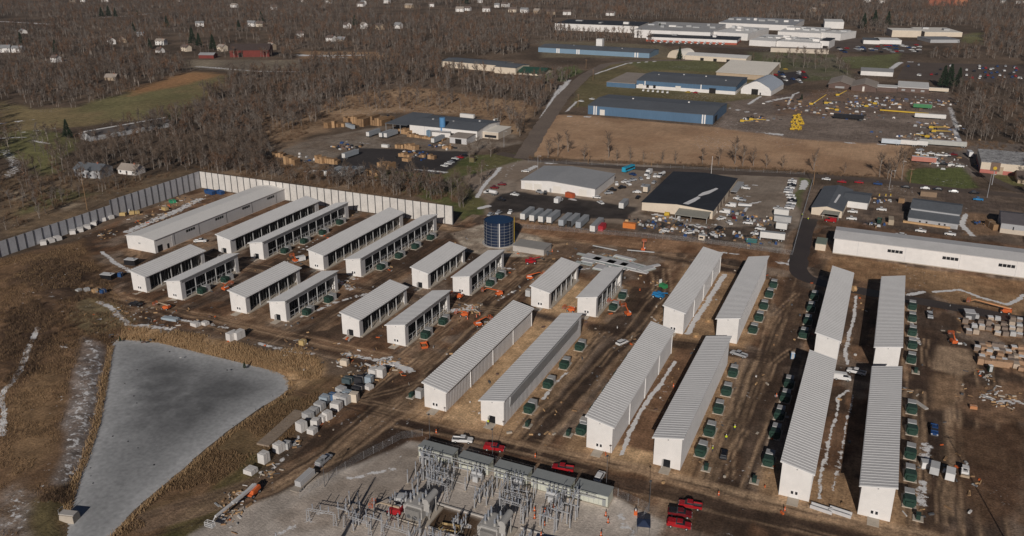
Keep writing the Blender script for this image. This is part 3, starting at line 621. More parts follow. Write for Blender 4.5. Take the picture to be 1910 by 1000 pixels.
SHEDS = [('A1', -115.0, 191.5, 65, H_B, 'L', 'closed', 'shut', 'long white shed facing the substation houses, bare sand lane on its right'), ('A2', -96.2, 191.5, 65, H_B, 'R', 'closed', 'open', 'long white shed with open door, green transformers spaced along its sandy right side'),
         ('A3', -63.6, 191.0, 65, H_A, 'L', 'closed', 'shut', 'tall long white shed with a snow strip along its right side, beside the front road'), ('A4', -44.7, 190.8, 65, H_A, 'R', 'closed', 'open', 'tall long white shed with an open grey doorway, near the yellow vested workers'),
         ('A5', -12.3, 190.9, 65, H_A, 'L', 'closed', 'shut', 'tall long white shed with transformers in deep shade on its left'), ('A6', 6.3, 190.8, 65, H_A, 'R', 'closed', 'shut', 'tall long white shed nearest the front at the lower right, broad black shade beside it'),
         ('B3', -63.4, 271.9, 65, H_A, 'L', 'closed', 'shut', 'tall white back row shed right of the blue lift truck, wide snow strip beside it'), ('B4', -44.6, 272.0, 65, H_A, 'R', 'closed', 'shut', 'tall white back row shed next to the wet road bend, five transformers on its right'),
         ('B5', -12.0, 270.9, 65, H_A, 'L', 'closed', 'shut', 'tall back row shed right of the road bend with shaded transformers on its left'), ('B6', 6.3, 271.2, 65, H_A, 'R', 'closed', 'shut', 'rightmost tall back row shed with a silver pickup parked beyond its transformers'),
         ('M1', -114.8, 272.5, 32.1, H_C, 'L', 'open', 'shut', 'short open bay shed just in front of the steel laydown pile'), ('M2', -96.2, 272.8, 32.1, H_C, 'R', 'open', 'shut', 'short open bay shed with two transformers, right of the one by the steel pile'),
         ('S1', -266.0, 222.0, 32.1, H_C, 'L', 'open', 'shut', 'short front row open bay shed nearest the rough slope, black generator at its corner'), ('S2', -247.5, 222.0, 32.1, H_C, 'R', 'open', 'shut', 'short front row open bay shed with a black pickup parked before its gable'),
         ('S3', -216.2, 222.3, 32.1, H_C, 'L', 'open', 'shut', 'short front row open bay shed behind the double grey crate by the pond'), ('S4', -198.1, 222.7, 32.1, H_C, 'R', 'open', 'open', 'short open bay shed with dark open doorway, small orange gear by its front transformer'),
         ('S5', -166.4, 222.9, 32.1, H_C, 'L', 'open', 'open', 'short open bay shed with dark open doorway, snow strips along its shaded left'), ('S6', -148.1, 223.4, 32.1, H_C, 'R', 'open', 'shut', 'short front row open bay shed beside the orange skip and the haul road'),
         ('L1', -265.7, 269.8, 64.3, H_C, 'L', 'open', 'open', 'long open bay shed beside the big flat white warehouse'), ('L2', -247.8, 270.1, 64.3, H_C, 'R', 'open', 'open', 'long open bay shed with a white van parked at its front right corner'),
         ('L3', -216.4, 270.5, 64.3, H_C, 'L', 'open', 'shut', 'long open bay shed to the right of the parked white van'), ('L4', -197.7, 270.5, 64.3, H_C, 'R', 'open', 'shut', 'long open bay shed reaching the right end of the pale panel fence'),
         ('M3', -166.1, 270.8, 32.1, H_C, 'L', 'open', 'open', 'short open bay shed with dark doorway, just left of the blue water tank'), ('M4', -148.0, 271.6, 32.1, H_C, 'R', 'open', 'shut', 'short open bay shed directly in front of the blue water tank')]
SH_ = {}
for n, x, y, L, (hh, hl), sd_, st, dr, lab in SHEDS:
    SH_[n] = (x, y, L); place(shed_kit(L, hh, hl, sd_, st, dr), 'data_shed', lab, 'shed', (x, y, 0), 0, 'paired monopitch sheds of the data centre')

# ------------------------------------------------------------------ transformers on pads
def transformer_kit():
    K = Kit()
    K.add('pad', MB().box(-1.9, -1.9, -.2, 1.9, 4.6, .3, M_CONC))
    t = MB(); t.box(-1.45, -1.4, .3, 1.45, 1.3, 2.6, M_GREEN); t.box(-1.48, -1.43, 2.6, 1.48, 1.33, 2.7, M_GREENL)
    fins = {}
    for s in (-1, 1):
        fins[s] = MB().box(s*1.52-.03, -1.2, 2.2, s*1.52+.03, 1.1, 2.32, M_GREEN)
        for j in range(9): fins[s].box(*(sorted((s*1.45, s*1.72))[0], -1.2+j*.28, .7, sorted((s*1.45, s*1.72))[1], -1.12+j*.28, 2.3, M_GREEN))
    bx = MB().box(-1.1, -1.95, .35, 1.1, -1.4, 2.0, M_GREEN)
    K.add('tank', t, [('radiator', fins[-1]), ('radiator', fins[1]), ('terminal_box', bx)])
    c = MB().box(-1.3, 1.75, .3, 1.3, 4.2, 2.75, M_LGREY); c.box(-1.36, 1.7, 2.75, 1.36, 4.25, 2.85, M_GREY)
    dd = MB().box(-1.2, 1.7, .5, -.05, 1.75, 2.6, M_GREY); dd.box(.05, 1.7, .5, 1.2, 1.75, 2.6, M_GREY)
    K.add('switch_cabinet', c, [('door', dd)])
    K.add('conduit', MB().bar((-.6, 1.3, 2.2), (-.6, 1.75, 2.4), .12, M_STEEL, 6).bar((.6, 1.3, 2.2), (.6, 1.75, 2.4), .12, M_STEEL, 6))
    return K
TK = transformer_kit()
def rows(px, where, rot=0., lab='dark green transformer and grey cabinet on a pad'):
    px = sorted(px, key=lambda p: -p[1])
    for j, (u, v) in enumerate(px):
        x, y = G(u, v)
        w_ = (ORD[j]+' from the front') if len(px) > 1 else 'alone'
        place(TK, 'pad_transformer', f'green transformer, {w_} {where}', 'transformer', (x, y, 0), rot+math.radians(random.uniform(-3, 3)), 'pad mounted transformers beside the sheds', (.82+.05*random.random(), .86, .82+.07*random.random()))
rows([(987, 768), (1022, 722), (1052, 686), (1081, 652)], 'on the sandy strip beside the open door shed')
rows([(1306.5, 848), (1323, 810.5), (1339.5, 768.5), (1354.5, 735.5), (1366.5, 701)], 'in the row by the yellow vested workers')
rows([(1695, 941), (1697, 893), (1697, 852.5), (1700, 808), (1699.5, 769)], 'in the row right of the nearest shed')
rows([(1701, 576.8), (1701, 598.8), (1701, 625), (1701, 649), (1699, 675.8)], 'in the row facing the silver pickup')
rows([(1442, 536), (1434, 554), (1424, 576), (1415, 598), (1404, 620)], 'in the row below the wet road bend')
rows([(1471, 722), (1464, 748), (1453, 780), (1445, 815), (1433, 866)], 'in the deep shade left of the near shed')
rows([(1518, 558), (1512, 580), (1506, 604), (1498, 629)], 'in the shade of the back row shed')
rows([(377, 547), (420.5, 525.7)], 'beside the shed with the black pickup')
rows([(572.5, 586.8), (613, 563.5)], 'beside the shed with small orange gear')
rows([(793.6, 630), (826.4, 604.4)], 'above the orange skip')
rows([(531, 472), (567, 454), (601.5, 437.5), (633.7, 418.7)], 'in the row behind the white van')
rows([(710.4, 502.4), (744, 481.6), (774.4, 464), (803, 447)], 'in the row ending near the panel fence corner')
rows([(914, 533), (932.7, 519)], 'in front of the red telehandler')
rows([(1143.4, 577.8), (1160.4, 556.6)], 'left of the blue lift truck')
for j in range(5):
    x, y, L = SH_['A3']; place(TK, 'pad_transformer', f'green transformer half hidden behind the snow strip shed, {ORD[j]} from the front', 'transformer', (x-3.6, y+6+j*11.5, 0), 0, 'pad mounted transformers beside the sheds', .84)
JB = Kit().add('pad', MB().box(-1.2, -1.2, -.2, 1.2, 1.2, .25, M_CONC)).add('cabinet', MB().box(-.5, -.75, .25, .5, .75, 1.5, M_GREEN, .06, .06), [('lid', MB().box(-.55, -.8, 1.5, .55, .8, 1.6, M_GREENL))])
for (u, v), lab in [((984, 795), 'in front of the open door shed'), ((1060, 812), 'beside the sandy lane, left of the snow strip shed'), ((1317, 876), 'by the workers'), ((1712, 968), 'at the front of the nearest shed row'), ((1407, 899), 'left of the shaded transformers'), ((1707.8, 695), 'below the row facing the silver pickup'), ((767, 741), 'left of the sand lane shed')]:
    x, y = G(u, v); place(JB, 'junction_box', f'small green cabinet on a pad {lab}', 'electrical cabinet', (x, y, 0), 0, 'small green cabinets on pads')
AC = Kit().add('case', MB().box(-1.0, -1.0, .1, 1.0, 1.0, 2.6, M_LGREY, .03, .03), [('lid', MB().box(-1.05, -1.05, 2.6, 1.05, 1.05, 2.72, M_CONCG))])
for (u, v), lab in [((1089, 796), 'grey cabinet against the left wall of the snow strip shed'), ((783, 741), 'pale cabinet against the left corner of the sand lane shed'), ((1031, 551), 'grey cabinet left of the open bay shed by the steel pile')]:
    if u == 1031: u, v = 986, 552
    x, y = G(u, v); place(AC, 'wall_cabinet', lab, 'electrical cabinet', (x, y, 0), 0)

# ------------------------------------------------------------------ general buildings (metres; front faces the camera, x to the right)
M_ROOFW = mat('white_membrane_roof', (.76, .74, .71), .6, var=.08, scale=.08, fine=.5)
M_ROOFC = mat('cream_roof', (.84, .78, .69), .6, var=.06, scale=.08, fine=.5)
M_ROOFG = mat('mid_grey_roof', (.26, .26, .265), .6, var=.1, scale=.06, fine=.6)
M_ROOFP = mat('pale_grey_roof', (.37, .37, .375), .55, var=.1, scale=.06, fine=.6)
M_ROOFD = mat('slate_grey_roof', (.125, .135, .15), .7, var=.15, scale=.06, fine=.7)
M_ROOFK = mat('black_roof', (.035, .038, .046), .7, var=.25, scale=.06, fine=.7)
M_ROOFB = mat('brown_shingles', (.14, .105, .09), .8, var=.2, scale=.1, fine=1.)
M_ROOFT = mat('tan_roof', (.34, .29, .25), .8, var=.12, scale=.1, fine=1.)
M_ROOFGR = mat('green_roof', (.03, .085, .06), .6, var=.15, scale=.1, fine=1.)
M_BLUEW = mat('blue_ribbed_wall', (.085, .155, .245), .55, var=.09, scale=.1, fine=1, stretch=(1, 1, .2))
M_BLUEL = mat('pale_blue_wall', (.19, .285, .38), .55, var=.08, scale=.1, fine=1)
M_CREAMW = mat('cream_wall', (.68, .58, .46), .7, var=.07, scale=.2, fine=1)
M_BEIGEW = mat('beige_wall', (.58, .50, .41), .7, var=.08, scale=.2, fine=1)
M_BROWNW = mat('brown_wall', (.13, .085, .07), .7, var=.15, scale=.2, fine=1)
M_REDW = mat('red_barn_boards', (.17, .035, .028), .8, var=.2, scale=.2, fine=1.5)
M_BRICK = mat('red_brick', (.36, .13, .08), .85, var=.15, scale=.1, fine=.8)
M_PINK = mat('red_base_wall', (.46, .16, .13), .8, var=.1)
M_GREYH = mat('grey_house_wall', (.40, .40, .41), .7, var=.08, scale=.3, fine=2)
M_TANW = mat('tan_house_wall', (.44, .34, .24), .75, var=.1, scale=.3, fine=2)
M_DOOR = mat('white_roller_door', (.72, .68, .62), .6, var=.05)
M_OPEN = mat('dark_opening', (.02, .018, .017), .9, var=.3)
def building(name, label, cat, x, y, w_, d, h, wall, roof, shape='flat', ridge=.5, rise=1.5, ang=0., feats=(), eave=.4, base=None, group=None, vents=0, extra=None, trim=None):
    """front-left corner (x, y); feats: ('front'|'right'|'left', along0, along1, z0, z1, material, part name)"""
    K = Kit(); b = MB()
    if shape == 'gy':          # ridge runs back from the camera, gable in front
        b.prism([(0, 0), (w_, 0), (w_, h), (w_*ridge, h+rise), (0, h)], 0, d, wall)
    elif shape == 'gx':        # ridge runs across, eaves in front
        b.prism([(0, 0), (d, 0), (d, h), (d*ridge, h+rise), (0, h)], 0, w_, wall, axis='x')
    elif shape == 'mono':
        b.prism([(0, 0), (d, 0), (d, h+rise), (0, h)], 0, w_, wall, axis='x')
    else: b.box(0, 0, 0, w_, d, h, wall)
    subs = []
    if base: subs.append(('base_band', MB().box(-.03, -.03, 0, w_+.03, .5, base[0], base[1]).box(-.03, .5, 0, .5, d, base[0], base[1]).box(w_-.5, .5, 0, w_+.03, d, base[0], base[1])))
    K.add('wall', b, subs)
    r = MB(); t = .18; e = eave
    if shape == 'gy':
        xr = w_*ridge; zl = h-rise*e/xr; zr = h-rise*e/(w_-xr)
        r.prism([(-e, zl+.02), (xr, h+rise+.02), (w_+e, zr+.02), (w_+e, zr+.02+t), (xr, h+rise+.02+t), (-e, zl+.02+t)], -e, d+e, roof, mcap=trim or roof)
    elif shape == 'gx':
        xr = d*ridge; zl = h-rise*e/xr; zr = h-rise*e/(d-xr)
        r.prism([(-e, zl+.02), (xr, h+rise+.02), (d+e, zr+.02), (d+e, zr+.02+t), (xr, h+rise+.02+t), (-e, zl+.02+t)], -e, w_+e, roof, axis='x', mcap=trim or roof)
    elif shape == 'mono':
        s_ = rise/d; r.prism([(-e, h-s_*e+.02), (d+e, h+rise+s_*e+.02), (d+e, h+rise+s_*e+.02+t), (-e, h-s_*e+.02+t)], -e, w_+e, roof, axis='x', mcap=trim or roof)
    else:
        r.box(-.15, -.15, h, w_+.15, d+.15, h+.35, trim or roof); r.poly([(.1, .1, h+.36), (w_-.1, .1, h+.36), (w_-.1, d-.1, h+.36), (.1, d-.1, h+.36)], roof)
    vs = []
    rg = random.Random(int(abs(x*7+y)))
    for j in range(vents):
        vx = w_*(j+.6)/(vents+.2); vy = d*rg.uniform(.35, .75); zz = h+.3 if shape == 'flat' else h+rise*.75
        q = MB(); a_, c_, h_ = (.6, .6, .9) if vents < 6 and 'block' not in name else (rg.uniform(2, 6), rg.uniform(2, 7), rg.uniform(1.2, 3.2)); q.box(vx-a_, vy-c_, zz-.6, vx+a_, vy+c_, zz+h_, rg.choice([M_LGREY, M_WHITE, M_GREY])); vs.append(('roof_vent', q))
    K.add('roof', r, vs)
    for face, a0, a1, z0, z1, m, pn in feats:
        q = MB()
        if face == 'front': q.box(a0, -.07, z0, a1, .02, z1, m)
        elif face == 'right': q.box(w_-.02, a0, z0, w_+.07, a1, z1, m)
        else: q.box(-.07, a0, z0, .02, a1, z1, m)
        K.add(pn, q)
    if extra:
        for pn, q in extra: K.add(pn, q)
    return place(K, name, label, cat, (x, y, 0), math.radians(ang), group)
def wins(n, a0, a1, z0, z1, wd, m=None, face='front', pn='window'):
    return [(face, a0+(a1-a0)*j/max(1, n-1)-wd/2, a0+(a1-a0)*j/max(1, n-1)+wd/2, z0, z1, m or M_GLASS, pn) for j in range(n)]

# two flat white warehouses of the site
W1L = 92.
f1 = [('right', 1.5, 4.2, .1, 3.1, M_DARK, 'loading_door'), ('right', 7.0, 8.1, .1, 2.3, M_DARK, 'side_door'), ('front', 7.0, 8.2, 3.2, 3.9, M_GREY, 'wall_vent')]
for yy in (19, 38, 57, 76): f1 += [('right', yy+j*1.45, yy+j*1.45+1.2, 3.9, 5.1, M_DARK, 'window') for j in range(4)]
for yy in (11.5, 27, 45.5, 64, 83): f1 += [('right', yy, yy+.35, .05, 5.9, M_TRIM, 'downspout')]
f1 += [('right', 10, 91.5, .35, 5.85, M_GREYW, 'wall_panel')]
building('warehouse', 'long low white warehouse with faint gable roof in the fenced corner', 'warehouse', -306.5, 256.6, 16.7, W1L, 6.2, M_WHITE, mat('clean_white_roof', (.84, .81, .77), .5, var=.05), 'gy', .5, 1.0, 0, f1, trim=M_TRIM)
f2 = []
for xx in (22, 43.5, 64.5, 86): f2 += [('front', xx+j*1.55, xx+j*1.55+1.35, 3.9, 5.2, M_DARK, 'window') for j in range(4)]
f2 += [('front', xx, xx+.12, .1, 6.9, M_GREYW, 'panel_joint') for xx in (10, 29, 50, 71, 92)]
building('warehouse', 'long white warehouse with dark window strips along the wet black road', 'warehouse', -14.7, 380.4, 110, 17, 7.1, M_WHITE, M_ROOF, 'gx', .5, 1.0, .6, f2, base=(.4, M_CONC), trim=M_TRIM)

# ------------------------------------------------------------------ panel fence round the corner
def panel_fence(label, a, b, h0, h1, mp, step=None):
    K = Kit(); L = math.hypot(b[0]-a[0], b[1]-a[1]); n = int(round(L/4.4)); dx, dy = (b[0]-a[0])/L, (b[1]-a[1])/L; nx_, ny_ = -dy, dx
    for j in range(n):
        s0, s1 = L*j/n+.22, L*(j+1)/n-.22; h = (h0 if j < (step or 0)*n else h1)
        c = lambda s, o, z: (dx*s+nx_*o, dy*s+ny_*o, z)
        K.add('panel', MB().hexa([c(s0, -.12, 0), c(s1, -.12, 0), c(s1, .12, 0), c(s0, .12, 0), c(s0, -.12, h), c(s1, -.12, h), c(s1, .12, h), c(s0, .12, h)], mp))
    for j in range(n+1):
        p = MB(); s = L*j/n; h = (h0 if j <= (step or 0)*n else h1)+.15; c = lambda s, o, z: (dx*s+nx_*o, dy*s+ny_*o, z)
        p.hexa([c(s-.2, -.3, 0), c(s+.2, -.3, 0), c(s+.2, .3, 0), c(s-.2, .3, 0), c(s-.2, -.3, h), c(s+.2, -.3, h), c(s+.2, .3, h), c(s-.2, .3, h)], M_DGREY); K.add('post', p)
    place(K, 'panel_fence', label, 'fence', (a[0], a[1], 0))
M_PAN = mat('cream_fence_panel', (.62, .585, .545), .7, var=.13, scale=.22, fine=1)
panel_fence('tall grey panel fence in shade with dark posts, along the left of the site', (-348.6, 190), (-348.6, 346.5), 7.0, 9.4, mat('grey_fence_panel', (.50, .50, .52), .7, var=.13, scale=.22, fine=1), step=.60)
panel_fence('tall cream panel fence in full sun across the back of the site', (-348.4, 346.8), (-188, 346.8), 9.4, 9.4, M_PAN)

# ------------------------------------------------------------------ blue water tank
def water_tank():
    cx, cy, r, h = -156.3, 332.2, 6.75, 11.3; K = Kit(); m = mat('blue_glass_steel', (.010, .021, .052), .6, var=.25, scale=.3, fine=2, spec=.3); n = 48
    b = MB()
    for j in range(n):
        a0, a1 = 2*PI*j/n, 2*PI*(j+1)/n
        b.poly([(r*math.cos(a0), r*math.sin(a0), 0), (r*math.cos(a1), r*math.sin(a1), 0), (r*math.cos(a1), r*math.sin(a1), h), (r*math.cos(a0), r*math.sin(a0), h)], m)
        b.poly([((r-.2)*math.cos(a1), (r-.2)*math.sin(a1), 3), ((r-.2)*math.cos(a0), (r-.2)*math.sin(a0), 3), ((r-.2)*math.cos(a0), (r-.2)*math.sin(a0), h), ((r-.2)*math.cos(a1), (r-.2)*math.sin(a1), h)], m)
        b.poly([(r*math.cos(a0), r*math.sin(a0), h), (r*math.cos(a1), r*math.sin(a1), h), ((r-.2)*math.cos(a1), (r-.2)*math.sin(a1), h), ((r-.2)*math.cos(a0), (r-.2)*math.sin(a0), h)], m)
    wt = MB().poly([((r-.2)*math.cos(2*PI*j/n), (r-.2)*math.sin(2*PI*j/n), 11.1) for j in range(n)], mat('blue_tank_cover', (.018, .05, .115), .4, var=.2))
    K.add('shell', b, [('cover', wt)])
    for k in range(1, 8):
        z = h*k/8; q = MB()
        for j in range(n):
            a0, a1 = 2*PI*j/n, 2*PI*(j+1)/n; q.bar((r*1.008*math.cos(a0), r*1.008*math.sin(a0), z), (r*1.008*math.cos(a1), r*1.008*math.sin(a1), z), .055, M_GREY, 4, cap=False)
        K.add('hoop', q)
    sm = MB()
    for j in range(14):
        a0 = 2*PI*(j+.3)/14; sm.bar((r*1.008*math.cos(a0), r*1.008*math.sin(a0), 0), (r*1.008*math.cos(a0), r*1.008*math.sin(a0), h), .05, M_GREY, 4)
    K.add('seam', sm)
    a0 = math.radians(-63); K.add('pipe', MB().bar((r*1.04*math.cos(a0), r*1.04*math.sin(a0), 0), (r*1.04*math.cos(a0), r*1.04*math.sin(a0), h+.2), .24, M_TRIM, 8))
    a0 = math.radians(22); ld_ = MB(); e = Vector((-math.sin(a0), math.cos(a0), 0)); c = Vector((r*1.05*math.cos(a0), r*1.05*math.sin(a0), 0))
    for s in (-.5, .5): ld_.bar(c+e*s, c+e*s+Vector((0, 0, h+1.2)), .12, M_YELLOW)
    for k in range(24): ld_.bar(c-e*.5+Vector((0, 0, k*.55)), c+e*.5+Vector((0, 0, k*.55)), .05, M_YELLOW)
    K.add('ladder', ld_)
    K.add('foundation', MB().prism([((r+.9)*math.cos(2*PI*j/32), (r+.9)*math.sin(2*PI*j/32)) for j in range(32)], 0, 1, M_CONCG) if False else MB().bar((0, 0, -.2), (0, 0, .3), r+1.0, M_CONCG, 40))
    place(K, 'water_tank', 'round dark blue bolted steel tank with pale hoops and a yellow ladder', 'tank', (cx, cy, 0))
water_tank()
x, y = G(968, 470); place(Kit().add('wall', MB().box(0, 0, 0, 15, 9, 2.6, M_CONCG)).add('roof', MB().box(-.2, -.2, 2.6, 15.2, 9.2, 2.85, mat('vault_top', (.33, .31, .29), .9))).add('pump', MB().bar((16.2, 1.5, 0), (16.2, 1.5, 1.8), .5, M_DGREY, 8).bar((16.2, 1.5, 1.5), (17.6, 2.4, .4), .3, M_DGREY, 8)), 'pump_vault', 'low concrete pump vault beside the blue tank', 'pump house', (x-3, y, 0))
# ------------------------------------------------------------------ yards and works beyond the site
R_ = M_ROOFG
x, y = G(761.6, 250)
mill = [('front', 40, 41.5, 1.2, 3.2, M_OPEN, 'window'), ('front', 62, 66, 0, 4.0, M_OPEN, 'doorway')]
K = Kit()
building('timber_mill', 'slate roofed pallet works with an open timber shed on its left end', 'factory', -313, 516, 54, 37, 6.6, M_WHITE, M_ROOFD, 'gx', .5, 1.6, 0,
         [('front', 33, 36, 0, 3.5, M_OPEN, 'doorway'), ('front', 46, 47.2, 3.6, 4.6, M_GLASS, 'window'), ('front', 12, 12.3, 0, 6.4, M_GREYW, 'downspout'), ('front', 24, 24.3, 0, 6.4, M_GREYW, 'downspout')], vents=3,
         extra=[('canopy_roof', MB().hexa([(-19, -3, 6.4), (-.5, -3, 6.4), (-.5, 37, 7.4), (-19, 37, 7.4), (-19, -3, 6.7), (-.5, -3, 6.7), (-.5, 37, 7.7), (-19, 37, 7.7)], M_ROOFD))]
         + [('canopy_post', MB().box(px_, -2.6, 0, px_+.3, -2.3, 6.4, M_GREY)) for px_ in (-18.5, -12.5, -6.5)] + [('canopy_back', MB().box(-19, 12, 0, -.5, 12.3, 6.6, M_DGREY))]
         + [('duct', MB().bar((18, -1.5, 4.2), (34, -1.5, 4.6), .55, M_STEEL, 8).bar((18, -1.5, 0), (18, -1.5, 4.2), .55, M_STEEL, 8)), ('filter_house', MB().box(15.5, -3.4, 0, 16.7, -.4, 4.4, M_BLUEL).box(17.2, -3.4, 0, 18.3, -.4, 4.4, M_BLUEL))])
x, y = G(826, 254.5); place(Kit().add('vessel', MB().bar((0, 0, 3.2), (0, 0, 13.5), 2.1, M_BLUE if False else mat('blue_silo_paint', (.10, .26, .48), .45, var=.1), 14).bar((0, 0, 1.2), (0, 0, 3.2), .6, mat('blue_silo_paint', (.1, .26, .48)), 14, 2.0)).add('leg', MB().bar((-1.5, -1.5, 0), (-1.5, -1.5, 3.6), .15, M_DGREY)).add('leg', MB().bar((1.5, -1.5, 0), (1.5, -1.5, 3.6), .15, M_DGREY)).add('leg', MB().bar((1.5, 1.5, 0), (1.5, 1.5, 3.6), .15, M_DGREY)).add('leg', MB().bar((-1.5, 1.5, 0), (-1.5, 1.5, 3.6), .15, M_DGREY)), 'dust_silo', 'tall sky blue dust collector standing in front of the pallet works', 'silo', (x, y, 0))
building('office_annex', 'cream flat roofed office at the right end of the pallet works', 'office', -259, 525, 12, 22, 4.6, M_BEIGEW, M_ROOFC, 'flat', feats=[('front', 1.5, 10.5, .8, 2.6, M_GLASS, 'window')], trim=M_DOOR)
building('open_shed', 'small tan roofed shed with a dark doorway before the pallet works', 'shed', -273, 502, 13, 20, 4.2, M_GREYW, M_ROOFT, 'gx', .5, .7, 0, [('front', 4.2, 9.0, 0, 3.3, M_OPEN, 'doorway')])
building('warehouse', 'white warehouse with grey gable roof and roller doors beside the row of trailers', 'warehouse', -182.9, 418.5, 43.5, 34.5, 4.9, M_WHITE, M_ROOFP, 'gy', .40, 1.5, 0,
         [('front', a, a+4.6, 0, 3.9, M_DOOR, 'roller_door') for a in (2.2, 7.8, 19.2, 34.2)] + [('front', 17.2, 18.2, 0, 2.2, M_GREY, 'door')])
building('warehouse', 'beige warehouse with broad black roof and a streak of snow on it', 'warehouse', -110.1, 407.5, 36.3, 66, 4.3, M_CREAMW, M_ROOFK, 'gy', .5, 1.2, 0,
         [('right', a, a+3.2, 0, 3.3, M_BROWNW, 'roller_door') for a in (12, 20, 28, 42)],
         extra=[('lean_to_roof', MB().hexa([(19.3, -9, 2.7), (35.6, -9, 2.7), (35.6, -.1, 3.5), (19.3, -.1, 3.5), (19.3, -9, 2.9), (35.6, -9, 2.9), (35.6, -.1, 3.7), (19.3, -.1, 3.7)], mat('canopy_sheet', (.30, .29, .25), .7))), ('lean_to_back', MB().box(20, -.3, 0, 35, -.1, 2.6, M_OPEN))]
         + [('post', MB().box(px_, -8.8, 0, px_+.25, -8.5, 2.7, M_GREY)) for px_ in (19.6, 27.4, 35.1)] + [('side_porch', MB().box(36.9, 44, 2.6, 40.4, 66, 2.85, M_ROOFP)), ('roof_snow', MB().poly([(x_, y_, 5.74-1.2*(x_-18.15)/18.15) for x_, y_ in [(20.6, 2), (23.4, 2), (25.2, 9), (26.4, 17), (24.6, 19), (23.2, 13)]], M_SNOW).poly([(x_, y_, 5.74-1.2*(x_-18.15)/18.15) for x_, y_ in [(24.2, 20), (25.6, 19.5), (26.6, 22), (28.8, 27), (31.2, 39), (29.8, 40), (27.6, 33), (25.2, 27)]], M_SNOW))])
building('workshop', 'cream workshop with dark gable roof and a red van under its front canopy', 'workshop', -29.6, 436.2, 14.6, 43, 3.6, M_CREAMW, M_ROOFD, 'gy', .5, 1.6, -3, [('front', 6.6, 13.4, .1, 2.5, M_OPEN, 'doorway')],
         extra=[('canopy_roof', MB().hexa([(6, -5, 2.7), (13.8, -5, 2.7), (13.8, -.2, 3.1), (6, -.2, 3.1), (6, -5, 2.9), (13.8, -5, 2.9), (13.8, -.2, 3.3), (6, -.2, 3.3)], mat('canopy_sheet', (.3, .29, .25), .7))), ('post', MB().box(6.1, -4.9, 0, 6.3, -4.7, 2.7, M_GREY)), ('post', MB().box(13.5, -4.9, 0, 13.7, -4.7, 2.7, M_GREY)),
                ('wing_wall', MB().box(14.7, 21, 0, 24.5, 40, 3.5, M_WHITE)), ('wing_roof', MB().prism([(20.6, 3.5), (30.5, 4.8), (40.4, 3.5), (40.4, 3.7), (30.5, 5.0), (20.6, 3.7)], 12, 25, M_ROOFD, axis='x')), ('roof_snow', MB().poly([(9.2, 9, 5.1), (10.2, 9, 4.9), (10.6, 26, 4.82), (9.6, 26, 5.02)], M_SNOW))])
building('clerestory_shed', 'pale grey shed with a stepped slate roof and timber sleepers along its base', 'shed', 15.3, 441.6, 22.1, 8, 2.7, M_GREYH, M_ROOFD, 'mono', rise=1.5, ang=-5, eave=.35,
         feats=[('front', a, a+.8, 1.0, 1.8, M_GLASS, 'window') for a in (5, 8, 13.6, 16)] + [('front', 18.4, 21.4, 0, 1.7, M_GREY, 'door')],
         extra=[('upper_wall', MB().box(.2, 8.1, 0, 21.9, 26, 5.4, M_GREYH)), ('upper_roof', MB().prism([(7.6, 5.4), (17, 7.2), (26.6, 5.4), (26.6, 5.6), (17, 7.4), (7.6, 5.6)], -.4, 22.5, M_ROOFD, axis='x', mcap=M_TRIM)), ('sleeper', MB().box(-2, -1.2, 0, 19, -.2, .9, M_WOOD))])
building('shed', 'grey gabled shed with a tan stone base cut off by the right edge', 'shed', 55.5, 442.8, 26, 21, 5.0, M_GREYH, mat('purple_grey_roof', (.13, .118, .125), .7, var=.15), 'gx', .5, 2.2, -2, [('front', 5, 5.5, 2.0, 3.6, M_GLASS, 'window'), ('front', 10, 10.5, 2.0, 3.6, M_GLASS, 'window')], base=(2.2, M_BEIGEW))
building('workshop', 'cream and red based workshop with a snow flecked flat roof', 'workshop', 53.8, 562.6, 50, 36, 6.6, M_CREAMW, mat('snowy_roof', (.60, .59, .58), .7, scale=.3, fine=1.2, c2=(.12, .11, .11)), 'flat', feats=[('front', 9, 12, 0, 4.5, M_TANW, 'doorway'), ('front', 26, 26.2, 2, 6.4, M_GREYW, 'downspout')], base=(2.3, M_PINK))
building('house', 'low brown hipped building in front of the red based workshop', 'building', 72, 545, 30, 16, 2.8, M_TANW, M_ROOFB, 'gx', .5, 2.8, 0, wins(4, 4, 24, .8, 2.2, 1.6), eave=.8)
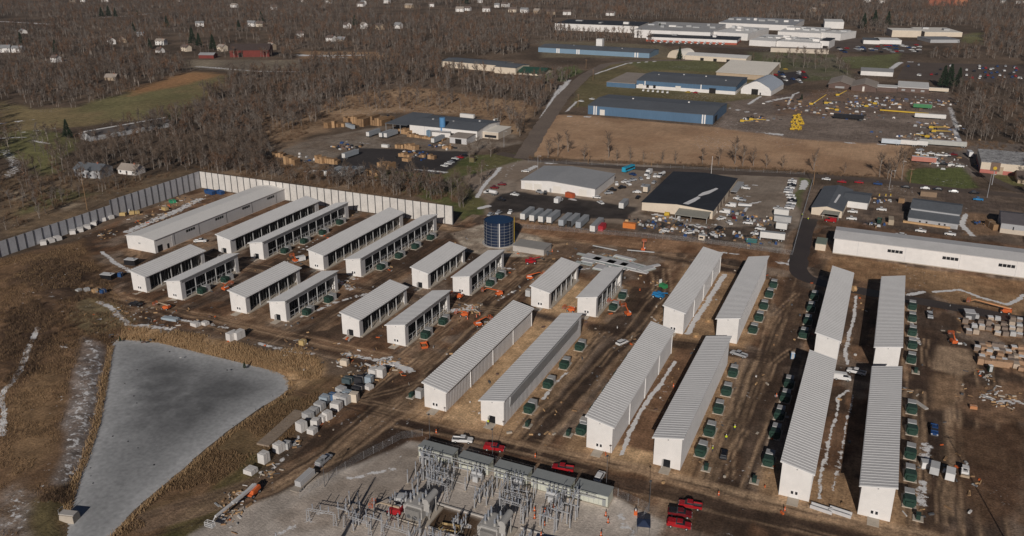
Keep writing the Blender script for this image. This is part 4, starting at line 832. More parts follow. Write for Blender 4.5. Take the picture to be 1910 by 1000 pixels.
# the blue factories
for nm, lab, x, y, w_, d, h, wm, rm, ft, vn_ in [
    ('blue_factory', 'long deep blue warehouse along the top of the brown field', -220.4, 637, 99.4, 54, 7.0, M_BLUEW, M_ROOFD, [('front', 10, 14, 0, 4.4, M_DOOR, 'roller_door'), ('front', 4.6, 5.6, 0, 7, M_TRIM, 'white_stripe'), ('front', 6.4, 7.4, 0, 7, M_TRIM, 'white_stripe'), ('front', 91, 92, 0, 7, M_TRIM, 'white_stripe'), ('front', 92.8, 93.8, 0, 7, M_TRIM, 'white_stripe'), ('right', 6, 16, 0, 5, M_OPEN, 'doorway')], 2),
    ('blue_factory', 'blue warehouse with white base and loading docks beside the arched barn', -220.7, 774.3, 91.5, 60, 7.2, M_BLUEW, M_ROOFD, [('front', 2, 6.5, 0, 4, M_DOOR, 'roller_door'), ('front', 9.5, 12, .8, 3.8, M_OPEN, 'loading_dock'), ('front', 16, 18.5, .8, 3.8, M_OPEN, 'loading_dock'), ('front', 7.6, 8.6, 3.2, 7.2, M_TRIM, 'white_stripe'), ('front', 37, 42, 0, 4.4, M_DOOR, 'roller_door'), ('front', 68, 74, 0, 4.6, M_OPEN, 'doorway'), ('front', 60, 61, 0, 7.2, M_TRIM, 'white_stripe')], 4),
    ('blue_factory', 'pale blue long warehouse at the bend of the grey road', -408, 985, 141, 42, 5.6, M_BLUEL, M_ROOFD, [('front', a, a+1.6, 0, 5.6, M_TRIM, 'white_stripe') for a in (24, 26.6, 50, 52.6, 123, 126)], 2)]:
    building(nm, lab, 'warehouse', x, y, w_, d, h, wm, rm, 'gx', .5, 1.8, 0, ft, vents=vn_, base=None if 'docks' not in lab else (3.0, M_WHITE))
building('blue_annex', 'low blue annex with a cream flat roof at the left of the docked blue warehouse', 'building', -249, 771, 28, 66, 4.2, M_BLUEW, M_ROOFT, 'flat')
building('white_tank_house', 'small white tank house behind the pale blue warehouse', 'building', -350, 1035, 8, 8, 13, M_WHITE, M_ROOFW, 'flat')
building('warehouse', 'long low white warehouse with grey roof at the edge of the woods', 'warehouse', -455, 822, 74, 30, 6.6, M_CREAMW, M_ROOFD, 'gx', .5, 1.5, -6, [('front', 18, 19, 3, 4.6, M_GREY, 'wall_vent')])
building('warehouse', 'short white warehouse between the green roof and the long white one', 'warehouse', -383, 806, 25, 30, 6.6, M_CREAMW, M_ROOFD, 'gx', .5, 1.5, -5)
building('green_roof_house', 'office with a wide dark green roof beside a small lawn', 'building', -356, 806, 26, 30, 2.6, M_CREAMW, M_ROOFGR, 'gx', .5, 3.6, 0, wins(4, 5, 22, .8, 2.1, 2), eave=1.5)
building('hall', 'pale roofed beige hall behind the blue warehouse', 'hall', -166, 872, 50, 66, 5.0, M_TANW, M_ROOFC, 'gx', .93, 5.0, -3, [('right', 8, 9, 0, 5, M_TRIM, 'downspout'), ('right', 30, 31, 0, 5, M_TRIM, 'downspout')], eave=.8)
def tent_barn(x, y):
    K = Kit(); w_, d = 27, 46; prof = [(0, 0), (w_, 0), (w_, 4.2), (w_-2.2, 7.0), (w_*.62, 11.2), (w_/2, 12.0), (w_*.38, 11.2), (2.2, 7.0), (0, 4.2)]
    K.add('gable_wall', MB().prism(prof, 0, d, M_WHITE), [('doorway', MB().box(9.5, -.08, 0, 15.5, .0, 5.0, M_OPEN)), ('side_door', MB().box(17, -.08, 0, 18.2, 0, 2.2, M_OPEN))])
    r = MB(); pr = prof[2:]
    for (a, z), (c, q) in zip(pr[:-1], pr[1:]): r.poly([(a*1.01-.13, -.4, z+.12), (a*1.01-.13, d+.4, z+.12), (c*1.01-.13, d+.4, q+.12), (c*1.01-.13, -.4, q+.12)], mat('pale_blue_grey_membrane', (.42, .46, .52), .5, var=.06))
    K.add('roof_membrane', r); place(K, 'arched_barn', 'bright white arched fabric barn with a small dark doorway', 'barn', (x, y, 0), math.radians(-6))
tent_barn(-126, 784)
building('house', 'brown walled house with tan hipped roof, left of the pair beyond the machine yard', 'building', -56.3, 848, 20, 40, 3.8, M_BROWNW, M_ROOFT, 'gy', .5, 3.0, 0, [('front', 6, 14, .5, 2.2, M_GREY, 'window')], eave=1.)
building('house', 'brown walled house with tan hipped roof and a white door beyond the machine yard', 'building', -36, 841, 21.5, 36, 4.0, M_BROWNW, M_ROOFT, 'gy', .5, 3.0, 0, [('front', 9.6, 11.4, 0, 4.4, M_DOOR, 'door')], eave=1.)
building('flat_shop', 'dark walled shop with narrow white flat roof between the brown houses and the white roof', 'shop', -14.2, 848, 16.8, 15, 3.8, M_BROWNW, M_ROOFW, 'flat', trim=M_TRIM)
building('flat_shop', 'dark walled shop with broad white flat roof beside the dark pines', 'shop', 3, 853, 26, 38, 4.0, M_BROWNW, M_ROOFW, 'flat', feats=wins(3, 5, 21, 1, 2.6, 3, M_GREY), trim=M_TRIM)
building('house', 'white house with grey roof beyond the brown houses', 'building', -33.3, 946, 30.5, 18, 4.4, M_WHITE, M_ROOFG, 'gx', .5, 2.2, 3)
def quonset(x, y):
    K = Kit(); w_, d = 22, 26; pr = [(w_/2-w_/2*math.cos(PI*j/14), 9.5*math.sin(PI*j/14)) for j in range(15)]
    K.add('end_wall', MB().prism(pr, 0, d, M_CREAMW)); r = MB()
    for (a, z), (c, q) in zip(pr[:-1], pr[1:]): r.poly([(a, -.4, z+.12), (a, d, z+.12), (c, d, q+.12), (c, -.4, q+.12)], M_ROOFC)
    K.add('roof', r); place(K, 'quonset_hut', 'cream round roofed hut beside the long cream building', 'hut', (x, y, 0), math.radians(-20))
quonset(-249, 1000)
building('warehouse', 'long cream building with pale roof behind the pale roofed hall', 'warehouse', -226, 990, 70, 30, 5.0, M_CREAMW, M_ROOFW, 'gx', .5, 1.5, -2, wins(3, 20, 50, 0, 3, 4, M_OPEN, pn='doorway'))
# big white factory in the distance
FK = 'white factory blocks in the distance'
def fb(lab, p, q, d, h, roof=M_ROOFK, wall=M_WHITE, ft=(), band=None, vents=0):
    a = G(*p); b = G(*q); building('factory_block', lab, 'factory', a[0], a[1], math.hypot(b[0]-a[0], b[1]-a[1]), d, h, wall, roof, 'flat', ang=math.degrees(math.atan2(b[1]-a[1], b[0]-a[0])), feats=ft, vents=vents, base=band, group=FK)
fb('far white factory block with black roof, the leftmost and half behind trees', (1035, 56), (1190, 62), 70, 10, vents=3)
fb('large white factory block with grey roof behind the truck docks', (1183, 70), (1324, 76), 130, 11, roof=mat('grey_white_roof', (.42, .41, .40), .6, var=.15, scale=.05, fine=.3), vents=9)
fb('low white dock block with a red band along its front and parked trucks', (1205, 77), (1374, 84), 45, 6.0, band=(2.4, mat('red_dock_band', (.42, .10, .06), .7)), vents=2)
fb('white factory block with a tall pale side right of the red banded docks', (1330, 72), (1394, 76), 95, 9, roof=M_ROOFW, vents=5)
fb('white factory block between the docks and the tan wall', (1397, 85), (1446, 88), 80, 7, roof=M_ROOFW, vents=3)
fb('wide white factory block with many roof units', (1446, 87), (1530, 92), 60, 7, roof=M_ROOFW, vents=9)
fb('tall white factory block with a dark loading door', (1528, 91), (1545, 92), 40, 10, ft=[('front', 4, 10, 0, 4, M_OPEN, 'loading_door')])
fb('white factory block at the right end of the complex', (1530, 73), (1567, 76), 50, 9, roof=M_ROOFW, vents=2)
fb('rear white factory block with long roof', (1450, 70), (1530, 74), 90, 8, roof=M_ROOFW, vents=8)
fb('rear grey roofed factory block with stacks', (1340, 52), (1480, 58), 110, 8, roof=M_ROOFP, vents=9)
fb('long low tan wall block in front of the factory', (1437, 97), (1545, 101), 12, 5, roof=M_ROOFT, wall=M_BEIGEW)
fb('white factory shed alone behind the complex', (1537, 53), (1573, 54), 50, 10, roof=M_ROOFW)
fb('cream block with arched top on the far right', (1662.8, 69), (1717, 70), 35, 9, roof=M_ROOFC, wall=M_CREAMW)
fb('wide cream block with pale roof on the far right by a lawn', (1724, 68), (1794, 69), 70, 6, roof=M_ROOFC, wall=M_CREAMW, vents=2)
fb('grey block below the wide cream block on the far right', (1735, 80), (1790, 80), 40, 4, roof=M_ROOFG, wall=M_GREYH)
fb('small white block with dark roof among the far parked cars', (1610, 82), (1640, 83), 30, 5, roof=M_ROOFD)
fb('low white shop row among the far parked cars', (1637, 82), (1681, 83), 30, 5, roof=M_ROOFW)
fb('red brick block at the top right edge', (1729, 10), (1770, 12), 60, 12, roof=M_BRICK, wall=M_BRICK)
fb('orange brick block at the top right edge', (1772, 10), (1803, 11), 50, 13, roof=M_ROOFT, wall=mat('orange_brick', (.42, .17, .09), .85, var=.15))

# ------------------------------------------------------------------ houses among the trees
def house(lab, u, v, w_, d, h, wall, roof, ang=0., rise=2.6, gable='gx', chimney=True, name='house'):
    x, y = G(u, v); ft = wins(max(2, int(w_/4)), 1.8, w_-1.8, 1.0, 2.2, 1.1)
    if h > 4.5: ft += wins(max(2, int(w_/4)), 1.8, w_-1.8, 3.6, 4.8, 1.1)
    ft.append(('front', w_*.45, w_*.45+1.1, 0, 2.1, M_BROWNW, 'door'))
    ex = [('chimney', MB().box(w_*.7, d*.5-.4, h+rise*.6, w_*.7+.8, d*.5+.4, h+rise+.9, M_BRICK))] if chimney else None
    building(name, lab, 'house', x, y, w_, d, h, wall, roof, gable, .5, rise, ang, ft, eave=.5, extra=ex, group='houses among the bare trees')
house('white two storey house with grey roof just beyond the fence corner', 140, 330, 18, 11, 5.0, M_GREYH, M_ROOFD, 8)
house('low white house with tan roof right of the two storey house by the fence', 221, 324, 13, 8, 3.0, M_WHITE, M_ROOFT, 4)
building('barn', 'big dark red barn with white ridge line on the far left', 'barn', -722, 790, 46, 26, 8, M_REDW, mat('barn_roof', (.07, .05, .045), .8), 'gx', .5, 6, 30, [('front', 10, 15, 0, 5, M_OPEN, 'doorway')], trim=M_TRIM)
building('farm_shed', 'small red farm shed with pale roof beside the barn', 'shed', *G(371, 109), 18, 12, 4, M_REDW, M_ROOFP, 'gx', .5, 2, 20)
building('farm_building', 'long low grey farm building with a white edged roof in the meadow', 'farm building', *G(150, 259), 14, 62, 3.8, M_GREYH, mat('farm_roof', (.12, .105, .10), .75), 'gy', .5, 2.2, -13, [('front', 6, 7.4, 0, 2.4, M_TRIM, 'door')], trim=M_TRIM, extra=[('ridge_cap', MB().box(6.6, 0, 6.02, 8.6, 62, 6.3, M_TRIM))])
HS = [(0, 98, 'white', 'grey'), (22, 98, 'white', 'grey'), (95, 116, 'white', 'dark'), (196, 150, 'tan', 'tan'), (200, 82, 'white', 'dark'), (222, 79, 'tan', 'tan'), (255, 68, 'white', 'grey'), (290, 84, 'white', 'tan'), (338, 95, 'cream', 'dark'), (290, 98, 'white', 'dark'), (405, 95, 'cream', 'tan'), (460, 49, 'white', 'grey'), (478, 50, 'cream', 'dark'), (497, 93, 'tan', 'tan'), (552, 70, 'white', 'dark'), (608, 77, 'white', 'dark'), (628, 78, 'cream', 'grey'), (365, 50, 'white', 'grey'), (130, 5, 'cream', 'tan'), (150, 4, 'white', 'dark'), (190, 4, 'white', 'grey'), (35, 62, 'white', 'grey'), (640, 52, 'white', 'dark'), (672, 53, 'white', 'tan'), (700, 54, 'tan', 'dark'), (735, 53, 'white', 'grey'),
      (665, 12, 'white', 'dark'), (672, 8, 'white', 'grey'), (755, 15, 'tan', 'tan'), (800, 13, 'white', 'dark'), (850, 22, 'white', 'tan'), (865, 20, 'white', 'dark'), (900, 22, 'white', 'dark'), (922, 14, 'white', 'grey'), (935, 13, 'white', 'dark'), (948, 23, 'cream', 'dark'), (970, 24, 'white', 'grey'), (995, 26, 'tan', 'tan'), (1020, 27, 'tan', 'dark'), (1050, 28, 'white', 'dark'), (1130, 29, 'white', 'dark'), (890, 5, 'white', 'dark'), (1510, 22, 'tan', 'tan'), (1530, 12, 'tan', 'dark'), (1610, 4, 'white', 'grey'), (1640, 6, 'white', 'tan'), (1865, 6, 'white', 'grey'), (1895, 7, 'white', 'dark'), (560, 4, 'white', 'grey'), (605, 6, 'white', 'dark'), (330, 3, 'white', 'dark'), (430, 14, 'white', 'tan'), (505, 18, 'white', 'dark'), (715, 6, 'white', 'grey')]
WM = {'white': M_WHITE, 'tan': M_TANW, 'cream': M_CREAMW}; RM = {'grey': M_ROOFG, 'dark': M_ROOFB, 'tan': M_ROOFT}
rh = random.Random(5)
for j, (u, v, a, b) in enumerate(HS):
    near = v > 60
    house(f'far {a} house with {b} roof among the bare trees', u, v, rh.uniform(9, 13) if near else rh.uniform(10, 17), rh.uniform(7, 9), rh.choice([3.2, 5.2, 5.4]) if near else rh.uniform(5, 6.5), WM[a], RM[b], rh.uniform(-40, 40), rh.uniform(2.2, 3.6), chimney=near)
# ------------------------------------------------------------------ vehicles (forward is +y)
def wheels(K, xs, ys, r=.38, w_=.25):
    for x in xs:
        for y in ys:
            K.add('wheel', MB().bar((x-w_/2, y, r), (x+w_/2, y, r), r, M_TYRE, 12), [('hub', MB().bar((x-w_/2-.015, y, r), (x+w_/2+.015, y, r), r*.5, M_LGREY, 8))])
def cab(mb, gl, x, y0, y1, z0, z1, p, ry0, ry1, tx=.18):
    mb.hexa([(-x, y0, z0), (x, y0, z0), (x, y1, z0), (-x, y1, z0), (-x+tx, ry0, z1), (x-tx, ry0, z1), (x-tx, ry1, z1), (-x+tx, ry1, z1)], p)
    f = lambda t: (-x+tx*t-.012, x-tx*t+.012, y0+(ry0-y0)*t-.012, y1+(ry1-y1)*t+.012)
    a = f(.18); b = f(.86)
    za, zb = z0+(z1-z0)*.18, z0+(z1-z0)*.86
    gl.hexa([(a[0], a[2], za), (a[1], a[2], za), (a[1], a[3], za), (a[0], a[3], za), (b[0], b[2], zb), (b[1], b[2], zb), (b[1], b[3], zb), (b[0], b[3], zb)], M_GLASS)
_vk = {}
def pickup(p, load=None, detail=True):
    if ('pu', p, load, detail) in _vk: return _vk['pu', p, load, detail]
    K = Kit(); b = MB(); gl = MB()
    b.prism([(-2.85, .5), (2.75, .5), (2.9, .75), (2.85, 1.0), (2.6, 1.14), (1.25, 1.22), (-.55, 1.22), (-.55, .8), (-2.72, .8), (-2.72, 1.22), (-2.85, 1.22)], -.93, .93, p, axis='x')
    b.box(-.98, -2.8, .75, -.86, -.5, 1.24, p); b.box(.86, -2.8, .75, .98, -.5, 1.24, p)
    cab(b, gl, .92, -.75, 1.5, 1.2, 1.92, p, -.5, .75)
    subs = [('window', gl)]
    if detail:
        subs += [('headlight', MB().box(-.9, 2.8, .78, -.55, 2.9, .98, M_TRIM)), ('headlight', MB().box(.55, 2.8, .78, .9, 2.9, .98, M_TRIM)), ('bumper', MB().box(-.95, 2.8, .45, .95, 3.0, .68, M_DGREY)), ('tail_light', MB().box(-.95, -2.89, .85, -.78, -2.84, 1.15, M_DRED)), ('tail_light', MB().box(.78, -2.89, .85, .95, -2.84, 1.15, M_DRED))]
    K.add('body', b, subs)
    K.add('load_bed', MB().box(-.85, -2.7, .82, .85, -.56, .86, M_DGREY) if not load else MB().box(-.85, -2.6, .82, .85, -.7, 1.75, load).box(-.95, -.72, 1.2, .95, -.6, 1.9, M_DGREY))
    wheels(K, (-.86, .86), (-1.85, 1.85)); _vk['pu', p, load, detail] = K; return K
def suv(p, van=False):
    if ('suv', p, van) in _vk: return _vk['suv', p, van]
    K = Kit(); b = MB(); gl = MB()
    if van:
        b.prism([(-2.7, .45), (2.6, .45), (2.72, .8), (2.6, 1.15), (1.9, 1.35), (-2.7, 1.3)], -.98, .98, p, axis='x'); cab(b, gl, .97, -2.68, 2.0, 1.28, 2.4, p, -2.6, 1.15, .12)
        b.box(-.98, -2.7, 1.3, -.9, .2, 2.2, p); b.box(.9, -2.7, 1.3, .98, .2, 2.2, p); b.box(-.9, -2.72, 1.3, .9, -2.66, 2.2, p); wheels(K, (-.88, .88), (-1.7, 1.75))
    else:
        b.prism([(-2.3, .45), (2.25, .45), (2.35, .72), (2.2, .95), (1.15, 1.08), (-2.25, 1.08), (-2.35, .8)], -.92, .92, p, axis='x'); cab(b, gl, .9, -2.2, 1.35, 1.06, 1.66, p, -1.8, .55); wheels(K, (-.84, .84), (-1.4, 1.4), .34)
    K.add('body', b, [('window', gl)]); _vk['suv', p, van] = K; return K
def flat_car(p, kind='car'):
    """far parked vehicle in one mesh, its parts too small to show"""
    if ('fc', p, kind) in _vk: return _vk['fc', p, kind]
    b = MB(); gl = MB(); h = 1.0 if kind == 'car' else 1.2
    b.prism([(-2.4, .4), (2.4, .4), (2.45, .8), (1.1, h), (-2.4, h)], -.92, .92, p, axis='x')
    b2 = MB(); cab(b2, gl, .9, *((-1.8, 1.3, h, 1.55) if kind == 'car' else (-.6, 1.4, h, 1.95)), p, *((-1.3, .6) if kind == 'car' else (-.4, .8)))
    for q in (b2, gl):
        o = len(b.v); b.v += q.v; b.f += [tuple(i+o for i in f) for f in q.f]; b.i += [b._m(q.mats[i]) for i in q.i]
    for x in (-.85, .85):
        for y in (-1.5, 1.5): b.bar((x-.1, y, .35), (x+.1, y, .35), .35, M_TYRE, 8)
    m = b.mesh('parked_vehicle'); _vk['fc', p, kind] = m; return m
def semi(front, roof, side, L=14.5, axles=True):
    k = ('semi', front, roof, side, L)
    if k in _vk: return _vk[k]
    K = Kit(); b = MB(); b.box(-1.28, -L/2, 1.1, 1.28, L/2, 3.95, side); b.box(-1.29, -L/2+.05, 3.95, 1.29, L/2-.05, 4.0, roof)
    dr = MB().box(-1.25, -L/2-.06, 1.15, -.03, -L/2, 3.9, front).box(.03, -L/2-.06, 1.15, 1.25, -L/2, 3.9, front)
    K.add('box_body', b, [('rear_door', dr)]); ch = MB().box(-.5, -L/2+.3, .85, .5, L/2-.5, 1.1, M_DGREY); ch.box(-.9, L/2-3.4, 0, -.75, L/2-3.2, 1.0, M_DGREY); ch.box(.75, L/2-3.4, 0, .9, L/2-3.2, 1.0, M_DGREY); K.add('chassis', ch)
    wheels(K, (-1.05, 1.05), (-L/2+1.2, -L/2+2.5), .5, .3); _vk[k] = K; return K
def container(p, L=6.1):
    k = ('ct', p, L)
    if k in _vk: return _vk[k]
    b = MB().box(-1.2, -L/2, 0, 1.2, L/2, 2.6, p)
    for j in range(int(L/.6)): b.box(1.2, -L/2+.2+j*.6, .2, 1.24, -L/2+.5+j*.6, 2.4, p); b.box(-1.24, -L/2+.2+j*.6, .2, -1.2, -L/2+.5+j*.6, 2.4, p)
    K = Kit().add('box_body', b, [('end_door', MB().box(-1.12, -L/2-.05, .1, 1.12, -L/2, 2.5, p))]); _vk[k] = K; return K
def truck(p, box=None, tank=None):
    k = ('tr', p, box, tank)
    if k in _vk: return _vk[k]
    K = Kit(); b = MB(); gl = MB(); b.box(-1.1, 2.2, .6, 1.1, 4.0, 1.6, p, .05, .05); cab(b, gl, 1.1, .8, 2.4, 1.0, 2.7, p, .9, 2.0, .1); K.add('cab', b, [('windscreen', gl)])
    K.add('chassis', MB().box(-.5, -4, .6, .5, 2.5, .85, M_DGREY))
    if box: K.add('cargo_box', MB().box(-1.2, -4, .9, 1.2, .6, 3.3, box))
    if tank: K.add('tank_body', MB().bar((0, -4, 1.8), (0, .5, 1.8), 1.0, tank, 12))
    wheels(K, (-.95, .95), (-3, -1.8, 2.9), .48, .3); _vk[k] = K; return K
def V(kit, name, label, cat, u, v, deg, group=None, px=True, z=.0):
    x, y = G(u, v) if px else (u, v); return place(kit, name, label, cat, (x, y, z), math.radians(deg), group)

# site trucks
V(pickup(M_RED, M_RED), 'service_truck', 'red service pickup with tool boxes behind the second and third substation houses', 'pickup', -86.2, 179.3, -78+180-180, px=False)
V(pickup(M_RED), 'pickup_truck', 'red pickup parked behind the fourth substation house, pointing at a black crew cab', 'pickup', -65.6, 178.2, 102, px=False)
V(pickup(M_CARW), 'pickup_truck', 'white pickup parked behind the first substation house', 'pickup', -95.9, 179.2, -72, px=False)
V(pickup(M_RED), 'pickup_truck', 'bright red pickup with an open bed, rearmost of three by the substation gate', 'pickup', -31.4, 176.6, 98, px=False)
V(pickup(M_DRED, M_CARK), 'pickup_truck', 'dark red pickup with a black covered bed, middle of the three by the substation gate', 'pickup', -33.0, 172.4, -80, px=False)
V(pickup(M_RED, M_RED), 'service_truck', 'red service pickup with side boxes, front one of the three by the substation gate', 'pickup', -32.2, 168.2, -82, px=False)
V(suv(M_CARW), 'utility_cart', 'small white cart parked behind the fifth substation house', 'cart', -55.6, 178.6, 0, px=False)
V(suv(M_CARW, True), 'passenger_van', 'white passenger van crossing between the two nearest tall sheds', 'van', 1570, 708, -84)
V(pickup(M_CARW), 'pickup_truck', 'white pickup half in shade, coming out between the front and back tall sheds', 'pickup', 1597, 697, 84)
V(pickup(M_CARS), 'pickup_truck', 'silver pickup with a black bed beside the rightmost back row transformers', 'pickup', 1734, 591, 183)
V(pickup(M_CARB), 'pickup_truck', 'dark navy pickup with an open door right of the nearest transformer row', 'pickup', 1742, 806, 180)
V(suv(M_CARW, True), 'panel_van', 'white panel van at the corner of the long open bay shed', 'van', 558, 488, 150)
V(pickup(M_CARK), 'pickup_truck', 'black pickup parked before the gable of a front row shed on the left', 'pickup', 254, 571, 95)
V(suv(M_CARW), 'suv', 'white car on the muddy lane between the sandy yard and the snow strip shed', 'car', 1160, 642, -25)
V(pickup(M_CARW), 'pickup_truck', 'white pickup beside the flat white warehouse in the fenced corner', 'pickup', 374, 452, -60)
V(pickup(M_CARS), 'pickup_truck', 'blue grey pickup with yellow gear just behind the workers row', 'pickup', 1378, 664, 75)
V(pickup(M_CARS, M_GREY), 'pickup_truck', 'white roofed pickup towing a flatbed of steel panels on the haul road', 'pickup', 604, 863, 1)
V(suv(M_CARK), 'suv', 'black car with red tail lights beside the workers', 'car', 1350, 852, 5)
for (u, v, lab) in [(1771, 893, 'white enclosed cargo trailer parked right of the nearest transformer row'), (1742, 882, 'grey topped small trailer left of the white cargo trailer')]:
    V(Kit().add('box_body', MB().box(-1.1, -1.8, .5, 1.1, 1.8, 2.6, M_CARW if u > 1760 else M_LGREY, .03, .03), [('door', MB().box(-.9, -1.84, .6, .9, -1.8, 2.4, M_TRIM))]).add('drawbar', MB().bar((0, 1.8, .5), (0, 3.0, .45), .06, M_DGREY)).add('wheel', MB().bar((-1.15, 0, .35), (-.95, 0, .35), .35, M_TYRE, 10)).add('wheel', MB().bar((.95, 0, .35), (1.15, 0, .35), .35, M_TYRE, 10)), 'cargo_trailer', lab, 'trailer', u, v, 175)
def skid():
    K = Kit(); b = MB().box(-.8, -1.3, .4, .8, .9, 1.1, M_CARW); K.add('body', b); c = MB(); 
    for x in (-.7, .7):
        for y in (-.9, .6): c.bar((x, y, 1.1), (x, y, 2.1), .07, M_TRIM)
    c.box(-.8, -1.0, 2.05, .8, .7, 2.15, M_CARW); K.add('cab_frame', c); K.add('seat', MB().box(-.3, -.6, 1.1, .3, .1, 1.6, M_DARK))
    K.add('bucket', MB().box(-1.0, 1.4, .1, 1.0, 2.0, .7, M_TANW)); K.add('arm', MB().bar((-.85, -.6, 1.4), (-.85, 1.6, .5), .1, M_CARW).bar((.85, -.6, 1.4), (.85, 1.6, .5), .1, M_CARW)); wheels(K, (-.9, .9), (-.8, .6), .4, .3); return K
V(skid(), 'skid_loader', 'white skid loader with a tan bucket on the dark mud at the lower right', 'loader', 1799, 884, 180)
V(Kit().add('bin', MB().box(-1, -1, 0, 1, 1, 1.6, M_CARW, .1, .1)).add('lid', MB().box(-1.05, -1.05, 1.6, 1.05, 1.05, 1.75, M_LGREY)), 'storage_bin', 'small white bin on the frosty strip beside the nearest transformer row', 'bin', 1725, 870, 10)

# flatbed with steel panels behind the pickup
fbk = Kit().add('deck', MB().box(-1.2, -4.5, .7, 1.2, 4.5, .9, mat('trailer_deck', (.36, .31, .26), .8))); st_ = MB()
for j in range(5): st_.box(-.9+j*.37, -2.6, .92, -.66+j*.37, 3.6, 2.5, M_GREYW)
fbk.add('steel_stack', st_); wheels(fbk, (-1.05, 1.05), (-3, -2), .42)
V(fbk, 'flatbed_trailer', 'flatbed trailer with upright grey steel panels on the haul road', 'trailer', 568, 903, 1)

# ------------------------------------------------------------------ boom lifts and telehandlers
def boom_lift(elev=20, L=9, body=M_ORANGE, boomc=M_ORANGE, turn=0, jib=True, bask=M_ORANGE, th=1.):
    k = ('bl', elev, L, body, boomc, turn, jib, bask, th)
    if k in _vk: return _vk[k]
    K = Kit(); K.add('chassis', MB().box(-1.0, -1.6, .5, 1.0, 1.6, 1.0, body)); wheels(K, (-1.1, 1.1), (-1.25, 1.25), .5, .4)
    t = math.radians(turn); c, s = math.cos(t), math.sin(t); rt = lambda p: (p[0]*c-p[1]*s, p[0]*s+p[1]*c, p[2])
    tb = MB().hexa([rt(p) for p in [(-1.1, -2.0, 1.0), (1.1, -2.0, 1.0), (1.1, 1.2, 1.0), (-1.1, 1.2, 1.0), (-1.0, -1.9, 2.0), (1.0, -1.9, 2.0), (1.0, .8, 1.8), (-1.0, .8, 1.8)]], body)
    K.add('turntable', tb, [('engine_cover', MB().hexa([rt(p) for p in [(.4, -1.6, 1.9), (1.05, -1.6, 1.9), (1.05, .8, 1.75), (.4, .8, 1.75), (.45, -1.5, 2.15), (1.0, -1.5, 2.15), (1.0, .6, 2.0), (.45, .6, 2.0)]], M_CARW))])
    e = math.radians(elev); p0 = Vector((0, -1.4, 2.1)); d = Vector((0, math.cos(e), math.sin(e))); p1 = p0+d*L*.6; p2 = p0+d*L
    b = MB().bar(rt(p0), rt(p1), .30*th, boomc, 4, .28*th).bar(rt(p1-d*.5), rt(p2), .22*th, boomc, 4, .2*th); K.add('boom', b)
    tip = p2
    if jib: tip = p2+Vector((0, 1.4, -.9)); K.add('jib', MB().bar(rt(p2), rt(tip), .14, boomc, 4))
    q = MB(); w_ = 1.1
    for z in (0, .55, 1.1):
        cs = [(-w_, .2), (w_, .2), (w_, 1.2), (-w_, 1.2)]
        for i in range(4): a, b_ = cs[i], cs[(i+1) % 4]; q.bar(rt(tip+Vector((a[0], a[1], z-.2))), rt(tip+Vector((b_[0], b_[1], z-.2))), .06, bask, 4)
    for a in [(-w_, .2), (w_, .2), (w_, 1.2), (-w_, 1.2)]: q.bar(rt(tip+Vector((a[0], a[1], -.2))), rt(tip+Vector((a[0], a[1], .9))), .06, bask, 4)
    q.hexa([rt(tip+Vector(p)) for p in [(-w_, .2, -.25), (w_, .2, -.25), (w_, 1.2, -.25), (-w_, 1.2, -.25), (-w_, .2, -.18), (w_, .2, -.18), (w_, 1.2, -.18), (-w_, 1.2, -.18)]], M_GREY)
    K.add('basket', q); _vk[k] = K; return K
GBL = 'orange lifts about the site'
V(boom_lift(4, 15, M_ORANGE, M_CARW, 0, True, M_CARW, 1.7), 'boom_lift', 'large orange boom lift, its long white boom stretched toward the lower left corner', 'boom lift', -133.2, 136.4, 183, px=False)
V(boom_lift(4, 12, M_ORANGE, mat('tan_orange_boom', (.62, .30, .14), .5)), 'boom_lift', 'orange boom lift with a long level tan boom above the timber pallets on the right', 'boom lift', 1875, 584, 80)
for u, v, deg, el, L, bc, lab in [(310, 577, 95, 8, 5, M_TANW, 'small orange lift beside the black pickup on the left'), (550, 489, 60, 30, 3, M_ORANGE, 'tiny orange lift tucked beside the white panel van'), (422, 541, 0, 20, 3, M_ORANGE, 'small orange lift at the far end of a shed transformer'),
                              (989, 521, -60, 14, 6, M_ORANGE, 'orange lift parked left of the open bay shed by the steel pile'), (930, 551, 118, 14, 7, M_ORANGE, 'orange lift with low boom on the mud below the red telehandler'), (893, 608, -40, 18, 5, M_ORANGE, 'orange and tan lift by the left edge of the sand lane shed'),
                              (866, 590, 100, 5, 3, M_ORANGE, 'small orange lift among white bags and cones'), (855, 556, 90, 5, 3, M_ORANGE, 'pair sized orange lift by the gable of the shed before the tank'), (1170, 588, 40, 24, 4, M_ORANGE, 'orange lift below the paired orange frames and transformers'), (1200, 468, 10, 60, 4, M_ORANGE, 'orange lift raised beyond the steel laydown pile'),
                              (1148, 569, 90, 8, 2.5, M_ORANGE, 'low orange lift between a transformer and a lane'), (1777, 640, 20, 40, 3, M_ORANGE, 'small orange lift on the bare ground left of the timber pallets'), (1065, 581, 90, 4, 2.5, M_ORANGE, 'low orange lift between the two short sheds and the tall roof')]:
    V(boom_lift(el, L, M_ORANGE, bc), 'boom_lift', lab, 'boom lift', u, v, deg, GBL).scale = (.85, .85, .85)
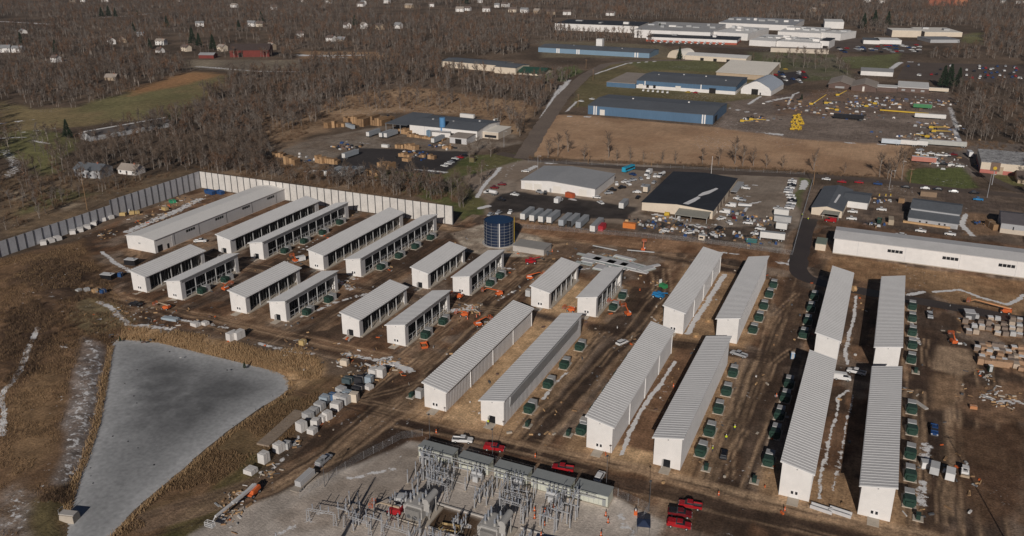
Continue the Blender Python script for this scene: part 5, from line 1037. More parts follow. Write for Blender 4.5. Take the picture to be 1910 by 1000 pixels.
def telehandler(p):
    K = Kit(); K.add('body', MB().box(-1.1, -2.4, .7, 1.1, 2.2, 1.6, p, .05, .1).box(-1.1, -2.4, 1.6, .2, -1.2, 2.0, p)); b = MB(); gl = MB(); cab(b, gl, .5, -.9, .9, 1.6, 2.7, p, -.7, .6, .08)
    for q in (b, gl): q.v = [(x-.55, y, z) for x, y, z in q.v]
    K.add('cab', b, [('window', gl)]); K.add('boom', MB().bar((.5, -2.2, 2.0), (.5, 4.0, 3.2), .28, p, 4, .22).bar((.5, 3.8, 3.1), (.5, 5.0, 2.3), .15, M_DGREY, 4)); K.add('fork', MB().box(-.3, 4.9, 2.0, 1.3, 5.1, 2.9, M_DGREY)); wheels(K, (-1.15, 1.15), (-1.6, 1.5), .65, .45); return K
V(telehandler(M_RED), 'telehandler', 'red telehandler with raised boom in front of the blue tank apron', 'telehandler', 990, 492, -60)
V(telehandler(M_BLUE), 'telehandler', 'blue lift truck with a low boom left of a tall back row shed', 'telehandler', 1228, 556, -100)
V(Kit().add('body', MB().box(-1, -1.6, .5, 1, 1.6, 1.9, mat('bright_green_paint', (.04, .24, .09), .5), .1, .1)).add('mast', MB().box(-.7, 1.6, .3, .7, 1.8, 3.4, M_CARW)).add('wheel', MB().bar((-1.1, 0, .4), (1.1, 0, .4), .4, M_TYRE, 10)), 'green_forklift', 'small green machine with a white mast beside the blue lift truck', 'forklift', 1237, 538, 60)
# skips, cans, toilets, cones
def skip(p, w_=2.2, L=5, h=1.7):
    k = ('skip', p, w_, L, h)
    if k in _vk: return _vk[k]
    b = MB(); a, c = w_/2, L/2
    for f in ([(-a, -c), (a, -c)], [(a, -c), (a, c)], [(a, c), (-a, c)], [(-a, c), (-a, -c)]):
        (x0, y0), (x1, y1) = f; b.poly([(x0*.86, y0*.9, .1), (x1*.86, y1*.9, .1), (x1, y1, h), (x0, y0, h)], p); b.poly([(x0*.82, y0*.88, .2), (x0*.95, y0*.97, h), (x1*.95, y1*.97, h), (x1*.82, y1*.88, .2)], p); b.poly([(x0, y0, h), (x1, y1, h), (x1*.95, y1*.97, h), (x0*.95, y0*.97, h)], p)
    b.poly([(-a*.86, -c*.9, .15), (a*.86, -c*.9, .15), (a*.86, c*.9, .15), (-a*.86, c*.9, .15)], M_DGREY)
    K = Kit().add('hull', b).add('contents', MB().box(-a*.7, -c*.8, .2, a*.7, c*.8, h*.62, M_WOODD, .2, .3)).add('skid_rail', MB().box(-a*.7, -c*.9, 0, -a*.6, c*.9, .1, M_DGREY).box(a*.6, -c*.9, 0, a*.7, c*.9, .1, M_DGREY)); _vk[k] = K; return K
V(skip(M_ORANGE, 2.4, 3.6, 1.0), 'tipping_skip', 'low orange skip filled with pale waste in front of a shed transformer', 'skip', 791, 647, 40)
V(skip(mat('skip_blue', (.025, .075, .20), .5, var=.2), 2.5, 7, 2.2), 'waste_skip', 'long blue waste skip by the corner of the panel fence', 'skip', 392, 362, 80); V(skip(mat('skip_blue', (.025, .075, .20)), 2.5, 5, 2.0), 'waste_skip', 'shorter blue waste skip right behind the long blue one', 'skip', 411, 362, 80)
V(skip(mat('pale_skip', (.25, .25, .25), .6), 2.2, 3.0, 1.3), 'tipping_skip', 'small grey skip beside the front generator and the blue tarp', 'skip', 182, 546, 20)
TLT = lambda p: Kit().add('cabin', MB().box(-.6, -.6, .1, .6, .6, 2.2, p), [('door', MB().box(-.45, -.63, .15, .45, -.6, 2.0, M_LGREY))]).add('roof', MB().box(-.62, -.62, 2.2, .62, .62, 2.4, M_CARW, .15, .15))
V(TLT(M_GREEN), 'portable_toilet', 'green portable toilet with a white roof below the timber pallets', 'portable toilet', 1846, 693, 20); V(TLT(M_BLUE), 'portable_toilet', 'blue portable toilet at the muddy crossing', 'portable toilet', 1478, 669, 10)
V(TLT(M_GREEN), 'portable_toilet', 'green portable toilet near the front end shed lane', 'portable toilet', 1373, 665, 10) if False else None
CONE = Kit().add('body', MB().bar((0, 0, .05), (0, 0, 1.0), .22, M_ORANGE, 10, .08), [('stripe', MB().bar((0, 0, .45), (0, 0, .65), .165, M_TRIM, 10, .125))]).add('base', MB().box(-.3, -.3, 0, .3, .3, .06, M_DGREY))
for j, (x, y, lab) in enumerate([(-64.8, 157.0, 'between the two transformers, nearer the middle'), (-61.7, 155.6, 'beside the steel stand right of the second transformer'), (-63.4, 160.3, 'by the fourth substation house wall'), (-49.4, 165.0, 'below the corner of the fifth substation house'), (-48.1, 162.8, 'in front of the one at the fifth house corner'), (-60.9, 151.7, 'near the bottom edge by the blue tarp'), (-48.1, 157.5, 'alone near the bottom edge on the right'), (-62.2, 162.7, 'with a white bar beside the busbar stand'), (-65.9, 159.6, 'behind the row by the second transformer'),
                               (-74.6, 180.8, 'on the road between the two red pickups'), (-104.8, 180.2, 'on the road left of the white pickup'), (-26, 184.4, 'on the front road below the dark shed lane'), (-10, 184.8, 'on the front road before the shaded tall shed')]):
    place(CONE, 'traffic_cone', f'orange cone with a white band {lab}', 'traffic cone', (x, y, 0), 0, 'traffic cones', 1.25)
for u, v in [(895, 588), (881, 577), (872, 596), (889, 592), (1256, 722), (1448, 740), (1030, 470)]:
    x, y = G(u, v); place(CONE, 'traffic_cone', 'orange cone standing on the mud of the shed lanes', 'traffic cone', (x, y, 0), 0, 'traffic cones', 1.25)

# ------------------------------------------------------------------ crates, wrapped units, pallets
_ck = {}
def crate(w_, d, h, m, wood=True):
    k = (w_, d, h, m)
    if k in _ck: return _ck[k]
    b = MB().box(-w_/2, -d/2, .15, w_/2, d/2, h, m, .05, .05); b.box(-w_*.3, -d*.3, h, w_*.3, d*.3, h+.04, m, .1, .1)
    K = Kit().add('wrapped_load', b, [('strap', MB().box(-w_/2-.015, -.06, .2, w_/2+.015, .06, h+.05, M_CONCG))]); pl = MB()
    for s in (-.42, 0, .42): pl.box(-w_/2, d*s-.08, 0, w_/2, d*s+.08, .15, M_WOODD)
    K.add('pallet', pl); _ck[k] = K; return K
rc = random.Random(9)
CR = [(468, 882, 2.8, 2.6, 1.4, 'W', 'low pale wrapped crate nearest the lower left by the orange boom lift'), (493, 862, 2.3, 2.3, 3.0, 'W', 'tall pale wrapped crate alone below the plank platform'), (521, 842, 2.4, 2.4, 2.6, 'W', 'pale wrapped crate at the foot of the plank platform'), (535, 836, 2.0, 2.0, 2.0, 'g', 'torn grey wrapped crate at the foot of the plank platform'),
      (563, 803, 2.5, 2.4, 2.9, 'W', 'tall crate at the upper end of the plank platform'), (583, 808, 2.3, 2.2, 1.7, 'W', 'low crate right of the tall one at the platform end'), (589, 794, 2.2, 2.2, 2.2, 'W', 'square crate behind the low one by the platform'), (575, 780, 2.8, 2.4, 2.0, 'g', 'wide grey crate beyond the platform end'), (585, 772, 2.6, 2.2, 1.9, 'g', 'wide grey crate behind the wide one at the platform end'), (602, 785, 2.0, 2.0, 1.8, 'W', 'small white crate right of the square one'), (611, 782, 2.2, 2.2, 2.6, 'W', 'clean tall crate standing on the road side of the row'), (597, 763, 2.8, 2.4, 2.2, 'g', 'grey topped crate in the middle of the row, pond side'), (607, 750, 2.8, 2.6, 2.2, 'b', 'bluish crate in the middle of the row'), (620, 746, 2.0, 2.0, 2.2, 'B', 'blue wrapped crate squeezed between grey ones'), (628, 763, 3.0, 2.6, 2.4, 'W', 'broad crate on the road side in the middle of the row'),
      (632, 749, 2.6, 2.4, 2.4, 'W', 'crate behind the broad one on the road side'), (645, 752, 2.6, 2.6, 2.6, 'g', 'grey wrapped crate right of the broad one'), (637, 735, 2.8, 2.4, 2.4, 'g', 'grey crate before the dark covered ones'), (648, 741, 2.4, 2.2, 2.2, 'b', 'bluish grey crate before the dark covered ones'), (661, 748, 2.5, 2.3, 2.8, 'T', 'cream boxed crate on the road edge of the row'), (649, 714, 3.0, 2.6, 1.8, 'd', 'dark teal covered crate at the pond side of the row'), (671, 716, 2.6, 2.6, 2.6, 'k', 'black covered crate near the upper end of the row'), (668, 729, 3.0, 2.8, 1.8, 'k', 'low black covered crate near the upper end of the row'), (689, 714, 2.2, 2.2, 2.4, 'b', 'blue grey crate beside the black covered ones'), (688, 725, 2.4, 2.2, 1.3, 'W', 'low white crate beside the black covered ones'), (698, 702, 2.8, 2.4, 2.8, 'W', 'tall white crate at the top end of the row'), (711, 702, 2.6, 2.6, 3.0, 'W', 'tall wrapped crate last at the top end of the row'),
      (643, 681, 2.6, 1.8, 2.0, 'T', 'yellowish open crate near the front row shed'), (565, 643, 2.0, 2.0, 1.8, 'y', 'yellow wooden crate on the mud below the front row sheds'), (434, 633, 2.4, 3.8, 2.9, 'W', 'left half of the double grey crate above the pond'), (446, 631, 2.4, 3.8, 2.9, 'W', 'right half of the double grey crate above the pond'), (365, 608, 3.2, 2.2, 1.4, 'W', 'low pale crate left of the double one above the pond'), (383, 606, 2.4, 2.0, 1.3, 'W', 'smaller low pale crate left of the double one above the pond'), (318, 597, 6.5, 2.2, 1.0, 'b', 'flat stack of grey sheets on the snowy mud above the pond')]
CM = {'W': M_WRAPW, 'g': M_WRAP, 'b': mat('blue_grey_wrap', (.34, .40, .45), .45), 'B': mat('blue_wrap', (.08, .16, .30), .5), 'T': M_CREAMW, 'd': mat('teal_cover', (.07, .10, .11), .7), 'k': mat('black_cover', (.035, .035, .04), .6), 'y': mat('yellow_timber', (.50, .36, .16), .8)}
for u, v, w_, d, h, c, lab in CR:
    V(crate(w_, d, h, CM[c]), 'wrapped_crate', lab, 'crate', u, v, rc.uniform(-12, 12), 'wrapped crates beside the haul road')
# crates lined along the shaded fence
for j, (u, v) in enumerate([(82, 456), (95, 452), (108, 448), (137, 436), (150, 432), (163, 427), (176, 420), (192, 412), (206, 408), (222, 400), (236, 396), (250, 390)]):
    V(crate(2.6, 3.4, 1.9, M_WRAPW), 'wrapped_crate', 'pale wrapped crate in the line along the shaded panel fence', 'crate', u, v, 60+rc.uniform(-20, 20), 'pale crates lined along the fence')
for u, v, w_, d, h, c, lab in [(230, 402, 3, 2, 1.6, 'y', 'open timber crate left of the snowy yard by the fence'), (246, 400, 2.4, 2, 1.8, 'y', 'timber crate right of the open one by the fence'), (308, 392, 3.5, 2, 1.6, 'y', 'timber crate on the snow behind the flat white warehouse'), (322, 378, 3.6, 3, 1.4, 'G', 'bright green covered heap on the snow behind the flat white warehouse'), (256, 399, 2, 2, 1.6, 'y', 'small timber crate nearest the warehouse end')]:
    CM['G'] = mat('green_tarp', (.04, .30, .15), .6); V(crate(w_, d, h, CM[c]), 'site_crate', lab, 'crate', u, v, rc.uniform(-30, 60))
# generators on the left
GEN = Kit().add('case', MB().box(-1.4, -2.6, .3, 1.4, 2.6, 2.6, M_CARK)).add('roof', MB().box(-1.45, -2.65, 2.6, 1.45, 2.65, 2.7, M_CARW), [('exhaust', MB().bar((0, 1.5, 2.7), (0, 1.5, 3.2), .2, M_DGREY, 8))]).add('skid', MB().box(-1.2, -2.6, 0, -1.0, 2.6, .3, M_DGREY).box(1.0, -2.6, 0, 1.2, 2.6, .3, M_DGREY))
V(GEN, 'generator', 'black generator with a white top on the rough ground by the front row shed', 'generator', 202, 522, -78); V(GEN, 'generator', 'black generator with a white top close to the front row shed corner', 'generator', 246, 494, -78)
for u, v, c, lab in [(148, 548, M_WRAP, 'small grey cabinet left of the timber bin on the slope'), (163, 546, M_WRAP, 'small grey cabinet right beside the timber bin on the slope'), (178, 548, M_WOOD, 'open timber bin on the slope by the front generator'), (193, 549, mat('skip_blue', (.02, .06, .16)), 'blue tarp covered stack beside the timber bin'), (225, 517, mat('skip_blue', (.02, .06, .16)), 'blue tarp covered box beside the front generator')]:
    V(crate(1.8, 2.0, 2.0, c), 'site_box', lab, 'box', u, v, rc.uniform(-20, 20))
# pallets of timber and bricks on the right
PM = [mat('boxed_timber_pallet', (.40, .25, .155), .8, var=.2, scale=.5, fine=3), mat('pale_boxed_pallet', (.46, .37, .29), .8, var=.2, scale=.5, fine=3), mat('grey_brown_pallet', (.24, .185, .15), .8, var=.2, scale=.5, fine=3), M_WRAP]
GP1 = 'palletised packs in the storage yard at the right'
def pallet_pack(m, h, snowy):
    k = ('pp', m, h, snowy)
    if k in _ck: return _ck[k]
    b = MB()
    for j in range(3): b.box(-.95, -1.05+j*.7, .14, .95, -.4+j*.7, h*(1-.12*(j == 1)), m, .02, .02)
    K = Kit().add('pack', b, [('cap', MB().box(-.9, -1.0, h, .9, 1.0, h+.07, M_SNOW if snowy else m, .12, .12))]).add('pallet', MB().box(-1, -1.1, 0, 1, -.9, .13, M_WOODD).box(-1, .9, 0, 1, 1.1, .13, M_WOODD).box(-1, -.1, 0, 1, .1, .13, M_WOODD)); _ck[k] = K; return K
def prow(u0, u1, v0, v1, n, ms, lab, hs=(1.5, 2.0), sn=.4, skip_=.0):
    for j in range(n):
        if rc.random() < skip_: continue
        t = j/(n-1); V(pallet_pack(PM[rc.choice(ms)], rc.choice(hs), rc.random() < sn), 'pallet_pack', lab, 'pallet pack', u0+(u1-u0)*t, v0+(v1-v0)*t+rc.uniform(-1, 1), rc.uniform(-9, 9), GP1)
prow(1828, 1876, 679, 684, 5, (0,), 'tan boxed pack in the front row of pallets above the green toilet', (2.0,), 0); prow(1884, 1915, 683, 694, 4, (0, 1), 'tan boxed pack at the right end of the front pallet row', (1.2, 1.6), .2)
for k, (v0, u0) in enumerate([(671, 1830), (662, 1834), (653, 1822), (645, 1818)]): prow(u0, 1915, v0, v0+9, 9, (0, 1, 2, 2), 'brown pack within the block of pallets behind the front row', (1.2, 1.7), .22, .12)
for k, (v0, u0) in enumerate([(622, 1806), (613, 1802), (603, 1800), (594, 1806)]): prow(u0, 1915, v0, v0+6, 9, (1, 2, 3, 2), 'greyish pack in the upper block of pallets below the level boom', (1.2, 1.7), .28, .22)
V(Kit().add('roof', MB().box(-1.8, -2, 2.4, 1.8, 2, 2.6, M_GREYW)).add('side_wall', MB().box(-1.7, -1.9, 0, 1.7, 1.9, 2.4, M_DGREY)), 'site_shelter', 'grey roofed shelter at the top left of the pallet yard', 'shelter', 1807, 592, 8)
V(crate(2, 1.4, 1.0, mat('orange_timber', (.5, .22, .1), .8)), 'timber_bundle', 'orange timber bundle lying alone on the dark mud at the right', 'timber bundle', 1815, 762, 5)
V(Kit().add('drum', MB().bar((-.5, 0, 1.0), (.5, 0, 1.0), 1.0, M_WOOD, 16)).add('flange', MB().bar((-.62, 0, 1.0), (-.5, 0, 1.0), 1.25, M_WOOD, 20).bar((.5, 0, 1.0), (.62, 0, 1.0), 1.25, M_WOOD, 20)), 'cable_reel', 'timber cable reel at the corner of the right back row shed', 'cable reel', 1592, 543, 40)
for u, v, lab in [(1321, 600, 'timber cable reel on the snow strip between the back row sheds'), (1298, 628, 'timber cable reel at the front of the back row snow strip')]:
    V(Kit().add('drum', MB().bar((0, 0, 0), (0, 0, .9), .5, M_WOOD, 14)).add('flange', MB().bar((0, 0, .9), (0, 0, 1.02), 1.1, M_WOOD, 18).bar((0, 0, 0), (0, 0, .1), 1.1, M_WOOD, 18)), 'cable_reel', lab, 'cable reel', u, v, 0)
for u, v, w_, lab in [(1532, 951, 9, 'grey steel trough lying between the two nearest sheds, left one'), (1567, 958, 9, 'grey steel trough lying between the two nearest sheds, right one')]:
    V(Kit().add('trough', MB().box(-2.6, -.8, 0, 2.6, .8, .25, M_GREYW).box(-2.6, -.8, .25, 2.6, -.65, .9, M_GREYW).box(-2.6, .65, .25, 2.6, .8, .9, M_GREYW)), 'steel_trough', lab, 'trough', u, v, -8)
for u, v, deg, lab in [(1717, 756, 40, 'pale plank beam leaning by the nearest transformer row')]:
    V(MB().box(-.6, -2.6, 0, .6, 2.6, .4, M_CONCG).mesh('concrete_beam'), 'concrete_beam', lab, 'beam', u, v, deg)
# plank platform
pk = MB()
for j in range(12): pk.box(-2.0, -9.5+j*1.58, .0, 2.0, -8.0+j*1.58, .5, mat('weathered_deck', (.30, .235, .18), .85, var=.2, scale=.4, fine=3))
V(pk.mesh('plank_platform'), 'plank_platform', 'long grey plank platform lying on the bank between pond and crates', 'platform', -146.2, 164.3, 5, px=False)
# steel laydown
rl_ = random.Random(21)
for j, (u, v, L, deg) in enumerate([(1100, 478, 12, 80), (1118, 480, 13, 80), (1140, 484, 14, 78), (1160, 488, 14, 78), (1180, 492, 12, 78), (1110, 488, 11, 82), (1132, 493, 12, 82), (1195, 497, 10, 70), (1212, 498, 10, 140), (1190, 506, 9, 80), (1090, 492, 8, 84), (1150, 499, 9, 84)]):
    k = MB()
    for q in range(3): k.box(-1.1+q*.75, -L/2, 0, -.5+q*.75, L/2, .35+.12*rl_.random(), M_GREYW if rl_.random() < .6 else mat('green_grey_steel', (.30, .34, .33), .5))
    V(k.mesh('steel_bundle'), 'steel_bundle', 'bundle of long grey steel sections in the laydown pile', 'steel bundle', u, v, deg+rl_.uniform(-4, 4), 'steel bundles in the laydown yard')
for j, (u, v, w_, L, deg) in enumerate([(1105, 483, 5, 9, 82), (1128, 488, 5, 11, 80), (1152, 493, 5, 10, 80), (1175, 498, 5, 9, 78), (1098, 489, 4, 6, 84), (1205, 503, 4, 8, 150), (1165, 482, 3, 10, 78), (1120, 500, 6, 5, 84)]):
    V(MB().box(-w_/2, -L/2, 0, w_/2, L/2, .5, mat('pale_green_grey_sheets', (.36, .40, .39), .6, var=.15), .1, .1).box(-w_/2+.3, -L/2+.4, .5, w_/2-.6, L/2-.2, .75, M_GREYW, .1, .1).mesh('sheet_stack'), 'sheet_stack', 'flat stack of pale green grey sheets in the laydown pile', 'sheet stack', u, v, deg, 'sheet stacks in the laydown yard')
for u, v, deg, lab in [(1128, 467, 82, 'grey steel beam on trestles at the back of the laydown pile'), (1195, 473, 100, 'grey steel beam on trestles at the right of the laydown pile')]:
    k = Kit().add('beam', MB().box(-.3, -6, 1.0, .3, 6, 1.35, M_LGREY))
    for s in (-4, 4): k.add('trestle', MB().bar((-.6, s, 0), (0, s, 1.0), .08, M_DGREY).bar((.6, s, 0), (0, s, 1.0), .08, M_DGREY))
    V(k, 'trestle_beam', lab, 'beam', u, v, deg)
# dock at the pond outlet
V(Kit().add('headwall', MB().box(-2, -1.5, -1.5, 2, 1.2, .8, M_CONC, .2, .2)).add('deck', MB().box(-2.2, -1, .8, 1.8, .8, 1.0, M_CONCG)).add('handrail', MB().bar((-2.1, -.9, 1.0), (-2.1, -.9, 2.0), .05, M_STEEL).bar((-2.1, .7, 1.0), (-2.1, .7, 2.0), .05, M_STEEL).bar((-2.1, -.9, 2.0), (-2.1, .7, 2.0), .05, M_STEEL)), 'pond_outlet', 'small concrete outlet box with a deck at the pond edge', 'outlet', 130, 962, 15)
# loose litter of boards, sheeting and wrap scattered on the mud
lt = MB()
for (u, v, n, s) in [(700, 690, 60, 9), (720, 680, 30, 5), (640, 670, 25, 5), (880, 575, 40, 5), (650, 530, 14, 4), (300, 600, 50, 16), (220, 590, 30, 8), (330, 380, 60, 16), (280, 410, 50, 12), (200, 440, 20, 8), (560, 650, 20, 6), (500, 880, 20, 3), (440, 930, 40, 4), (430, 960, 30, 4), (1860, 740, 50, 8), (1840, 700, 20, 5), (540, 490, 10, 3), (720, 500, 10, 4), (1195, 640, 12, 4), (1240, 600, 20, 5), (1225, 530, 16, 4), (540, 830, 14, 3), (1150, 500, 50, 9), (1130, 485, 40, 9), (1875, 660, 60, 6), (1860, 610, 50, 8), (600, 780, 16, 5), (640, 740, 16, 5), (900, 600, 8, 4), (1520, 735, 8, 2), (1700, 730, 8, 4), (1800, 900, 16, 10), (1720, 950, 6, 5), (1020, 810, 6, 5), (970, 470, 10, 5)]:
    cx, cy = G(u, v)
    for _ in range(n):
        x, y = cx+rc.gauss(0, s*.5), cy+rc.gauss(0, s*.5); a = rc.uniform(0, PI); L = rc.uniform(.4, 2.2); w_ = rc.uniform(.12, .6); c, s_ = math.cos(a), math.sin(a); z0 = float(ground_z([x], [y])[0])
        p = [(x+c*i-s_*j, y+s_*i+c*j) for i, j in ((-L/2, -w_/2), (L/2, -w_/2), (L/2, w_/2), (-L/2, w_/2))]
        h = rc.uniform(.12, .4); lt.hexa([(a_, b_, z0) for a_, b_ in p]+[(a_, b_, z0+h) for a_, b_ in p], rc.choice([M_WRAPW, M_WOOD, M_WOODD, M_CONC, M_GREY, M_WOODD, M_DGREY, M_ORANGE if rc.random() < .3 else M_WOOD]))
for _ in range(420):
    x, y = rc.uniform(-285, 35), rc.uniform(182, 345)
    if any(X_-1 < x < X_+9.5 and Y_-1 < y < Y_+L_+2 for X_, Y_, L_ in SH_.values()) or (x < -285 or y > 345): continue
    a = rc.uniform(0, PI); L = rc.uniform(.3, 1.6); w_ = rc.uniform(.15, .7); c, s_ = math.cos(a), math.sin(a); h = rc.uniform(.12, .6)
    p = [(x+c*i-s_*j, y+s_*i+c*j) for i, j in ((-L/2, -w_/2), (L/2, -w_/2), (L/2, w_/2), (-L/2, w_/2))]; lt.hexa([(a_, b_, 0) for a_, b_ in p]+[(a_, b_, h) for a_, b_ in p], rc.choice([M_WRAPW, M_WOOD, M_WOODD, M_CONC, M_GREY, M_DGREY, M_ORANGE, M_BROWNW, M_DGREY]))
tag(link('construction_debris', lt.mesh('construction_debris')), 'scattered boards, wrap and offcuts lying on the mud', 'debris', kind='stuff')
# ------------------------------------------------------------------ substation
M_SUBW = mat('pale_green_grey_wall', (.56, .57, .49), .6, var=.06, scale=.3, fine=2); M_SUBR = mat('grey_green_roof', (.29, .305, .30), .6, var=.08)
M_INS = mat('grey_porcelain', (.30, .32, .36), .35, var=.1); M_TX = mat('transformer_grey', (.40, .385, .365), .5, var=.1, scale=.6, fine=3)
for x0, x1, y0, y1, lab in [(-103.5, -93.2, 168.2, 171.4, 'leftmost of the five grey green substation houses, white pickup behind it'), (-91.3, -82.6, 168.0, 171.3, 'second grey green substation house from the left, red service pickup behind it'), (-80.8, -71.6, 168.0, 171.5, 'third and middle grey green substation house'), (-70.3, -59.9, 167.8, 171.8, 'fourth grey green substation house, red pickup behind its right end'), (-58.8, -50.0, 168.2, 172.4, 'rightmost grey green substation house beside the bare gravel')]:
    w_, d = x1-x0, y1-y0; K = Kit(); b = MB().box(0, 0, .15, w_, d, 3.1, M_SUBW)
    for j in range(1, int(w_/1.3)): b.box(j*1.3-.03, -.03, .2, j*1.3+.03, 0, 3.05, M_SUBR)
    K.add('wall', b); K.add('roof', MB().box(-.15, -.15, 3.1, w_+.15, d+.15, 3.3, M_SUBR)); K.add('door', MB().box(w_-1.4, -.06, .2, w_-.5, -.032, 2.3, M_SUBR)); K.add('louvre', MB().box(.4, -.05, 2.2, .95, -.032, 2.8, M_DGREY).box(3.1, -.05, 2.2, 3.65, -.032, 2.8, M_DGREY))
    K.add('plinth', MB().box(-.3, -.5, -.1, w_+.3, d+.3, .15, M_CONC)); K.add('cable_tray', MB().box(.3, -.9, 2.5, w_-.3, -.75, 2.62, M_STEEL))
    place(K, 'switchgear_house', lab, 'equipment house', (x0, y0, 0), 0, 'substation switchgear houses')
def insul(mb, x, y, z0, z1, r=.16):
    mb.bar((x, y, z0), (x, y, z1), r*.5, M_INS, 6); n = max(3, int((z1-z0)/.25))
    for j in range(n): z = z0+(z1-z0)*(j+.3)/n; mb.bar((x, y, z), (x, y, z+.07), r, M_INS, 8, r*.7)
def power_tx():
    K = Kit(); K.add('plinth', MB().box(-3.4, -4.2, -.1, 4.2, 4.0, .45, M_CONC))
    t = MB().box(-2.2, -2.6, .5, 2.0, 2.6, 4.2, M_TX, .04, .04); t.box(-2.3, -2.7, 3.7, 2.1, 2.7, 3.85, M_TX)
    for j in range(6): t.box(-2.26, -2.4+j*.9, .6, -2.2, -2.25+j*.9, 3.7, M_TX)
    K.add('tank', t)
    for s, y in ((-1, -3.2), (1, 3.2)):
        r = MB()
        for j in range(14): r.box(-2.0+j*.28, y-.55, .8, -1.9+j*.28, y+.55, 3.5, M_TX)
        K.add('radiator', r, [('fan', MB().bar((-1, y+s*.56, 1.6), (-1, y+s*.66, 1.6), .5, M_DGREY, 12).bar((.8, y+s*.56, 1.6), (.8, y+s*.66, 1.6), .5, M_DGREY, 12))])
    r = MB()
    for j in range(16): r.box(-3.3, -2.3+j*.29, .8, -2.3, -2.2+j*.29, 3.4, M_TX)
    K.add('radiator', r)
    K.add('conservator', MB().bar((2.9, -2.2, 5.6), (2.9, 2.6, 5.6), .85, M_TX, 18), [('bracket', MB().box(2.2, -1.6, 4.2, 3.6, -1.4, 5.0, M_TX).box(2.2, 1.8, 4.2, 3.6, 2.0, 5.0, M_TX).box(2.0, -1.6, 2.5, 3.4, -1.4, 4.2, M_TX).box(3.3, -1.6, .5, 3.5, -1.4, 4.4, M_TX).box(3.3, 1.8, .5, 3.5, 2.0, 4.4, M_TX))])
    for x, y in ((-1.5, -1.6), (-1.5, 0), (-1.5, 1.6), (.9, -1.6), (.9, 0), (.9, 1.6)):
        q = MB(); q.bar((x, y, 4.2), (x, y, 4.9), .3, M_TX, 10); insul(q, x, y, 4.9, 6.7 if x < 0 else 6.0, .26); q.bar((x, y, 5.9), (x, y, 7.0 if x < 0 else 6.3), .06, M_STEEL); K.add('bushing', q)
    K.add('control_cabinet', MB().box(2.1, -.8, .6, 2.7, .8, 2.4, M_LGREY)); pp = MB()
    for y in (-2.2, -1.0, .6, 1.6): pp.bar((1.6, y, 4.3), (2.9, y, 4.9), .09, M_TX, 6)
    pp.bar((-2.2, -2.75, 4.0), (2.2, -2.75, 4.0), .14, M_TX, 8); pp.bar((-2.2, 2.75, 4.0), (2.2, 2.75, 4.0), .14, M_TX, 8); K.add('pipework', pp)
    K.add('surge_arrester', MB().box(-2.6, -2.0, 4.3, -2.3, 2.0, 4.4, M_STEEL)); return K
PTX = power_tx()
place(PTX, 'power_transformer', 'big grey power transformer beside the brown pit, left of the two', 'power transformer', (-90.9, 147.2, 0), 0, 'substation power transformers')
place(PTX, 'power_transformer', 'big grey power transformer cut by the bottom edge, right of the two', 'power transformer', (-71.0, 147.4, 0), 0, 'substation power transformers')
def stand(n=1, h=3.0, gap=1.8, ins=1.1, arm=False):
    K = Kit(); L = gap*(n-1)
    for j in ((0, n-1) if n > 1 else (0,)): x = -L/2+gap*j; K.add('post', MB().box(x-.13, -.13, .1, x+.13, .13, h, M_STEEL).box(x-.4, -.4, -.05, x+.4, .4, .12, M_CONC))
    if n > 1: K.add('crossbeam', MB().box(-L/2-.5, -.15, h, L/2+.5, .15, h+.22, M_STEEL))
    for j in range(n): q = MB(); insul(q, -L/2+gap*j, 0, h+.2, h+.2+ins); K.add('insulator', q)
    if arm: K.add('switch_blade', MB().bar((-L/2, 0, h+ins+.25), (-L/2+.3, 1.6, h+ins+.6), .06, M_STEEL).bar((L/2, 0, h+ins+.25), (L/2+.3, 1.6, h+ins+.6), .06, M_STEEL))
    return K
ST1, ST3, ST3s, STD = stand(1, 2.9), stand(3, 3.4, 1.9, 1.3), stand(3, 2.4, 1.1, 1.0), stand(3, 3.2, 2.1, 1.6, True)
SG = 'galvanised busbar stands of the substation'
def S(kit, x, y, lab, rot=0): place(kit, 'busbar_stand', lab, 'busbar stand', (x, y, 0), math.radians(rot), SG)
for x, y in [(-100.0, 156.6), (-99.9, 160.5), (-97.3, 163.0), (-85.0, 159.8), (-81.0, 157.5), (-77.5, 156.6), (-77.6, 160.2), (-75.5, 162.8), (-66.5, 158.8), (-55.7, 157.0), (-97.2, 159.0), (-55.5, 160.3)]:
    S(ST1, x, y, 'single grey steel post with an insulator on top in the substation gravel')
for x, y in [(-97.8, 164.2), (-93, 161.6), (-76.2, 164.2), (-70.8, 161.4), (-88.2, 163.5)]:
    S(ST3, x, y, 'three insulator busbar stand just in front of the switchgear houses', 5)
for x, y in [(-92.2, 156.8), (-90.2, 158.6), (-71.8, 156.8), (-69.6, 158.8), (-59.0, 158.2), (-57.6, 161.5), (-60.4, 155.0), (-58.6, 164.8)]:
    S(STD, x, y, 'three pole disconnect switch stand with open blades behind the transformers', 0)
rq = random.Random(31)
for x in (-96.5, -93.8, -79.2, -66.6, -61.2):
    for y in (155.2, 158.4, 161.6):
        if rq.random() < .7: S(stand(3, 3.0, 1.3, 1.2), x+rq.uniform(-.5, .5), y+rq.uniform(-.6, .6), 'narrow three insulator stand in the crowded middle of the substation', 90)
for x in range(-106, -58, 4):
    if rq.random() < .85: S(STD if rq.random() < .5 else ST3s, x+rq.uniform(-.6, .6), 136.6+rq.uniform(-1, 1.4), 'three insulator stand along the bottom edge of the substation', rq.choice((0, 90)))
for x in (-98.5, -96.0, -80.5, -78.6, -64.0, -62.2):
    S(ST3s, x, 147.0+rq.uniform(-2, 2), 'short three insulator stand beside a big power transformer', 90)
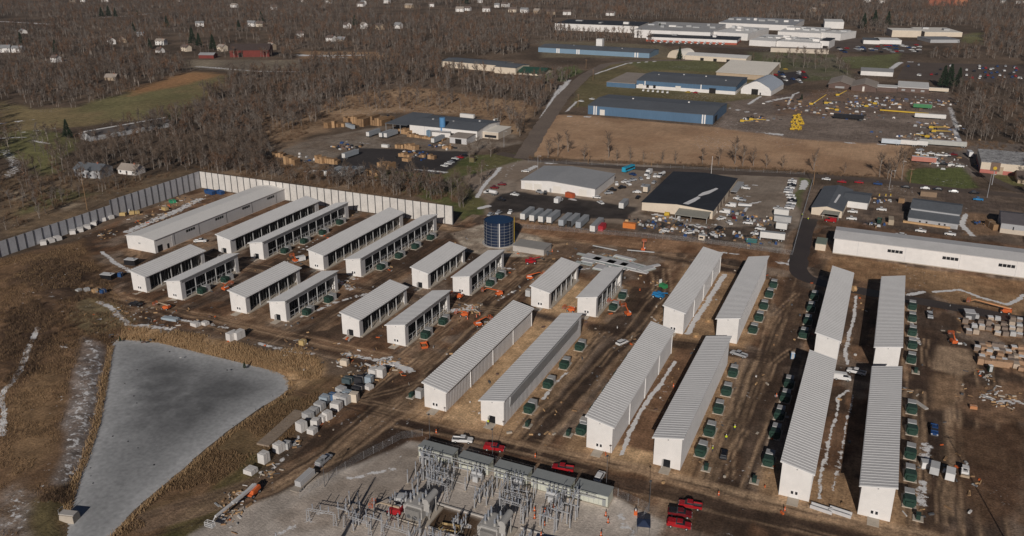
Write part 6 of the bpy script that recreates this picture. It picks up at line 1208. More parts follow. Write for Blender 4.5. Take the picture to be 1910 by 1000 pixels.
def breaker():
    K = Kit(); K.add('frame', MB().box(-1.6, -.7, .3, -1.4, .7, 1.6, M_STEEL).box(1.4, -.7, .3, 1.6, .7, 1.6, M_STEEL).box(-1.7, -.6, 1.6, 1.7, .6, 1.8, M_STEEL)); K.add('tank', MB().bar((-1.5, 0, 2.2), (1.5, 0, 2.2), .45, M_LGREY, 12)); K.add('cabinet', MB().box(-.7, -1.3, .3, .7, -.7, 1.9, M_LGREY))
    for x in (-1.1, 0, 1.1):
        q = MB()
        for s in (-1, 1):
            a = Vector((x, s*.2, 2.5)); b = Vector((x, s*1.0, 4.3)); q.bar(a, b, .1, M_INS, 6)
            for j in range(6): c = a+(b-a)*(j+.4)/6; q.bar(c, c+(b-a).normalized()*.1, .2, M_INS, 8, .13)
        K.add('bushing', q)
    return K
BRK = breaker()
for x, y, lab in [(-84.2, 164.9, 'grey circuit breaker with splayed bushings in front of the second switchgear house'), (-63.4, 165.0, 'grey circuit breaker with splayed bushings in front of the fourth switchgear house'), (-73.4, 166.2, 'grey circuit breaker in front of the middle switchgear house'), (-100.2, 166.3, 'grey circuit breaker in front of the leftmost switchgear house')]:
    place(BRK, 'circuit_breaker', lab, 'circuit breaker', (x, y, 0), 0, 'substation circuit breakers')
def gantry(w_, h):
    K = Kit()
    for s in (-1, 1):
        m = MB()
        for o in (-.5, .5): m.bar((s*w_/2+o, 0, 0), (s*w_/2+o*.5, 0, h), .09, M_STEEL)
        for j in range(7): z = h*j/7; m.bar((s*w_/2-.5*(1-j/14), 0, z), (s*w_/2+.5*(1-(j+1)/14), 0, z+h/7), .05, M_STEEL)
        K.add('lattice_leg', m)
    b = MB()
    for o in (-.3, .3): b.bar((-w_/2, 0, h+o), (w_/2, 0, h+o), .08, M_STEEL)
    for j in range(10): b.bar((-w_/2+w_*j/10, 0, h-.3), (-w_/2+w_*(j+1)/10, 0, h+.3), .05, M_STEEL)
    K.add('lattice_beam', b)
    for j in (-1, 0, 1): q = MB(); insul(q, j*w_*.3, 0, h+.35, h+1.8); K.add('insulator', q)
    return K
GK2 = gantry(5, 5.2)
for x, y, r in [(-89.6, 153.6, 0), (-91.2, 157.6, 0), (-69.2, 153.8, 0), (-70.8, 157.6, 0), (-58.4, 156.4, 90), (-56.6, 162.6, 90), (-94.6, 160.2, 90), (-74.4, 160.2, 90)]:
    place(GK2, 'steel_gantry', 'tall steel lattice frame rising between power transformers and switchgear houses', 'gantry', (x, y, 0), math.radians(r), 'lattice frames amid the substation')
# busbars as things of their own
for (a, b, lab) in [((-101, 165.4, 4.6), (-52, 165.4, 4.6), 'long grey tube busbar running past the switchgear houses, rear one'), ((-101, 164.0, 4.9), (-52, 164.0, 4.9), 'long grey tube busbar running past the switchgear houses, front one')]:
    k = MB().bar(a, b, .09, M_STEEL, 6); Kt = Kit().add('tube', k)
    for x in range(-100, -52, 8): Kt.add('support', MB().box(x-.1, a[1]-.1, 0, x+.1, a[1]+.1, a[2]-.9, M_STEEL)); q = MB(); insul(q, x, a[1], a[2]-.9, a[2]-.05); Kt.add('insulator', q)
    place(Kt, 'busbar', lab, 'busbar', (0, 0, 0))
# kerbs of the oil pit, trench covers
for x0, y0, x1, y1, lab in [(-89.5, 152.0, -74.0, 152.5, 'long pale kerb behind the brown oil pit'), (-86.5, 143.3, -76.5, 143.8, 'pale kerb in front of the brown oil pit'), (-99.8, 152.4, -94, 152.9, 'short pale kerb left of the first power transformer'), (-66.5, 152.2, -60.5, 152.6, 'pale kerb right of the second power transformer'), (-100, 162.0, -66, 162.4, 'long pale cable trench lid before the houses')]:
    tag(link('pit_kerb', MB().box(x0, y0, -.05, x1, y1, .35 if 'trench' not in lab else .1, M_CONCG, .05, .05).mesh('pit_kerb')), lab, 'kerb', 'kerbs of the substation')
# left steel gantry and heaps at the bottom
GN = gantry(7, 3.6)
for x, y, r, lab in [(-110.5, 134.2, 10, 'steel lattice frame with insulators at the bottom left of the substation'), (-101.0, 135.2, 0, 'steel lattice frame at the bottom edge left of the first transformer'), (-91.0, 136.0, 0, 'steel lattice frame at the bottom edge in front of the first transformer'), (-80.0, 138.0, 0, 'steel lattice frame at the bottom edge between the transformers')]:
    place(GN, 'steel_gantry', lab, 'gantry', (x, y, 0), math.radians(r), 'lattice frames at the front of the substation')
for x, y in [(-108.5, 143.0), (-106.2, 143.4), (-101.4, 143.2), (-89.2, 139.0), (-75.6, 139.4), (-107.5, 140.2), (-104, 140.8), (-96.2, 141.6), (-93.0, 140.6), (-87.2, 141.0), (-98.5, 137.4), (-84.0, 139.6), (-78.5, 142.0), (-103, 137.5)]:
    S(ST1, x, y, 'single grey steel post with an insulator near the bottom edge of the substation')
V(boom_lift(6, 5, M_RED, M_TANW), 'boom_lift', 'red lift with a tan boom parked in the steelwork left of the first power transformer', 'boom lift', -96.6, 144.6, 100, px=False)
V(crate(3.0, 2.4, 1.6, M_LGREY), 'cable_drum_crate', 'grey crate of fittings left of the first power transformer', 'crate', -97.8, 149.6, 20, px=False)
V(skip(mat('tan_trough', (.42, .30, .14), .6), 2.2, 5, .9), 'tipping_skip', 'tan edged trough with blue sheet in the substation at the bottom edge', 'trough', -81.5, 144.9, -80, px=False)
V(MB().box(-3.0, -2, 0, 3.0, 2, .25, mat('navy_tarp', (.022, .035, .075), .6)).box(-2, -1.4, .25, 1.4, 1.4, .6, mat('navy_tarp', (.022, .035, .075)), .5, .5).mesh('blue_tarp'), 'blue_tarp', 'dark blue tarp over gear at the bottom edge by the cones', 'tarp', -58.8, 150.6, 8, px=False)
V(Kit().add('leg', MB().bar((-1.4, -1.4, 0), (-1.4, -1.4, 2.4), .06, M_DGREY).bar((1.4, -1.4, 0), (1.4, -1.4, 2.4), .06, M_DGREY).bar((1.4, 1.4, 0), (1.4, 1.4, 2.4), .06, M_DGREY).bar((-1.4, 1.4, 0), (-1.4, 1.4, 2.4), .06, M_DGREY)).add('canopy', MB().hexa([(-1.6, -1.6, 2.4), (1.6, -1.6, 2.4), (1.6, 1.6, 2.4), (-1.6, 1.6, 2.4), (-.3, -.3, 3.3), (.3, -.3, 3.3), (.3, .3, 3.3), (-.3, .3, 3.3)], mat('navy_tarp', (.022, .035, .075)))), 'pop_up_tent', 'navy pop up tent by the substation gate at the bottom edge', 'tent', -39.5, 163.2, 15, px=False)
V(Kit().add('body', MB().box(-.4, -.3, 0, .4, .3, 1.1, M_ORANGE)).add('mast', MB().bar((0, 0, 1.1), (0, 0, 1.7), .15, M_TRIM, 8)), 'orange_barrier', 'bright orange barrier by the substation gate fence', 'barrier', -42.9, 168.4, 10, px=False)
# wire fence and poles
def wire_fence(label, pts, h=2.4, rails=(.1, 1.2, 2.35), gap=3.2, r=.035):
    K = Kit(); x0, y0 = pts[0]; p_ = w_ = MB()
    for (a, b) in zip(pts[:-1], pts[1:]):
        L = math.hypot(b[0]-a[0], b[1]-a[1]); n = max(1, round(L/gap))
        for j in range(n+1):
            t = j/n; x, y = a[0]+(b[0]-a[0])*t-x0, a[1]+(b[1]-a[1])*t-y0; p_.bar((x, y, 0), (x, y, h), max(.03, r*1.5), M_STEEL, 4)
        for z in rails: w_.bar((a[0]-x0, a[1]-y0, z), (b[0]-x0, b[1]-y0, z), r, M_STEEL, 3, cap=False)
    place(w_.mesh('wire_fence'), 'wire_fence', label, 'fence', (x0, y0, 0))
fine_rails = tuple(.15*j+.1 for j in range(16))
wire_fence('grey mesh fence from the substation corner down to the gate at the bottom edge', [(-49.0, 173.4), (-40.4, 171.0), (-41.5, 150)], rails=fine_rails, r=.008)
wire_fence('grey mesh fence along the back of the switchgear houses', [(-104.5, 173.8), (-49.0, 173.6)], rails=fine_rails, r=.007)
wire_fence('leaning mesh fence between the haul road and the substation', [(-107.5, 177.2), (-112.2, 173.6), (-117.5, 158), (-121.4, 140)], rails=fine_rails, r=.008)
wire_fence('long thin wire fence along the back of the site to the road bend', [G(960, 425), G(1160, 440), G(1300, 452), G(1478, 476)], rails=fine_rails, r=.012)
wire_fence('wire fence beside the wet road running up to the cream workshop', [G(1478, 476), G(1490, 430), G(1516, 338)], rails=fine_rails, r=.014)
wire_fence('wire fence along the field edge before the main road', [G(985, 303), G(1300, 316), G(1500, 326)], gap=8, rails=(.5, 1.2))
def pole(lab, x, y, h, kind='utility', name=None):
    K = Kit(); m = M_WOODD if kind == 'utility' else (M_STEEL if kind != 'white' else M_TRIM); r = .2 if kind == 'utility' else .13
    K.add('mast', MB().bar((0, 0, 0), (0, 0, h), r, m, 8, r*.65))
    if kind == 'utility':
        K.add('crossarm', MB().box(-1.3, -.08, h-1.0, 1.3, .08, h-.8, M_WOODD)); q = MB()
        for x_ in (-1.1, -.4, .4, 1.1): insul(q, x_, 0, h-.8, h-.5, .08)
        K.add('insulator', q)
    elif kind == 'lamp': K.add('lamp_head', MB().bar((0, 0, h), (1.6, 0, h+.2), .06, M_STEEL).box(1.2, -.2, h, 2.2, .2, h+.22, M_LGREY))
    else: K.add('cap', MB().bar((0, 0, h), (0, 0, h+.25), .2, M_TRIM, 8))
    place(K, name or ('utility_pole' if kind == 'utility' else 'lamp_post'), lab, 'pole', (x, y, 0), rh.uniform(-.3, .3))
for u, v, h, k, lab in [(1003, 321, 10, 'lamp', 'thin lamp post at the corner of the grey gabled warehouse'), (1097, 306, 10, 'utility', 'timber pole between the brown field and the grey gabled warehouse'), (1326, 330, 12, 'white', 'tall white flagpole behind the black roofed warehouse'), (1517, 345, 12, 'utility', 'timber pole by the fence above the cream workshop'), (1658, 354, 11, 'lamp', 'lamp post by the main road above the yellow bollards'), (1697, 342, 9, 'utility', 'timber pole at the corner of the lawn'), (1841, 369, 13, 'lamp', 'tall lamp post by the blue car at the right'), (940, 275, 11, 'lamp', 'lamp post beside the cream office annex'), (163, 392, 17, 'utility', 'tall timber pole outside the shaded panel fence'), (1215, 310, 9, 'utility', 'timber pole at the back corner of the vehicle yard'), (1078, 200, 11, 'utility', 'timber pole left of the deep blue warehouse'), (1106, 150, 11, 'utility', 'timber pole at the bend of the grey road'), (1018, 178, 10, 'utility', 'timber pole at the edge of the woods by the grey road'), (1093, 128, 10, 'utility', 'timber pole by the small lawn at the road bend')]:
    x, y = G(u, v); pole(lab, x, y, h, k)
for x, y, h, lab in [(-104.0, 175.2, 9, 'thin dark pole behind the leftmost switchgear house'), (-84.9, 175.6, 9, 'thin dark pole behind the third switchgear house'), (-52.6, 175.0, 10, 'thin dark pole behind the rightmost switchgear house'), (-40.2, 170.6, 9, 'thin dark pole at the substation gate'), (-118.6, 146.5, 8, 'thin dark pole by the haul road and the flatbed trailer')]:
    K = Kit().add('mast', MB().bar((0, 0, 0), (0, 0, h), .09, M_DGREY, 6, .06)).add('lamp_head', MB().box(-.25, -.5, h, .25, .2, h+.2, M_DGREY)); place(K, 'lamp_post', lab, 'pole', (x, y, 0))
# tall poles just out of the frame, whose shadows lie across the picture
pole('tall steel line pole standing just outside the lower right of the frame', 44.6, 170.5, 33, 'utility')
def tall_mast(x, y, h, lab):
    K = Kit().add('mast', MB().bar((0, 0, 0), (0, 0, h), .95, M_STEEL, 10, .18)); place(K, 'line_mast', lab, 'pole', (x, y, 0))
tall_mast(-95.6, 102.5, 25.5, 'thick steel mast just below the bottom edge whose shadow crosses the gravel')
# ------------------------------------------------------------------ trailers, vehicles and stock in the yards beyond
GT = 'semi trailers parked in the yards'
M_TW, M_TG = mat('white_trailer', (.70, .68, .65), .5, var=.06), mat('grey_trailer_roof', (.33, .34, .35), .6, var=.1)
M_TS = mat('grey_trailer_side', (.36, .39, .42), .5, var=.08)
def semi_end(u, v, deg, kit, lab, L):
    """u, v: ground point under the rear doors"""
    x, y = G(u, v); a = math.radians(deg); place(kit, 'semi_trailer', lab, 'trailer', (x-math.sin(a)*L/2, y+math.cos(a)*L/2, 0), a, GT)
ORDT = ['leftmost', 'second', 'third', 'fourth']
for j, (u, v) in enumerate([(974.5, 413), (991.5, 416), (1008, 418), (1023.5, 419.5)]): semi_end(u, v, 1, semi(M_TW, M_TG, M_TS, 13), f'white doored grey trailer, {["first", "second", "third", "fourth"][j]} from the left in the row before the grey gabled warehouse', 13)
for j, (u, v) in enumerate([(1046, 425), (1061, 426), (1078, 429)]): semi_end(u, v, 1, semi(M_TS if j != 1 else M_OPEN, M_TG, M_TS, 13), ['dark grey trailer left of the open ended one in the trailer row', 'dark grey trailer with an open rear end in the trailer row', 'dark grey trailer last on the right of the trailer row'][j], 13)
semi_end(1104.5, 436, 1, semi(M_TW, M_TG, M_TS, 14), 'white doored trailer beside the red container near the wire fence', 14)
V(container(M_DRED if False else mat('container_red', (.40, .03, .04), .5)), 'shipping_container', 'red container beside the white doored trailer', 'container', 1123, 428, 2)
V(container(mat('container_orange', (.62, .20, .05), .5)), 'shipping_container', 'orange container lying along the wire fence by the black roofed warehouse', 'container', 1174, 425, 92)
V(container(mat('rust_orange_box', (.45, .10, .04), .6), 5), 'shipping_container', 'rust orange box beside the doors of the grey gabled warehouse', 'container', 1063, 368, 70)
V(truck(M_CARW, M_CARW), 'box_truck', 'white bodied truck facing away on the wet lot of the grey gabled warehouse', 'truck', 1042, 378, 0)
V(truck(M_CARW, None, M_CARW), 'tank_truck', 'white tank truck at the left end of the wet lot', 'truck', 915, 363, 80)
V(semi(M_TW, M_TG, M_TG, 9), 'semi_trailer', 'short white fronted trailer at the right end of the wet lot', 'trailer', 1163, 388, 0)
GPK = 'vehicles in the middle distance'
for u, v, deg, p, kd, lab in [(936, 346, 110, M_DRED, 'pu', 'dark red pickup at the left edge of the warehouse yard'), (922, 352, 100, M_DRED, 'pu', 'second dark red vehicle in front of the dark red pickup'), (980, 321, 100, M_CARW, 'car', 'white car beside the snow heap behind the grey gabled warehouse'), (1006, 360, 60, M_CARS, 'pu', 'silver pickup by the roller doors'), (1017, 362, 20, M_CARK, 'pu', 'black pickup beside the silver one by the roller doors'), (1113, 370, 90, M_CARW, 'car', 'white cart at the right corner of the grey gabled warehouse'),
                           (930, 399, 0, M_CARS, 'pu', 'grey pickup just behind the blue tank'), (952, 398, 10, M_CARW, 'pu', 'white pickup behind the ladder of the blue tank'), (915, 402, 0, M_CARS, 'car', 'small grey car left of the ones behind the blue tank'),
                           (1150, 345, 20, M_CARW, 'pu', 'white truck by the right wall of the grey gabled warehouse'), (1166, 341, -30, M_CARW, 'pu', 'white truck nearer the middle of the vehicle yard'), (1210, 333, 5, M_CARW, 'pu', 'white pickup in the vehicle yard row, left'), (1222, 330, 5, M_CARW, 'pu', 'white pickup in the vehicle yard row, right'), (1220, 342, 0, M_CARS, 'car', 'tan car in the middle of the vehicle yard'), (1180, 327, 60, M_CARB, 'car', 'dark blue car beside the turquoise bus'), (1190, 370, 0, M_CARK, 'car', 'dark car by the left wall of the black roofed warehouse')]:
    V(flat_car(p, 'car' if kd == 'car' else 'pickup'), 'parked_car' if kd == 'car' else 'parked_pickup', lab, 'car' if kd == 'car' else 'pickup', u, v, deg, GPK)
V(truck(M_CARW, M_CARW), 'box_truck', 'white box truck in the vehicle yard beside the tank truck', 'truck', 1209, 327, 175); V(truck(M_CARW, None, M_CARW), 'tank_truck', 'white tank truck in the vehicle yard beside the black roof', 'truck', 1233, 330, 170)
V(Kit().add('body', MB().box(-1.3, -5.5, .5, 1.3, 5.5, 3.2, mat('turquoise_paint', (.03, .34, .52), .4), .05, .1), [('window', MB().box(-1.33, -5, 1.6, 1.33, 5, 2.5, M_GLASS))]).add('wheel', MB().bar((-1.35, 3.5, .5), (1.35, 3.5, .5), .5, M_TYRE, 10)).add('wheel', MB().bar((-1.35, -3.5, .5), (1.35, -3.5, .5), .5, M_TYRE, 10)), 'bus', 'turquoise bus at the back of the vehicle yard', 'bus', 1172, 319, 165)
V(semi(M_CREAMW, M_TG, M_TG, 6), 'small_trailer', 'cream ended small trailer by the left wall of the black roofed warehouse', 'trailer', 1206, 359, 0)
rv = random.Random(14)
for u, v in [(1120, 380), (1135, 362), (1142, 356), (1160, 352), (1172, 345), (1180, 338), (1195, 335), (1200, 348), (1188, 360), (1300, 424), (1265, 420), (1340, 428), (1360, 418), (1395, 418), (1410, 438), (1345, 410), (1368, 407), (1330, 440), (1285, 436), (1240, 432), (960, 365), (935, 375)]:
    V(flat_car(rv.choice([M_CARW, M_CARW, M_CARS, M_CARK, M_DRED]), rv.choice(['car', 'pickup'])), 'parked_car', 'vehicle parked loosely among the clutter round the two big warehouses', 'car', u, v, rv.uniform(0, 180), 'vehicles among the yard clutter')
# lot right of the black roof: left side, right side
for j, (u, v, p) in enumerate([(1386, 350, M_CARS), (1391, 353, M_CARW), (1376, 372, M_CARW), (1383, 375, M_CARS)]):
    V(flat_car(p, 'pickup'), 'parked_pickup', ['silver pickup nearest the side porch of the black roofed warehouse', 'white pickup beside the silver one at the side porch', 'white pickup in the middle along the black roofed warehouse', 'silver pickup by the strip of snow along the black roofed warehouse'][j], 'pickup', u, v, 85, GPK)
for u, v, lab in [(1363, 386, 'upper white camper van along the black roofed warehouse'), (1352, 398, 'lower white camper van along the black roofed warehouse')]:
    V(suv(M_CARW, True), 'camper_van', lab, 'van', u, v, 85)
V(Kit().add('hull', MB().hexa([(-1.2, -3, .6), (1.2, -3, .6), (.2, 3.6, .8), (-.2, 3.6, .8), (-1.4, -3, 1.7), (1.4, -3, 1.7), (.25, 4.0, 1.8), (-.25, 4.0, 1.8)], M_CARW)).add('trailer_frame', MB().box(-.8, -2.6, .2, .8, 3.0, .5, M_DGREY)), 'covered_boat', 'white covered boat right of the camper vans', 'boat', 1388, 386, -90)
for j, (u, v) in enumerate([(1478, 339), (1477, 343), (1477, 347.5), (1474, 352), (1471, 356), (1470, 360.5), (1474, 366), (1476, 371), (1478, 376), (1476, 381), (1474, 386), (1472, 390)]):
    V(flat_car([M_CARW, M_CARW, M_CARK, M_CARW, M_CARS, M_CARW][j % 6], 'pickup'), 'parked_pickup', 'pickup in the long row along the right side of the lot by the wire fence', 'pickup', u, v, 86, 'pickups parked in the row by the wire fence')
for u, v, deg, p, lab in [(1451, 391, 88, M_CARW, 'white pickup standing out in the lot before the row by the fence'), (1418, 429, 85, M_CARW, 'white pickup among the junk below the lot')]:
    V(flat_car(p, 'pickup'), 'parked_pickup', lab, 'pickup', u, v, deg, GPK)
V(semi(M_TW, M_TW, M_TW, 7), 'box_trailer', 'white box trailer above the open rusty one below the lot', 'trailer', 1457, 404, 90); V(semi(M_TW, M_TW, M_TW, 5), 'box_trailer', 'shorter white box trailer below the open one', 'trailer', 1457, 430, 90); V(semi(M_TG, M_TG, M_WRAP, 8), 'box_trailer', 'tan grey open trailer between the two white ones', 'trailer', 1459, 417, 90); V(semi(M_TW, M_TG, M_TW, 11), 'box_trailer', 'long white trailer with sagging side at the bottom of the junk yard', 'trailer', 1440, 448, 94)
# junk around
jk = MB(); rj = random.Random(4)
for (u, v, n, s) in [(1230, 425, 50, 9), (1290, 432, 50, 10), (1350, 440, 40, 9), (1420, 412, 50, 8), (1250, 410, 20, 6), (1380, 402, 20, 6), (1190, 415, 18, 5), (1410, 445, 30, 9), (1630, 420, 14, 4), (1850, 420, 30, 5), (1640, 375, 20, 6), (1750, 300, 60, 14), (1750, 235, 40, 16), (1580, 215, 40, 22), (1640, 195, 30, 22), (1500, 190, 16, 14), (690, 222, 40, 16), (770, 290, 50, 9), (650, 275, 40, 9), (820, 275, 20, 7), (560, 300, 24, 10), (1690, 255, 20, 12), (1520, 205, 40, 22), (1600, 195, 50, 24), (1680, 190, 50, 20), (1740, 190, 40, 14), (1740, 255, 40, 14), (1420, 222, 24, 10)]:
    cx, cy = G(u, v); cz = float(math.hypot(cx, cy))/420
    for _ in range(n):
        x, y = cx+rj.gauss(0, s*.7), cy+rj.gauss(0, s*.55); w_, d, h = rj.uniform(.4, 2.0)*cz, rj.uniform(.4, 1.6)*cz, rj.uniform(.3, 1.3)
        jk.box(x-w_/2, y-d/2, 0, x+w_/2, y+d/2, h, rj.choice([M_WRAPW, M_WRAP, M_GREY, M_DGREY, M_BROWNW, M_WOODD, M_CARK, M_WOOD, M_CARB, M_TYRE, M_BROWNW]), w_*.15, d*.15)
tag(link('yard_clutter', jk.mesh('yard_clutter')), 'unsorted scrap, pallets and gear strewn about the yards', 'clutter', kind='stuff')
V(skip(mat('teal_skip', (.05, .16, .16), .5), 2.4, 5, 1.4), 'waste_skip', 'teal skip at the wire fence below the junk', 'skip', 1402, 452, 90); V(Kit().add('drum', MB().bar((-1.2, 0, 1.2), (1.2, 0, 1.2), 1.2, M_YELLOW, 14)).add('chassis', MB().box(-1, -1, 0, 1, 1, .5, M_DGREY)), 'yellow_tank', 'round yellow tank before the black roofed warehouse', 'tank', 1244, 404, 0)
V(Kit().add('cabin', MB().box(-1.4, -1.2, .3, 1.4, 1.2, 2.6, M_CREAMW), [('window', MB().box(-1.0, -1.24, 1.2, .8, -1.2, 2.0, M_GLASS))]).add('roof', MB().box(-1.5, -1.3, 2.6, 1.5, 1.3, 2.75, M_LGREY)), 'site_cabin', 'small cream cabin by the wire fence below the black roofed warehouse', 'cabin', 1309, 448, 0)
# around the workshop and the grey shed
V(suv(M_RED, True), 'panel_van', 'red van under the front canopy of the cream workshop', 'van', 1549, 414, 85)
for u, v, deg, p, kd, lab in [(1588, 410, 95, M_CARW, 'pickup', 'white pickup right of the red van at the cream workshop'), (1590, 397, 92, M_CARW, 'pickup', 'white van bodied pickup by the cream workshop wing'), (1541, 336, 88, M_CARW, 'car', 'white car on the road above the cream workshop'), (1570, 341, 88, M_RED, 'car', 'first red car right of the white one on the road above the workshop'), (1602, 342, 88, M_RED, 'car', 'second red car on the road above the workshop'), (1637, 345, 90, M_CARB, 'pickup', 'dark navy pickup on the road'), (1689, 351, 92, M_CARK, 'car', 'black car on the road left of the two white ones'), (1725, 353, 94, M_CARW, 'car', 'white car on the road below the lawn, left one'), (1749, 355, 92, M_CARK, 'car', 'dark grey car between the two white ones on the road'), (1778, 359, 94, M_CARW, 'car', 'white car on the road below the lawn, right one'), (1817, 362, 94, M_CARK, 'pickup', 'black pickup on the road nearest the tall lamp post'), (1824, 374, 92, M_BLUE, 'pickup', 'bright blue pickup by the tall lamp post'),
                             (1644, 393, 90, M_CARW, 'pickup', 'white pickup behind the tan container by the grey shed'), (1717, 433, 84, M_CARW, 'pickup', 'white pickup in front of the grey shed, left one'), (1772, 439, 84, M_CARW, 'pickup', 'white flatbed pickup in front of the grey shed, right one'), (1680, 440, 88, M_CARW, 'car', 'white car half hidden behind the long white warehouse roof')]:
    V(flat_car(p, kd), 'parked_car' if kd == 'car' else 'parked_pickup', lab, kd, u, v, deg, GPK)
V(container(mat('tan_container', (.42, .34, .25), .6), 7), 'shipping_container', 'tan container left of the grey stepped roof shed', 'container', 1661, 416, 3); V(skip(M_GREEN, 2.2, 4, 2.0), 'waste_skip', 'dark green skip left of the tan container', 'skip', 1640, 415, 0); V(container(mat('brown_container', (.26, .18, .12), .7), 8), 'shipping_container', 'brown flat container on the road side behind the grey shed', 'container', 1731, 366, 94); V(crate(3, 2.5, 2.4, M_WOODD), 'timber_stack', 'timber stack at the back left corner of the grey shed', 'stack', 1681, 378, 0)
for u in (1612, 1622, 1640, 1652, 1661): x, y = G(u, 366); place(Kit().add('post', MB().bar((0, 0, 0), (0, 0, 1.3), .3, M_YELLOW, 8)).add('foot', MB().box(-.5, -.5, 0, .5, .5, .2, M_CONC)), 'bollard', 'yellow bollard in the line above the muddy yard of the cream workshop', 'bollard', (x, y, 0), 0, 'yellow bollards')
V(Kit().add('cabin', MB().box(-2.2, -2.0, 0, 2.2, 7, 3.0, M_CREAMW)).add('roof', MB().box(-2.3, -2.1, 3.0, 2.3, 7.1, 3.2, mat('sage_roof', (.22, .26, .21), .6))), 'site_cabin', 'cream cabin with a sage roof at the left end of the long white warehouse', 'cabin', -20.2, 384, 0, px=False)
V(crate(3.2, 9, 3, M_WOODD), 'timber_stack', 'tall timber and scrap stack beside the right edge shed', 'stack', 1850, 425, 20)
# mill yard
ML = mat('stacked_fresh_pallets', (.50, .315, .17), .8, var=.22, scale=1.2, fine=6)
def stack(w_, d, h, m=ML):
    k = ('st', w_, d, h, m)
    if k in _ck: return _ck[k]
    b = MB(); nc = max(1, int(w_/2.0)); g = random.Random(int(w_*31+d*7+h*11))
    for c in range(nc):
        hh = h*g.uniform(.55, 1.0); x0, x1 = -w_/2+w_*c/nc+.08, -w_/2+w_*(c+1)/nc-.08; n = max(3, int(hh/.5)); y0, y1 = -d/2+g.uniform(0, .5), d/2-g.uniform(0, .8); mm = m if g.random() < .75 else M_WOODD
        for j in range(n): b.box(x0+.06*(j % 2), y0, hh*j/n, x1-.06*(j % 2), y1, hh*(j+.7)/n, mm)
        b.box(x0+.2, y0+.05, 0, x1-.2, y1-.05, hh*.98, M_WOODD)
    q = b.mesh('pallet_stack'); _ck[k] = q; return q
GM = 'timber pallet stacks in the yard of the pallet works'
for u, v, w_, d, h, lab in [(768, 278, 10, 5, 4.2, 'wide tan pallet stack on the near edge of the concrete yard'), (746, 276, 6, 4, 3.4, 'lower pallet stack left of the wide one on the concrete yard'), (757, 292, 9, 5, 3, 'pallet stack at the corner of the dark lot'), (721, 313, 11, 6, 5, 'round ended heap of pallets at the edge of the dark lot'), (691, 327, 5, 5, 4.2, 'tall pallet stack at the lower corner of the dark lot'), (705, 327, 6, 5, 3.4, 'flat topped pallet stack beside the tall one at the lower corner'), (759, 300, 5, 4, 2.4, 'small pallet stack by the round ended heap'), (545, 306, 9, 6, 5.4, 'big pallet stack at the left end of the works yard'), (521, 292, 8, 5, 3.6, 'pallet stack farthest left near the bare trees'), (599, 303, 7, 5, 4.6, 'pallet stack left of two at the middle left'), (615, 304, 6, 4, 3.5, 'middle one of the pallet stacks at the middle left'), (625, 305, 6, 5, 4.2, 'pallet stack right of the two at the middle left'), (806, 296, 5, 4, 3, 'cream boxed stack in the dark lot'), (788, 293, 4, 3, 2, 'small timber stack left of the cream boxed stack'), (835, 277, 7, 4, 2.6, 'pallet heap before the small tan roofed shed'), (770, 255, 8, 4, 3.4, 'leaning pale pallets at the white works wall'), (790, 258, 14, 3, 2.0, 'long low timber pile along the white works wall'), (822, 262, 6, 5, 2.6, 'timber pile right of the backed trailer'), (755, 248, 14, 7, 3.6, 'pallet heap under the end of the open timber shed')]:
    V(stack(w_, d, h), 'pallet_stack', lab, 'pallet stack', u, v, rj.uniform(-12, 12), GM)
for j, u in enumerate(range(668, 730, 7)):
    V(stack(4.0, 12, 5.5+rj.random()*2, M_WOODD if j % 3 else ML), 'pallet_stack', 'tall pallet row stacked behind the open timber shed', 'pallet stack', u+rj.uniform(-1, 1), 236-rj.uniform(0, 8), rj.uniform(-6, 6), 'tall pallet rows at the back of the works')
for j, u in enumerate(range(612, 668, 9)):
    V(stack(5, 5, 3.5+rj.random()*2, ML if j % 2 else M_WOODD), 'pallet_stack', 'pallet stack in the far left line behind the works', 'pallet stack', u, 238-j*.8-(8 if j > 3 else 0), rj.uniform(-12, 12), 'pallet line behind the works')
semi_end(686, 257, -2, semi(M_TW, M_TG, M_TS, 14), 'white ended trailer alone at the left of the concrete works yard', 14); semi_end(710, 258.5, -2, semi(M_TW, M_TG, M_TS, 14), 'left one of the trailer pair on the concrete works yard', 14); semi_end(719, 259, -2, semi(M_TW, M_TG, M_TS, 14), 'right one of the trailer pair on the concrete works yard', 14); semi_end(807, 269, -3, semi(M_TW, M_TG, M_TS, 14), 'trailer backed up to the white works wall', 14); semi_end(641, 298, -4, semi(M_TW, M_TG, M_TS, 14), 'lone trailer parked on the dark lot', 14)
for j, u in enumerate((608, 621, 635, 650)): semi_end(u, 332, -4, semi(M_TW, M_TG, M_TG, 14), ['trailer at the left of the four by the brush', 'second trailer of the four by the brush', 'third trailer of the four by the brush', 'trailer at the right of the four by the brush'][j], 14)
V(semi(M_TW, M_TW, M_TW, 12), 'box_trailer', 'dark sided trailer behind the works roof', 'trailer', 872, 222, 88); V(truck(M_CARW, M_CARW), 'box_truck', 'white truck parked behind the cream office annex', 'truck', 926, 229, 5)
V(container(M_TS, 12), 'shipping_container', 'pale grey rounded box at the back left of the works', 'container', 653, 238, 60)
V(crate(5, 2.4, 2, M_TW), 'white_box', 'low white box between concrete yard and dark lot', 'box', 719, 275, 0)
for j, (u, v, p) in enumerate([(829, 311, M_CARW), (836, 307, M_CARW), (841, 304, M_CARS), (846, 301, M_CARK), (849, 297.5, M_CARW), (858, 295, M_RED), (866, 291.5, M_CARK)]):
    V(flat_car(p), 'parked_car', 'car in the slanting row at the edge of the dark lot' if p not in (M_RED,) else 'red car in the slanting row at the edge of the dark lot', 'car', u, v, 78, 'cars parked in the slanting row')
